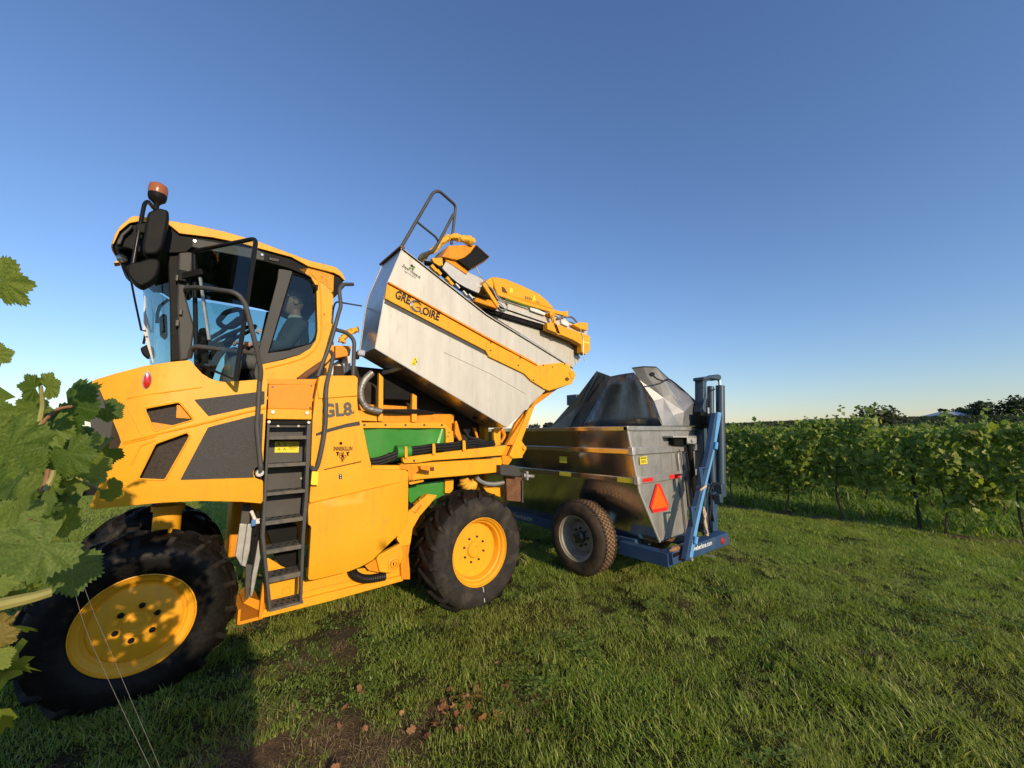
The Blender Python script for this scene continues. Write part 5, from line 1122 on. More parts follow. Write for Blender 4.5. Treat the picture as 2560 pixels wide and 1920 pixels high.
for p in ((1468, 648), (1328, 1300)): W('rung_stub', tube([fy('F', (p[0], p[1] - 22), YLd - .02), fy('F', (p[0] - 6, p[1] + 25), YLd - .02)], .024, 8), 'blue_light', smooth=True)
W('strap', tube(spline([fy('F', p, YLd - .03) for p in ((1355, 960), (1375, 940), (1395, 925), (1390, 935), (1360, 950))], 4), .012, 6), 'rope', smooth=True)
q = fy('F', (1292, 1432), YLd - .01); W('pivot_bolt', disc(q, .022, .02, 12), 'galvanised')

# signs on the trailer
def rp(k, pts, off=.016): return [fy(k, p, Y0 - off) for p in pts]
tri = W('warning_triangle', prism(rp('F', rnd([(1055, 910), (1078, 908), (1140, 1060), (1130, 1096), (1032, 1112), (1010, 1068)], 8)), (0, .003, 0)), 'red_tape')
W('triangle_centre', prism(rp('F', [(1065, 918), (1133, 1070), (1020, 1090)], .020), (0, .003, 0)), 'orange_tape', tri)
for pts in ([(960, 876), (1030, 866), (1032, 893), (962, 902)], [(1145, 850), (1225, 840), (1227, 868), (1148, 878)]): W('reflective_strip', prism(rp('F', pts, .036), (0, .003, 0)), 'red_tape')
lab = W('danger_label', prism(rp('F', [(938, 726), (988, 718), (992, 772), (942, 778)]), (0, .003, 0)), 'warn_yellow')
lettering('label_lettering', 'DANGER', fy('F', (944, 742), Y0 - .018), fy('F', (985, 736), Y0 - .018), 'print_black', lab, bold=.01)
for i in range(3): W('label_print', tube([fy('F', (946, 752 + 8 * i), Y0 - .0175), fy('F', (984, 746 + 8 * i), Y0 - .0175)], .003, 4), 'print_black', lab)
def side_q(a, z0, z1, y0, y1, off, m, name, par=None): return W(name, ([(a - off, y0, z0), (a - off, y1, z0), (a - off, y1, z1), (a - off, y0, z1)], [(0, 1, 2, 3)]), m, par)
ya = fx('F', (895, 895), 1.485)[1]; yb = fx('F', (785, 895), 1.485)[1]; side_q(1.485, 1.165, 1.22, ya, yb, .004, 'warn_yellow', 'reflective_strip')
ya = fx('F', (465, 860), 1.485)[1]; yb = fx('F', (385, 860), 1.485)[1]; side_q(1.485, 1.165, 1.22, ya, yb, .004, 'warn_yellow', 'reflective_strip')
ya = fx('F', (440, 740), 1.46)[1]; yb = fx('F', (388, 740), 1.46)[1]; sl_ = side_q(1.45, 1.34, 1.44, ya, yb, .004, 'warn_yellow', 'side_label')
# far mast head showing over the front of the tub
for p0, p1 in (((445, 300), (512, 365)),):
    c0 = fx('F', p0, 2.9); c1 = fx('F', p1, 2.9); W('front_mast', join(boxmm((2.85, c1[1], c1[2]), (3.0, c0[1], c0[2])), boxmm((2.87, c1[1] + .02, 1.7), (2.97, c1[1] + .12, c1[2] + .05)), tube([(2.8, c0[1] + .05, c0[2] - .35), (2.9, c0[1] + .1, c0[2] - .42), (2.9, c0[1], c0[2] - .45)], .03, 8)), 'blue_grey', bevel=.01)
# ================================================================== ground, grass, vines, trees
def value_noise(x, y, s, seed=0):
    x = np.asarray(x) * s; y = np.asarray(y) * s; xi = np.floor(x).astype(int); yi = np.floor(y).astype(int); fx_ = x - xi; fy_ = y - yi
    fx_ = fx_ * fx_ * (3 - 2 * fx_); fy_ = fy_ * fy_ * (3 - 2 * fy_)
    def h(a, b): 
        n_ = (a * 374761393 + b * 668265263 + seed * 1442695041) & 0x7fffffff; n_ = ((n_ ^ (n_ >> 13)) * 1274126177) & 0x7fffffff; return ((n_ ^ (n_ >> 16)) & 0xffff) / 65535.
    return (h(xi, yi) * (1 - fx_) + h(xi + 1, yi) * fx_) * (1 - fy_) + (h(xi, yi + 1) * (1 - fx_) + h(xi + 1, yi + 1) * fx_) * fy_
def ground_z(x, y):
    x = np.asarray(x, float); y = np.asarray(y, float)
    d = np.hypot(x + 2.45, y + 3.44)
    z = .04 * (value_noise(x, y, .8, 3) - .5) + .050 * (value_noise(x, y, 2.0, 5) - .5) + .026 * (value_noise(x, y, 4.6, 6) - .5)
    hill = 3.4 * np.clip((x - 35) / 110, 0, 1) ** 1.5 * np.clip(1 - (y - 20) / 140, 0, 1)
    return z * np.clip(1.5 - d / 60, 0, 1) + hill
ROW0, ROWS = 7.55, 2.6
def soil(x, y):
    """0 grass .. 1 bare earth: strips under the vine rows and worn patches"""
    x = np.asarray(x, float); y = np.asarray(y, float)
    n1 = value_noise(x, y, 1.6, 21); n2 = value_noise(x, y, 5.5, 22)
    r = np.abs((x - ROW0 + ROWS / 2) % ROWS - ROWS / 2); s = np.where(x > 6.4, np.clip(1.15 - r / .38 + (n1 - .5) * .9, 0, 1), 0)
    # the vine row whose end shows at the left, and the worn line it leaves in the lawn
    d = np.abs(y + 1.02 + .30 * (x + 1.2)); s2 = np.clip(.62 - d / .42 + (n1 - .5) * 1.7 + (n2 - .5) * 1.3, 0, 1) * np.clip((-.35 - x) / .7, 0, 1) * np.clip((x + 2.6) / .5, 0, 1)
    s3 = np.clip(1.1 - np.hypot((x + 1.55) / .55, (y - .15) / .35) + (n2 - .5), 0, 1)
    s4 = np.clip(.9 - np.hypot((x + .53) / .30, (y + 1.36) / .16) + (n2 - .5), 0, 1) * .8
    return np.maximum(np.maximum(s, s2 * .85), np.maximum(s3 * .8, s4))
def ground_mat():
    m = bpy.data.materials.new('ground'); m.use_nodes = True; N = m.node_tree.nodes; L = m.node_tree.links; b = N['Principled BSDF']; b.inputs['Roughness'].default_value = .95; b.inputs['Specular IOR Level'].default_value = .1
    at_ = N.new('ShaderNodeAttribute'); at_.attribute_name = 'soil'
    tc = N.new('ShaderNodeTexCoord')
    n1 = N.new('ShaderNodeTexNoise'); n1.inputs['Scale'].default_value = 9; n1.inputs['Detail'].default_value = 8; n1.inputs['Roughness'].default_value = .7; L.new(tc.outputs['Object'], n1.inputs[0])
    n2 = N.new('ShaderNodeTexNoise'); n2.inputs['Scale'].default_value = .35; n2.inputs['Detail'].default_value = 4; L.new(tc.outputs['Object'], n2.inputs[0])
    g = N.new('ShaderNodeMix'); g.data_type = 'RGBA'; g.inputs['A'].default_value = (.055, .085, .018, 1); g.inputs['B'].default_value = (.17, .20, .05, 1); L.new(n1.outputs[0], g.inputs[0])
    g2 = N.new('ShaderNodeMix'); g2.data_type = 'RGBA'; g2.inputs['B'].default_value = (.15, .165, .045, 1); L.new(n2.outputs[0], g2.inputs[0]); L.new(g.outputs['Result'], g2.inputs['A'])
    e = N.new('ShaderNodeMix'); e.data_type = 'RGBA'; e.inputs['A'].default_value = (.07, .042, .024, 1); e.inputs['B'].default_value = (.25, .165, .10, 1); L.new(n1.outputs[0], e.inputs[0])
    mx = N.new('ShaderNodeMix'); mx.data_type = 'RGBA'; L.new(at_.outputs['Fac'], mx.inputs[0]); L.new(g2.outputs['Result'], mx.inputs['A']); L.new(e.outputs['Result'], mx.inputs['B'])
    th = N.new('ShaderNodeAttribute'); th.attribute_name = 'thatch_shade'; tm_ = N.new('ShaderNodeMix'); tm_.data_type = 'RGBA'; tm_.inputs['B'].default_value = (.045, .042, .016, 1); L.new(th.outputs['Fac'], tm_.inputs[0]); L.new(g2.outputs['Result'], tm_.inputs['A']); L.new(tm_.outputs['Result'], mx.inputs['A'])   # dark turf base, with shade between the blades put into the colour
    L.new(mx.outputs['Result'], b.inputs['Base Color'])
    bp = N.new('ShaderNodeBump'); bp.inputs['Strength'].default_value = 1.0; bp.inputs['Distance'].default_value = .06; L.new(n1.outputs[0], bp.inputs['Height']); L.new(bp.outputs[0], b.inputs['Normal'])
    MATS['ground'] = m
ground_mat()
def axis_pts(lo, hi, c0, c1, fine):
    a = list(np.arange(c0, c1 + 1e-6, fine)); s = fine; v = c0
    while v > lo: s *= 1.18; v -= s; a.insert(0, v)
    s = fine; v = c1
    while v < hi: s *= 1.18; v += s; a.append(v)
    return np.array(a)
gx = axis_pts(-900, 1400, -4, 12, .10); gy = axis_pts(-900, 1400, -4, 4, .10)
XX, YY = np.meshgrid(gx, gy, indexing='ij'); ZZ = ground_z(XX, YY)
me = bpy.data.meshes.new('ground'); ny_ = len(gy)
idx = np.arange(len(gx) * ny_).reshape(len(gx), ny_); fcs = np.stack([idx[:-1, :-1], idx[1:, :-1], idx[1:, 1:], idx[:-1, 1:]], -1).reshape(-1, 4)
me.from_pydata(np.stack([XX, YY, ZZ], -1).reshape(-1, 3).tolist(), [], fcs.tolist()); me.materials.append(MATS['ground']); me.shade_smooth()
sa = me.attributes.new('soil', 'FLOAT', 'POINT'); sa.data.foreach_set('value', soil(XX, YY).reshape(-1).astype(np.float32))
sb = me.attributes.new('thatch_shade', 'FLOAT', 'POINT'); sb.data.foreach_set('value', np.clip((11.0 - np.hypot(XX - CAM[0], YY - CAM[1])) / 1.5, 0, 1).reshape(-1).astype(np.float32))
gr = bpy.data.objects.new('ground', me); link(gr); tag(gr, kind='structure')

# ---- foliage materials
def leaf_mat(name, c1, c2, trans=.35, rough=.45, veins=False, hue=None, drift=None):
    m = bpy.data.materials.new(name); m.use_nodes = True; N = m.node_tree.nodes; L = m.node_tree.links; b = N['Principled BSDF']; out = N['Material Output']
    b.inputs['Roughness'].default_value = rough; b.inputs['Specular IOR Level'].default_value = .35
    oi = N.new('ShaderNodeObjectInfo'); gi = N.new('ShaderNodeNewGeometry')
    rndm = N.new('ShaderNodeMath'); rndm.operation = 'ADD'; L.new(gi.outputs['Random Per Island'], rndm.inputs[0]); L.new(oi.outputs['Random'], rndm.inputs[1])
    fr = N.new('ShaderNodeMath'); fr.operation = 'FRACT'; L.new(rndm.outputs[0], fr.inputs[0])
    mx = N.new('ShaderNodeMix'); mx.data_type = 'RGBA'; mx.inputs['A'].default_value = (*c1, 1); mx.inputs['B'].default_value = (*c2, 1); L.new(fr.outputs[0], mx.inputs[0]); col = mx.outputs['Result']
    if drift:                                 # whole clumps drift towards another colour from place to place
        nl = N.new('ShaderNodeTexNoise'); nl.inputs['Scale'].default_value = drift[1]; nl.inputs['Detail'].default_value = 3; L.new(oi.outputs['Location'], nl.inputs[0])
        ml = N.new('ShaderNodeMapRange'); ml.inputs[1].default_value = .42; ml.inputs[2].default_value = .68; ml.inputs[4].default_value = .6; L.new(nl.outputs[0], ml.inputs[0])
        md_ = N.new('ShaderNodeMix'); md_.data_type = 'RGBA'; md_.inputs['B'].default_value = (*drift[0], 1); L.new(ml.outputs[0], md_.inputs[0]); L.new(col, md_.inputs['A']); col = md_.outputs['Result']
    if hue:                                   # a few dry or yellow ones
        r = N.new('ShaderNodeMath'); r.operation = 'GREATER_THAN'; r.inputs[1].default_value = hue[0]; L.new(fr.outputs[0], r.inputs[0])
        m2 = N.new('ShaderNodeMix'); m2.data_type = 'RGBA'; m2.inputs['B'].default_value = (*hue[1], 1); L.new(r.outputs[0], m2.inputs[0]); L.new(col, m2.inputs['A']); col = m2.outputs['Result']
    if veins:
        uv = N.new('ShaderNodeUVMap'); sp = N.new('ShaderNodeSeparateXYZ'); L.new(uv.outputs[0], sp.inputs[0])
        prev = None
        for a in (0, 52, -52, 108, -108):
            ca_, sa_ = math.cos(math.radians(a)), math.sin(math.radians(a))      # vein runs along (sin a, cos a)
            def lin(cx, cy):
                p = N.new('ShaderNodeMath'); p.operation = 'MULTIPLY'; p.inputs[1].default_value = cx; L.new(sp.outputs[0], p.inputs[0])
                q = N.new('ShaderNodeMath'); q.operation = 'MULTIPLY_ADD'; q.inputs[1].default_value = cy; L.new(sp.outputs[1], q.inputs[0]); L.new(p.outputs[0], q.inputs[2]); return q
            d = lin(ca_, -sa_); ab = N.new('ShaderNodeMath'); ab.operation = 'ABSOLUTE'; L.new(d.outputs[0], ab.inputs[0])
            f = lin(sa_, ca_); neg = N.new('ShaderNodeMath'); neg.operation = 'LESS_THAN'; neg.inputs[1].default_value = 0; L.new(f.outputs[0], neg.inputs[0])
            s_ = N.new('ShaderNodeMath'); s_.operation = 'ADD'; L.new(ab.outputs[0], s_.inputs[0]); L.new(neg.outputs[0], s_.inputs[1])
            # side veins branching off: a zig-zag of the same line
            if prev is None: prev = s_
            else:
                mn = N.new('ShaderNodeMath'); mn.operation = 'MINIMUM'; L.new(prev.outputs[0], mn.inputs[0]); L.new(s_.outputs[0], mn.inputs[1]); prev = mn
        mr = N.new('ShaderNodeMapRange'); mr.inputs[1].default_value = .004; mr.inputs[2].default_value = .014; mr.inputs[3].default_value = .5; mr.inputs[4].default_value = 0; L.new(prev.outputs[0], mr.inputs[0])
        tc = N.new('ShaderNodeTexCoord'); nz = N.new('ShaderNodeTexNoise'); nz.inputs['Scale'].default_value = 22; nz.inputs['Detail'].default_value = 5; L.new(tc.outputs['Object'], nz.inputs[0])
        m4 = N.new('ShaderNodeMix'); m4.data_type = 'RGBA'; m4.blend_type = 'MULTIPLY'; m4.inputs[0].default_value = .6; L.new(col, m4.inputs['A'])
        cr_ = N.new('ShaderNodeMapRange'); cr_.inputs[1].default_value = .3; cr_.inputs[2].default_value = .7; cr_.inputs[3].default_value = .55; cr_.inputs[4].default_value = 1.3; L.new(nz.outputs[0], cr_.inputs[0]); L.new(cr_.outputs[0], m4.inputs['B']); col = m4.outputs['Result']
        br = N.new('ShaderNodeTexNoise'); br.inputs['Scale'].default_value = 9; br.inputs['Detail'].default_value = 6; L.new(tc.outputs['Object'], br.inputs[0])
        bm_ = N.new('ShaderNodeMapRange'); bm_.inputs[1].default_value = .66; bm_.inputs[2].default_value = .70; L.new(br.outputs[0], bm_.inputs[0])
        m5 = N.new('ShaderNodeMix'); m5.data_type = 'RGBA'; m5.inputs['B'].default_value = (.16, .07, .02, 1); L.new(bm_.outputs[0], m5.inputs[0]); L.new(col, m5.inputs['A']); col = m5.outputs['Result']
        m3 = N.new('ShaderNodeMix'); m3.data_type = 'RGBA'; m3.inputs['B'].default_value = (.20, .27, .07, 1); L.new(mr.outputs[0], m3.inputs[0]); L.new(col, m3.inputs['A']); col = m3.outputs['Result']
        bp = N.new('ShaderNodeBump'); bp.inputs['Strength'].default_value = .5; bp.inputs['Distance'].default_value = .004; L.new(nz.outputs[0], bp.inputs['Height']); L.new(bp.outputs[0], b.inputs['Normal'])
    L.new(col, b.inputs['Base Color'])
    tr = N.new('ShaderNodeBsdfTranslucent'); tm = N.new('ShaderNodeMix'); tm.data_type = 'RGBA'; tm.blend_type = 'MULTIPLY'; tm.inputs[0].default_value = 1; tm.inputs['B'].default_value = (1.5, 1.6, .7, 1); L.new(col, tm.inputs['A']); L.new(tm.outputs['Result'], tr.inputs[0])
    ms = N.new('ShaderNodeMixShader'); ms.inputs[0].default_value = trans; L.new(b.outputs[0], ms.inputs[1]); L.new(tr.outputs[0], ms.inputs[2]); L.new(ms.outputs[0], out.inputs[0])
    MATS[name] = m
leaf_mat('grass', (.125, .235, .030), (.40, .46, .082), .40, .42, hue=(.95, (.48, .41, .19)), drift=((.36, .35, .08), .75))
leaf_mat('grass_dry', (.22, .16, .075), (.34, .26, .13), .25, .7)
leaf_mat('weed', (.10, .18, .028), (.24, .31, .065), .35, .5)
leaf_mat('vine_leaf', (.105, .175, .026), (.35, .39, .075), .42, .45, hue=(.95, (.26, .25, .06)))
leaf_mat('vine_leaf_near', (.075, .145, .024), (.25, .33, .065), .48, .33, veins=True)
leaf_mat('vine_leaf_pale', (.26, .34, .06), (.34, .40, .09), .55, .45, veins=True)
leaf_mat('tree_leaf', (.018, .032, .012), (.040, .058, .022), .25, .6)
leaf_mat('shrub_leaf', (.045, .06, .025), (.09, .105, .05), .3, .6)
leaf_mat('dry_leaf', (.22, .085, .035), (.50, .26, .12), .25, .8)
leaf_mat('far_vine', (.018, .032, .008), (.045, .062, .016), .25, .6)

# ---- grass: tufts instanced by geometry nodes over points chosen here
SRC = bpy.data.collections.new('sources')
def src_obj(name, V, F, m):
    me = bpy.data.meshes.new(name); me.from_pydata(V, [], F); me.materials.append(MATS[m]); me.shade_smooth()
    o = bpy.data.objects.new(name, me); SRC.objects.link(o); return o
def tuft(nb, rad, h, w, lean, rng, seg=3):
    V = []; F = []
    for _ in range(nb):
        a = rng.uniform(0, 2 * math.pi); r = rad * math.sqrt(rng.uniform()); b = rng.uniform(0, 2 * math.pi)
        bx, by = r * math.cos(a), r * math.sin(a); H_ = h * rng.uniform(.45, 1.15); ln = lean * rng.uniform(.3, 1.3) * H_; ww = w * rng.uniform(.6, 1.3)
        dx, dy = math.cos(b), math.sin(b); n0 = len(V); ca_ = b + math.pi / 2 + rng.uniform(-.4, .4); sx, sy = math.cos(ca_), math.sin(ca_)
        for i in range(seg + 1):
            t = i / seg; px_ = bx + dx * ln * t ** 1.8; py_ = by + dy * ln * t ** 1.8; pz = H_ * (t - .22 * lean * t * t); k = ww * (1 - t ** 2) * .5
            if i == seg: V.append((px_, py_, pz))
            else: V += [(px_ - sx * k, py_ - sy * k, pz), (px_ + sx * k, py_ + sy * k, pz)]
        for i in range(seg - 1): F.append((n0 + 2 * i, n0 + 2 * i + 1, n0 + 2 * i + 3, n0 + 2 * i + 2))
        F.append((n0 + 2 * seg - 2, n0 + 2 * seg - 1, n0 + 2 * seg))
    return V, F
def scatter(name, pts, rotz, scl, pick, sources, label=None, tilt=.12, rng=RNG):
    """one object: instances of the source meshes at the given points"""
    me = bpy.data.meshes.new(name); me.from_pydata(pts.tolist(), [], [])
    n_ = len(pts); rot = np.stack([rng.normal(0, tilt, n_), rng.normal(0, tilt, n_), rotz], -1).astype(np.float32)
    a = me.attributes.new('rot', 'FLOAT_VECTOR', 'POINT'); a.data.foreach_set('vector', rot.reshape(-1))
    a = me.attributes.new('scl', 'FLOAT', 'POINT'); a.data.foreach_set('value', scl.astype(np.float32))
    a = me.attributes.new('pick', 'INT', 'POINT'); a.data.foreach_set('value', pick.astype(np.int32))
    o = bpy.data.objects.new(name, me); link(o)
    ng = bpy.data.node_groups.new(name, 'GeometryNodeTree'); ng.interface.new_socket('Geometry', in_out='INPUT', socket_type='NodeSocketGeometry'); ng.interface.new_socket('Geometry', in_out='OUTPUT', socket_type='NodeSocketGeometry')
    N = ng.nodes; L = ng.links; gi = N.new('NodeGroupInput'); go = N.new('NodeGroupOutput')
    col = bpy.data.collections.new(name + '_src')
    for s in sources: col.objects.link(s)
    ci = N.new('GeometryNodeCollectionInfo'); ci.inputs[0].default_value = col; ci.inputs['Separate Children'].default_value = True; ci.inputs['Reset Children'].default_value = True
    ip = N.new('GeometryNodeInstanceOnPoints'); ip.inputs['Pick Instance'].default_value = True
    def attr(nm, ty):
        q = N.new('GeometryNodeInputNamedAttribute'); q.data_type = ty; q.inputs['Name'].default_value = nm; return q.outputs['Attribute']
    L.new(gi.outputs[0], ip.inputs['Points']); L.new(ci.outputs[0], ip.inputs['Instance']); L.new(attr('pick', 'INT'), ip.inputs['Instance Index'])
    er = N.new('FunctionNodeEulerToRotation'); L.new(attr('rot', 'FLOAT_VECTOR'), er.inputs[0]); L.new(er.outputs[0], ip.inputs['Rotation']); L.new(attr('scl', 'FLOAT'), ip.inputs['Scale'])
    L.new(ip.outputs[0], go.inputs[0])
    md = o.modifiers.new('scatter', 'NODES'); md.node_group = ng
    return o
rg = np.random.default_rng(5)
def names(pref, objs):
    for i, o in enumerate(objs): o.name = '%s_%02d' % (pref, i)
    return objs
def patch(nb, side, h, w, lean, rng, bend=0., seg=3):
    """a small square piece of lawn: nb blades with mixed heights and a common lie"""
    V = []; F = []; lie = rng.uniform(0, 6.28)
    for _ in range(nb):
        bx, by = rng.uniform(-side / 2, side / 2, 2); b = rng.uniform(0, 2 * math.pi) if rng.uniform() > bend else lie + rng.normal(0, .5)
        H_ = h * (rng.uniform(.35, 1.0) if rng.uniform() < .85 else rng.uniform(1.0, 1.7)); ln = lean * rng.uniform(.2, 1.4) * H_; ww = w * rng.uniform(.6, 1.4)
        dx, dy = math.cos(b), math.sin(b); n0 = len(V); ca_ = b + math.pi / 2 + rng.uniform(-.6, .6); sx, sy = math.cos(ca_), math.sin(ca_)
        for i in range(seg + 1):
            t = i / seg; px_ = bx + dx * ln * t ** 1.7; py_ = by + dy * ln * t ** 1.7; pz = H_ * (t - .25 * lean * t * t); k = ww * (1 - t ** 2.2) * .5
            if i == seg: V.append((px_, py_, pz))
            else: V += [(px_ - sx * k, py_ - sy * k, pz), (px_ + sx * k, py_ + sy * k, pz)]
        for i in range(seg - 1): F.append((n0 + 2 * i, n0 + 2 * i + 1, n0 + 2 * i + 3, n0 + 2 * i + 2))
        F.append((n0 + 2 * seg - 2, n0 + 2 * seg - 1, n0 + 2 * seg))
    return V, F
SIDE = .34
tufts = ([src_obj('patch_%02d' % i, *patch(460, SIDE, .042 + .008 * (i % 3), .0052, .85, rg, .35), 'grass') for i in range(5)]
         + [src_obj('patch_%02d' % (5 + i), *patch(260, SIDE, .070, .0065, .95, rg, .6), 'grass') for i in range(2)]
         + [src_obj('patch_%02d' % (7 + i), *patch(330, SIDE, .034, .0105, 1.3, rg, .1), 'weed') for i in range(2)]
         + [src_obj('patch_%02d' % (9 + i), *patch(230, SIDE * .9, .045, .0036, 1.7, rg, .2), 'grass_dry') for i in range(2)])
far_t = [src_obj('fartuft_%02d' % i, *tuft(60, .28, .11, .012, .9, rg, 2), 'grass') for i in range(3)] + [src_obj('fartuft_03', *tuft(40, .28, .20, .018, .9, rg, 2), 'weed')]
def in_view(P, margin=1.12):
    q = P - CAM; z = q @ FW; u = (q @ RT) / np.maximum(z, .01); v = (q @ UP) / np.maximum(z, .01)
    return (z > .2) & (np.abs(u) < 1280 / FPX * margin) & (np.abs(v) < 960 / FPX * margin)
# near lawn
def lawn(n_try, rmin, rmax, power):
    r = rmin + (rmax - rmin) * rg.uniform(size=n_try) ** power; a = math.radians(50) + rg.uniform(-1.05, 1.05, n_try)
    x = CAM[0] + r * np.cos(a); y = CAM[1] + r * np.sin(a); return x, y
gs = .170
GXn, GYn = np.meshgrid(np.arange(-6, 11, gs), np.arange(-6, 8, gs)); x = GXn.ravel() + rg.uniform(-.07, .07, GXn.size); y = GYn.ravel() + rg.uniform(-.07, .07, GXn.size)
d = np.hypot(x - CAM[0], y - CAM[1]); kx = (d > .5) & (d < 10.5); x, y = x[kx], y[kx]
s = soil(x, y); u_ = rg.uniform(size=len(x)); bare = u_ < s * 1.02; dry = bare & (rg.uniform(size=len(x)) < .9); keep = ~bare | dry
P = np.stack([x, y, ground_z(x, y) - .008], -1); k = in_view(P, 1.75) & keep; P = P[k]; dry = dry[k]; x, y = P[:, 0], P[:, 1]; n_ = len(P)
pick = rg.integers(0, 5, n_)
pick = np.where(rg.uniform(size=n_) < .10 + .45 * (value_noise(x, y, .9, 8) > .62), rg.integers(5, 7, n_), pick)
wm = np.clip(1.25 - np.hypot((x + 1.55) / .75, (y + .10) / .95), 0, 1); pick = np.where(rg.uniform(size=n_) < np.maximum(wm * 1.1, .35 * (value_noise(x, y, 1.4, 77) > .80)), rg.integers(7, 9, n_), pick)
pick = np.where(dry | (rg.uniform(size=n_) < .02 + .20 * (value_noise(x, y, .8, 55) > .82)), rg.integers(9, 11, n_), pick)
scl = rg.uniform(.72, 1.08, n_) * (.74 + .36 * value_noise(x, y, 2.2, 4))
tag(scatter('grass', P, rg.uniform(0, 6.28, n_), scl, pick, tufts, tilt=.06), 'mown green lawn of short grass around the machines', 'grass', kind='stuff')
# farther ground: coarser tufts, taller growth between the vine rows
x = np.concatenate([rg.uniform(4, 48, 60000), rg.uniform(-14, 6, 22000)]); y = np.concatenate([rg.uniform(-14, 46, 60000), rg.uniform(2, 30, 22000)])
d = np.hypot(x - CAM[0], y - CAM[1]); keep = (d > 7.5) & (soil(x, y) < rg.uniform(.2, 1.1, len(x)))
x, y = x[keep], y[keep]; P = np.stack([x, y, ground_z(x, y) - .006], -1); k = in_view(P, 1.35); P = P[k]; n_ = len(P)
r = np.abs((P[:, 0] - ROW0) % ROWS - ROWS / 2); tall = (P[:, 0] > ROW0) & (r < 1.0)
pick = np.where(tall & (rg.uniform(size=n_) < .45), 3, rg.integers(0, 3, n_)); scl = rg.uniform(.7, 1.3, n_) * np.where(tall, 1.55, .62)
tag(scatter('rough_grass', P, rg.uniform(0, 6.28, n_), scl, pick, far_t), 'taller grass and weeds between the vine rows', 'grass', kind='stuff')

# dry leaves and straw in the worn strip, clover heads
def leaf_shape(n=5, serr=.045, curl=.12, teeth=4, rng=None):
    """a five-lobed vine leaf about 1 unit across, petiole at the origin, tip along +y"""
    out = []
    lobes = [(-150, .42), (-108, .53), (-82, .46), (-52, .58), (-26, .50), (0, .66), (26, .50), (52, .58), (82, .46), (108, .53), (150, .42)]
    for i in range(len(lobes) - 1):
        (a0, r0), (a1, r1) = lobes[i], lobes[i + 1]
        for j in range(teeth):
            t = j / teeth; a = a0 + (a1 - a0) * t; r_ = r0 + (r1 - r0) * t; r_ += serr * (1 if j % 2 == 1 else -.4)
            out.append((math.radians(a), r_))
    out.append((math.radians(150), .38)); out.append((math.radians(178), .10)); out.insert(0, (math.radians(-178), .10))
    pts = [(math.sin(a) * r_, math.cos(a) * r_) for a, r_ in out]; return pts
def leaf_geo(scale, rng, teeth=4, curl=None):
    c1 = rng.uniform(-.55, .25) if curl is None else curl; c2 = rng.uniform(-.35, .35); wv = rng.uniform(0, 6.28)
    o2 = leaf_shape(teeth=teeth); V = []; UVs = []
    def bend(x, y):
        r_ = math.hypot(x, y); z = c1 * x * x + c2 * y * y * .8 + .04 * math.sin(9 * math.atan2(x, y) + wv) * r_ + .10 * abs(x) * (1 if c1 < 0 else -1) * .6; return (x * scale, y * scale, z * scale)
    V.append(bend(0, 0)); UVs.append((0, 0)); n_ = len(o2)
    for f in (.5, 1.0):
        for (x, y) in o2:
            V.append(bend(x * f, y * f)); UVs.append((x * f, y * f))
    F = []
    for i in range(n_ - 1): F += [(0, i + 1, i + 2), (i + 1, i + 1 + n_, i + 2 + n_, i + 2)]
    return V, F, UVs
rl = np.random.default_rng(9)
def leaf_mesh(name, scale, m, teeth=6, curl=None):
    V, F, U = leaf_geo(scale, rl, teeth, curl); me = bpy.data.meshes.new(name); me.from_pydata(V, [], F); me.materials.append(MATS[m]); me.shade_smooth()
    uv = me.uv_layers.new(name='UVMap')
    for lp in me.loops: uv.data[lp.index].uv = U[lp.vertex_index]
    return me
dl_src = []
for i in range(4):
    me = leaf_mesh('dryleaf_%02d' % i, .066, 'dry_leaf', 3, rl.choice([-.8, .7])); o = bpy.data.objects.new('dryleaf_%02d' % i, me); dl_src.append(o)
x = np.concatenate([rg.normal(-1.0, .15, 20), rg.normal(-.88, .08, 14), rg.normal(-1.35, .35, 12)]); y = np.concatenate([rg.normal(-1.12, .10, 20), rg.normal(-1.04, .05, 14), -1.08 - .30 * (x[34:] + 1.2) + rg.normal(0, .16, 12)]); kx = (x < .1); x, y = x[kx], y[kx]
P = np.stack([x, y, ground_z(x, y) + .02], -1)
tag(scatter('fallen_leaves', P, rg.uniform(0, 6.28, len(x)), rg.uniform(.4, 1.1, len(x)), rg.integers(0, 4, len(x)), dl_src, tilt=.5), 'dry reddish brown fallen leaves scattered on the worn soil strip', 'leaves', kind='stuff')
clv = []
for i in range(3):
    V = []; F = []
    for _ in range(12):
        a = rl.uniform(0, 6.28); r_ = .07 * math.sqrt(rl.uniform()); cx_, cy_, cz = r_ * math.cos(a), r_ * math.sin(a), rl.uniform(.03, .075)
        for k3 in range(3):
            b = a + k3 * 2.1; n0 = len(V); V += [(cx_, cy_, cz)] + [(cx_ + .022 * math.cos(b + t) * w_, cy_ + .022 * math.sin(b + t) * w_, cz + .006 * w_) for t, w_ in ((-.5, .7), (-.3, 1.), (.3, 1.), (.5, .7))]; F.append([n0 + q for q in range(5)])
    clv.append(src_obj('clover_%02d' % i, V, F, 'weed'))
x, y = lawn(1500, .8, 6, .8); nz = value_noise(x, y, 1.6, 31); kx = (nz > .80) & (soil(x, y) < .6); x, y = x[kx], y[kx]
P = np.stack([x, y, ground_z(x, y)], -1)
tag(scatter('clover', P, rg.uniform(0, 6.28, len(x)), rg.uniform(.7, 1.5, len(x)), rg.integers(0, 3, len(x)), clv), 'patches of broad-leaved clover and weeds in the lawn', 'weeds', kind='stuff')
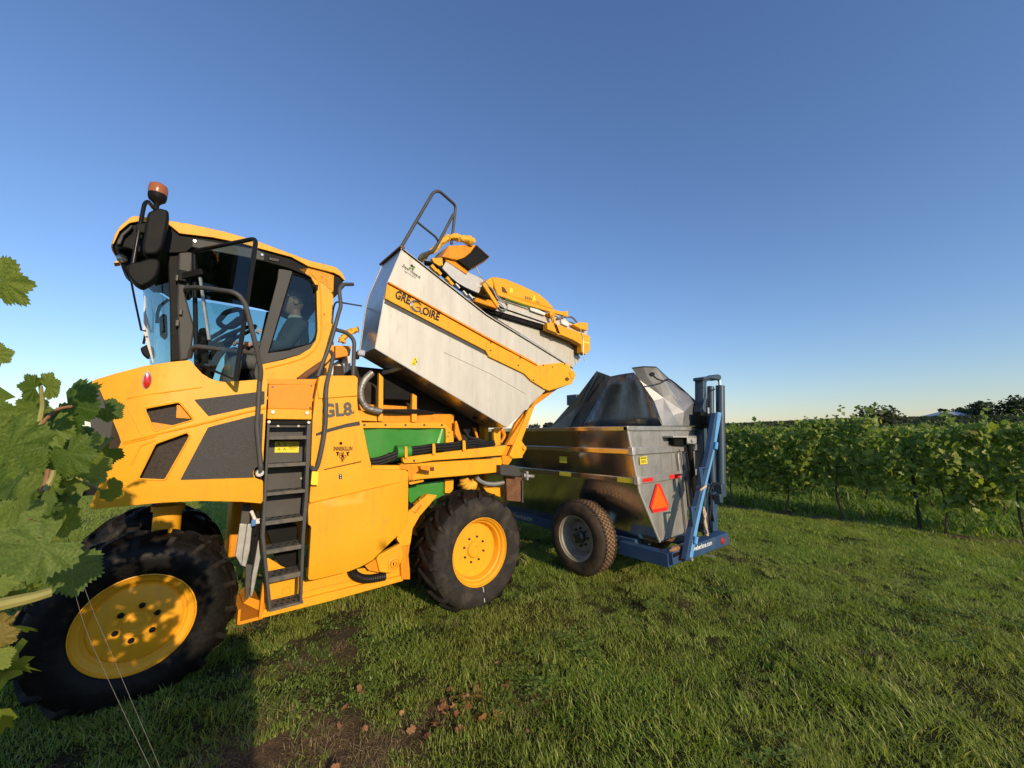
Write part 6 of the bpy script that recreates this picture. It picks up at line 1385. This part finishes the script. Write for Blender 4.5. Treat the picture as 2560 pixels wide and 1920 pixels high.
# ================================================================== vines
rv = np.random.default_rng(17)
SIMPLE = [(0, -.05), (.30, -.12), (.50, .12), (.30, .28), (.34, .52), (.12, .48), (0, .72), (-.12, .48), (-.34, .52), (-.30, .28), (-.50, .12), (-.30, -.12)]
def leaves_mesh(name, centers, normals, sizes, m):
    V = []; F = []
    for c, nrm, s in zip(centers, normals, sizes):
        nrm = nrm / (np.linalg.norm(nrm) + 1e-9); down = np.array((0, 0, -1.)) + rv.normal(0, .45, 3); t = down - nrm * (down @ nrm); t /= np.linalg.norm(t) + 1e-9; b = np.cross(nrm, t)
        n0 = len(V); cu = rv.uniform(-.5, .15)
        V.append(tuple(c + nrm * .02 * s))
        for (x_, y_) in SIMPLE: V.append(tuple(c + s * (b * x_ + t * y_ + nrm * (cu * x_ * x_ * 1.2 - .12 * y_ * y_))))
        for i in range(12): F.append((n0, n0 + 1 + i, n0 + 1 + (i + 1) % 12))
    me = bpy.data.meshes.new(name); me.from_pydata(V, [], F); me.materials.append(MATS[m]); return me
def vine_foliage(name, n_, L=1.25, z0=.62, z1=1.80, dep=.30, m='vine_leaf', size=(.085, .15)):
    """leaf wall about the trellis plane (local y along the row)"""
    C = []; Nn = []; S = []; ph = rv.uniform(0, 6.28)
    for _ in range(n_):
        y = rv.uniform(-L / 2, L / 2); u = rv.uniform()
        if math.sin(y * 5.3 + ph) * math.sin(u * 6.1 + ph * 2) > .55 and rv.uniform() < .75: continue
        z = z0 + (z1 - z0) * u ** .85
        w_ = dep * (.55 + .45 * math.sin(math.pi * min(1, max(0, u * .9 + .1)))) ; side = rv.choice([-1, 1]); x = side * w_ * math.sqrt(rv.uniform(.15, 1)) + .05 * math.sin(y * 7 + z * 5)
        C.append(np.array((x, y, z))); Nn.append(np.array((side * rv.uniform(.1, .9), rv.normal(-.35, .75), rv.uniform(.0, 1.0)))); S.append(rv.uniform(*size))
    for _ in range(7):                         # shoots standing out of the hedge and hanging tails
        y = rv.uniform(-L / 2, L / 2); up = rv.uniform() < .6; x = rv.normal(0, .12); k_ = rv.integers(5, 11)
        for j in range(k_):
            z = z1 - .05 + j * .035 if up else z0 + .1 - j * .045; C.append(np.array((x + rv.normal(0, .04) + .02 * j, y + rv.normal(0, .05), z))); Nn.append(rv.normal(0, 1, 3) + (0, 0, .6)); S.append(rv.uniform(.06, .11))
    return leaves_mesh(name, C, Nn, S, m)
FOL = [vine_foliage('foliage', 980, z0=.44 + .12 * (_i % 3), z1=1.74 + .05 * (_i % 3)) for _i in range(5)]
def trunk_mesh(lean):
    P = spline([(0, 0, -.05), (.03 * lean, .04 * lean, .18), (-.02, .07 * lean, .42), (.02, .05 * lean, .68), (0, .02, .95)], 5); g = tube(P, [.020 - .0004 * i for i in range(len(P))], 8)
    arm1 = tube(spline([(0, .02, .92), (.01, .3, .98), (0, .6, 1.0)], 4), .014, 6); arm2 = tube(spline([(0, .02, .92), (-.01, -.3, .98), (0, -.6, 1.0)], 4), .014, 6)
    V, F = join(g, arm1, arm2); me = bpy.data.meshes.new('trunk'); me.from_pydata([tuple(v) for v in V], [], [list(f) for f in F]); me.materials.append(MATS['bark']); me.shade_smooth(); return me
TRK = [trunk_mesh(l) for l in (1, -1, .5, -1.6)]
def plant_vine(x, y, label, group, rz=0., sc=1., zs=1., i=0, fol=None):
    o = thing('grape_vine', label, 'vine', (x, y, float(ground_z(x, y))), group)
    o.rotation_euler.z = rz; o.scale = (sc, sc, sc * zs)
    a = bpy.data.objects.new('trunk', TRK[i % 4]); link(a, o)
    b = bpy.data.objects.new('foliage', fol or FOL[i % 5]); link(b, o); b['kind'] = 'stuff'
    b.rotation_euler.z = math.pi * (i % 2)
    return o
ORD = ['first', 'second', 'third', 'fourth', 'fifth', 'sixth', 'seventh', 'eighth', 'ninth', 'tenth', 'eleventh']
ys1 = [2.55, 1.45, .42, -.62, -1.58, -2.90, -3.75, -4.75]
for i, y in enumerate(ys1):
    plant_vine(ROW0 - .05 + .1 * rv.uniform(-1, 1), y, '%s grape vine to the right of the trailer mast in the nearest vineyard row' % ORD[i], 'vines of the nearest vineyard row', rv.uniform(-.12, .12), rv.uniform(.95, 1.08), rv.uniform(.93, 1.06) * (1.0 if y > -2 else 1.06), i)
def row_view(x, ya, yb, step):
    out = []
    for y in np.arange(ya, yb, step):
        p = np.array([[x, y, 1.2]]); 
        if in_view(p, 1.06)[0]:
            q = p[0] - CAM; u = 1280 + FPX * (q @ RT) / (q @ FW)
            if u > 1770: out.append(y)
    return out
for k_, word in ((1, 'second'), (2, 'third')):
    for i, y in enumerate(row_view(ROW0 + ROWS * k_, -8, 14, 1.08)):
        plant_vine(ROW0 + ROWS * k_ + rv.uniform(-.05, .05), y + rv.uniform(-.1, .1), '%s vine from the left in the %s vineyard row' % (ORD[i], word), 'vines of the %s vineyard row' % word, rv.uniform(-.15, .15), rv.uniform(.92, 1.04), rv.uniform(.90, 1.04), i + k_)
# rows farther off, one mass
srcs = []
for i in range(4):
    o = bpy.data.objects.new('rowpiece_%02d' % i, vine_foliage('rowpiece', 330, 1.5, .5, 1.82, .36, size=(.14, .24))); srcs.append(o)
pts = []
for k_ in range(3, 14):
    x = ROW0 + ROWS * k_
    for y in np.arange(-14, 46, 1.1): pts.append((x + rv.normal(0, .04), y, 0))
P = np.array(pts); P[:, 2] = ground_z(P[:, 0], P[:, 1]); P = P[in_view(P + (0, 0, 1.), 1.1)]; n_ = len(P)
tag(scatter('vine_rows', P, np.where(rv.uniform(size=n_) < .5, 0, math.pi) + rv.normal(0, .08, n_), rv.uniform(.88, 1.02, n_), rv.integers(0, 4, n_), srcs, tilt=.02), 'rows of vines farther back in the vineyard, seen over the nearest rows', 'vineyard', kind='stuff')
srcs2 = []
for i in range(3):
    o = bpy.data.objects.new('hillpiece_%02d' % i, vine_foliage('hillpiece', 260, 5.5, .4, 1.85, .5, 'far_vine', size=(.35, .6))); srcs2.append(o)
pts = []
for x in np.arange(44, 168, 4.2):
    for y in np.arange(-60, 190, 4.6): pts.append((x + rv.normal(0, .1), y + rv.normal(0, .3), 0))
P = np.array(pts); P[:, 2] = ground_z(P[:, 0], P[:, 1]); P = P[in_view(P + (0, 0, 1.), 1.1)]; n_ = len(P)
tag(scatter('hill_vineyard', P, rv.normal(0, .05, n_), rv.uniform(.95, 1.12, n_), rv.integers(0, 3, n_), srcs2, tilt=.02), 'dark far vineyard rising along the skyline', 'vineyard', kind='stuff')

# trellis post and wires of the nearest row
pp = at(px('G', (1485, 1025))[0], z=0); pt = np.array((ROW0, pp[1], 0)); zt = at(px('G', (1450, 370))[0], x=ROW0)[2]
po = thing('trellis_post', 'dark steel trellis post standing in the nearest vineyard row', 'post', tuple(pt))
mk('post', prism([(ROW0 + a, pt[1] + b, -.1) for a, b in ((-.035, -.022), (-.015, -.022), (-.015, .012), (.015, .012), (.015, -.022), (.035, -.022), (.035, .022), (-.035, .022))], (-.02, .0, zt + .1)), 'post_metal', po)
for z in (.55, .95, 1.35): mk('wire_clip', box((ROW0 - .03, pt[1], z), (.03, .05, .03)), 'galvanised', po)
tw = thing('trellis_wires', 'thin trellis wires strung along the nearest vineyard row', 'wires', (ROW0, 0, 0))
for z in (.95, 1.35, 1.62): mk('wire', tube([(ROW0 - .03, -7, z), (ROW0 - .03, pt[1], z - .01), (ROW0 - .03, 5, z)], .004, 5), 'wire', tw)

# ---- vine row ending at the left edge of the picture (shades the front wheel) and unseen vines added behind the photographer for the lawn shadow
YA = -2.36
va = thing('grape_vine', 'close foreground grape vine with large leaves at the left edge', 'vine', (-3.25, YA, 0), 'vines at the row ends by the photographer')
def add_part(name, me, parent, loc, rz=0):
    o = bpy.data.objects.new(name, me); o.location = loc; o.rotation_euler.z = rz; link(o, parent); return o
add_part('trunk', TRK[0], va, (0, 0, 0), math.pi / 2)
NB = [vine_foliage('foliage', 1500, 1.1, .25, 2.15, .28, 'vine_leaf', (.10, .17)) for _ in range(2)]
NF = [vine_foliage('foliage', 900, 1.05, .45, 2.18, .26, 'vine_leaf', (.09, .16)) for _ in range(2)]
f_ = add_part('foliage', NF[0], va, (-.08, 0, 0), math.pi / 2); f_['kind'] = 'stuff'; f_.scale = (1, 1, 1.05)
f_ = add_part('foliage', vine_foliage('foliage', 800, .95, 1.12, 1.60, .20, 'vine_leaf', (.06, .10)), va, (.10, .05, 0), -math.pi / 2); f_['kind'] = 'stuff'
vb = plant_vine(-4.45, YA, 'grape vine next along the row from the close foreground vine, outside the left edge', 'vines at the row ends by the photographer', math.pi / 2, 1, 1.12, 1)
for i, x in enumerate((-3.03, -4.15)):
    plant_vine(x, -4.95, ('unseen stand-in vine added behind the photographer, shading the lawn' if i == 0 else 'second unseen stand-in vine added behind the photographer'), 'unseen vines added behind the photographer', math.pi / 2, 1.0, .93, i + 2, NB[i])
    f_ = add_part('foliage', NB[1 - i], [o for o in COL.objects if o.get('label', '').endswith(('shading the lawn', 'behind the photographer'))][-1], (.15, .05, 0), math.pi); f_['kind'] = 'stuff'  # extra leaf layer added so the lawn shadow turns solid
# large leaves placed one by one
LM = [leaf_mesh('leaf', 1.0, 'vine_leaf_near') for _ in range(5)]; LPAL = [leaf_mesh('leaf', 1.0, 'vine_leaf_pale') for _ in range(3)]
LYEL = leaf_mat('leaf_yellow', (.30, .22, .05), (.36, .30, .10), .4, .5, veins=True); LY = [leaf_mesh('leaf', 1.0, 'leaf_yellow')]
def put_leaf(p, dist, spx, ang, tilt=0, pitch=0, meshes=LM, k='H'):
    """p = middle of the leaf in the picture, spx = its width there, ang = direction of its tip in the picture"""
    s_src = px(k, p)[0]; c = atd(s_src, dist); dz = depth_of(c); size = spx * CROPS[k][2] / FPX * dz / 1.05
    a = math.radians(ang); tipv = math.cos(a) * RT + math.sin(a) * UP; nrm = CAM - c; nrm = nrm / np.linalg.norm(nrm)
    tipv = tipv - nrm * (tipv @ nrm); tipv /= np.linalg.norm(tipv); sd = np.cross(tipv, nrm)
    M3 = Matrix(((sd[0], tipv[0], nrm[0]), (sd[1], tipv[1], nrm[1]), (sd[2], tipv[2], nrm[2])))
    M3 = M3 @ Matrix.Rotation(math.radians(pitch), 3, 'X') @ Matrix.Rotation(math.radians(tilt), 3, 'Y')
    o = bpy.data.objects.new('leaf', meshes[rv.integers(0, len(meshes))]); link(o, va)
    org = c - np.array(M3 @ Vector((0, .18, 0))) * size
    o.matrix_local = Matrix.Translation(Vector(org) - va.location) @ M3.to_4x4() @ Matrix.Scale(size, 4)
    return o
BIG = [((40, 172), .62, 215, -8, 15, 58, LPAL), ((2, 470), .66, 95, 5, 10, 30, LPAL), ((125, 612), .80, 120, 172, 10, 62, LPAL), ((215, 603), .80, 115, 12, -10, 60, LPAL), ((185, 590), .82, 80, 60, 0, 50, LPAL),
       ((320, 692), .85, 240, -14, 5, 62, LM), ((462, 712), .92, 95, -30, 10, 20, LM), ((85, 880), .52, 270, -25, -10, -35, LM), ((-10, 712), .55, 170, 10, 0, 40, LM), ((300, 915), .80, 190, -62, 45, 20, LM),
       ((115, 1300), .58, 275, 205, 12, 22, LM), ((300, 1392), .70, 185, -85, 10, 15, LM), ((105, 1080), .64, 230, -8, 0, 68, LM), ((30, 1010), .70, 150, 190, 10, 40, LM), ((225, 800), .85, 150, -75, 30, 10, LM),
       ((270, 745), .88, 120, -40, 20, 20, LM), ((120, 690), .84, 110, 150, 10, 35, LPAL), ((470, 1040), .98, 95, -25, 20, 40, LM), ((285, 1170), .92, 130, -15, 10, 50, LM), ((272, 1288), .86, 75, 0, 10, 50, LM),
       ((15, 1640), .60, 110, 20, 25, 35, LY), ((-5, 1590), .62, 90, 70, 10, 20, LY), ((-12, 1745), .62, 110, -30, 10, 10, LPAL), ((200, 1430), .64, 90, -30, 10, 60, LM), ((60, 1150), .75, 160, -120, 15, 20, LM), ((10, 1430), .70, 130, -70, 10, 30, LM)]
for p, d_, s_, a_, t_, pi_, ms_ in BIG: put_leaf(p, d_, s_, a_, t_, pi_, ms_)
cnt = 0
while cnt < 150:
    x_, y_ = rv.uniform(-40, 460), rv.uniform(720, 1330)
    lim = 330 - abs(y_ - 980) * .35 + 130 * math.exp(-((y_ - 880) / 110) ** 2)
    if x_ > lim or (y_ > 1150 and x_ < 200): continue
    put_leaf((x_, y_), rv.uniform(.88, 1.25), rv.uniform(50, 120), rv.uniform(-150, 30), rv.uniform(-50, 50), rv.uniform(-30, 65), LM if rv.uniform() < .88 else LPAL); cnt += 1
def hs(p, d_): return atd(px('H', p)[0], d_)
def cane(pts, d_, r0, r1, m='cane'):
    P = spline([hs(p, d_) for p in pts], 5); mk('shoot', tube(P, list(np.linspace(r0, r1, len(P))), 8), m, va, smooth=True)
cane([(-30, 1520), (60, 1500), (140, 1482), (215, 1460)], .62, .0060, .0045)
cane([(150, 795), (165, 745), (176, 690), (172, 640), (168, 605)], .82, .0032, .002, 'cane')
cane([(150, 795), (185, 750), (240, 703), (300, 690)], .82, .0026, .002, 'cane_brown')
cane([(330, 945), (370, 910), (410, 870), (470, 818)], .95, .004, .003); cane([(170, 1045), (190, 1000), (200, 950)], .8, .003, .0025, 'cane_brown'); cane([(185, 1040), (215, 985), (222, 955)], .8, .004, .003)
cane([(40, 830), (110, 870), (240, 940), (330, 990), (480, 1070)], 1.0, .003, .0015); cane([(60, 1400), (150, 1330), (240, 1260)], .9, .004, .003)
cane([(0, 1660), (30, 1600), (80, 1540)], .7, .002, .001, 'cane_brown')
vs = thing('trellis_string', 'two thin pale trellis strings hanging in front of the front wheel', 'string', (-2.5, YA, 0))
for a in ([(400, 300), (540, 950), (730, 1400), (1010, 1990)], [(440, 400), (600, 870), (760, 1250), (1075, 1990)]):
    mk('string', tube(spline([atd(px('C', p)[0], 1.25) for p in a], 6), .0004, 5), 'wire', vs)

# ---- trees, shrub and house on the skyline
def tree(name, label, base, h, rad, m, seed, trunk_h=.25, cat='tree', n_=900, group=None, flat=1.0, leaf=.35):
    r_ = np.random.default_rng(seed); t = thing(name, label, cat, tuple(base), group); b = np.array(base)
    limbs = [tube([b, b + (0, 0, h * .35), b + (.05 * h * r_.normal(), .05 * h * r_.normal(), h * .75)], [h * .03, h * .022, h * .008], 7)]
    lobes = []
    for i in range(11):
        a = r_.uniform(0, 6.28); rr = rad * r_.uniform(.2, .75); z = h * r_.uniform(trunk_h + .15, .88); c = b + (rr * math.cos(a), rr * math.sin(a), z); lobes.append((c, rad * r_.uniform(.28, .5)))
        limbs.append(tube([b + (0, 0, h * r_.uniform(.25, .5)), (b + (0, 0, h * .5) + c) / 2, c], [h * .014, h * .01, h * .004], 5))
    lobes.append((b + (0, 0, h * .8), rad * .5))
    mk('trunk', join(*limbs), 'bark', t, smooth=True)
    C = []; Nn = []; S = []
    for _ in range(n_):
        c, rr = lobes[r_.integers(0, len(lobes))]; d_ = r_.normal(0, 1, 3); d_ /= np.linalg.norm(d_); q = c + d_ * rr * r_.uniform(.5, 1.08) * np.array((1, 1, .8 * flat)); C.append(q - b); Nn.append(d_ + r_.normal(0, .5, 3)); S.append(leaf * r_.uniform(.6, 1.3))
    o = bpy.data.objects.new('crown', leaves_mesh('crown', C, Nn, S, m)); link(o, t); return t
def gpos(u, depth):
    r = ray((u, 1070)); q = CAM + r * depth; return np.array((q[0], q[1], float(ground_z(q[0], q[1]))))
def hgt(v, depth, base, u):                    # height that reaches picture row v
    r = ray((u, v)); q = CAM + r * depth; return q[2] - base[2]
for (u, v, dep, w_, lab, sd, m, lf) in ((2200, 1018, 62, 95, 'grey green bush standing up out of the vineyard', 3, 'shrub_leaf', .5),
        (2368, 1020, 118, 26, 'small dark tree left of the white house', 4, 'tree_leaf', .7), (2412, 1022, 122, 44, 'low round dark tree right of the white house', 5, 'tree_leaf', .7),
        (2478, 1010, 112, 80, 'broad dark tree between the white house and the frame edge', 6, 'tree_leaf', .8), (2548, 994, 105, 80, 'tallest dark tree cut by the right edge', 7, 'tree_leaf', .8),
        (1340, 1062, 150, 34, 'leftmost far tree behind the trailer, beside the hopper post', 8, 'tree_leaf', .9), (1368, 1058, 150, 32, 'far tree just left of the trailer deflector', 9, 'tree_leaf', .9)):
    b = gpos(u, dep); h = hgt(v, dep, b, u); tree('bush' if sd == 3 else 'tree', lab, b, h, w_ / FPX * dep / 2 / .8, m, sd, .12, 'bush' if sd == 3 else 'tree', 1100, None, 1.0, lf)
hb_ = gpos(2385, 116); hz_ = hgt(1028, 116, hb_, 2385)
hs_ = thing('house', 'low white house with pale roof on the skyline', 'house', tuple(hb_))
ax = np.array((RT[0], RT[1], 0)); ax /= np.linalg.norm(ax); ay_ = np.array((-ax[1], ax[0], 0))
def hq(a, b, z): return hb_ + ax * a + ay_ * b + (0, 0, z)
mk('wall', prism([hq(-4.6, -3, 0), hq(4.6, -3, 0), hq(4.6, 5, 0), hq(-4.6, 5, 0)], (0, 0, hz_ - 1.5)), 'wall_white', hs_)
mk('roof', ([hq(-5.2, -3.6, hz_ - 1.6), hq(5.2, -3.6, hz_ - 1.6), hq(5.2, 5.6, hz_ - 1.6), hq(-5.2, 5.6, hz_ - 1.6), hq(-2.2, 1, hz_), hq(2.0, 1, hz_)], [(0, 1, 5, 4), (2, 3, 4, 5), (1, 2, 5), (3, 0, 4), (0, 3, 2, 1)]), 'concrete_roof', hs_)
for a in (-3, -1, 1.5, 3.2): mk('window', boxmm(hq(a - .45, -3.05, hz_ - 3.0), hq(a + .45, -3.0, hz_ - 2.0)), 'black_gloss', hs_)
hb2 = gpos(2478, 110); b2 = thing('shed', 'low pale roofed shed at the right of the house', 'shed', tuple(hb2)); zt2 = hgt(1041, 110, hb2, 2478)
def hq2(a, b, z): return hb2 + ax * a + ay_ * b + (0, 0, z)
mk('wall', prism([hq2(-2.6, -2, 0), hq2(2.6, -2, 0), hq2(2.6, 3, 0), hq2(-2.6, 3, 0)], (0, 0, zt2 - .7)), 'wall_white', b2)
mk('roof', ([hq2(-3, -2.5, zt2 - .8), hq2(3, -2.5, zt2 - .8), hq2(3, 3.5, zt2 - .8), hq2(-3, 3.5, zt2 - .8), hq2(0, -2.5, zt2), hq2(0, 3.5, zt2)], [(0, 1, 4), (1, 2, 5, 4), (3, 0, 4, 5), (2, 3, 5), (0, 3, 2, 1)]), 'concrete_roof', b2)
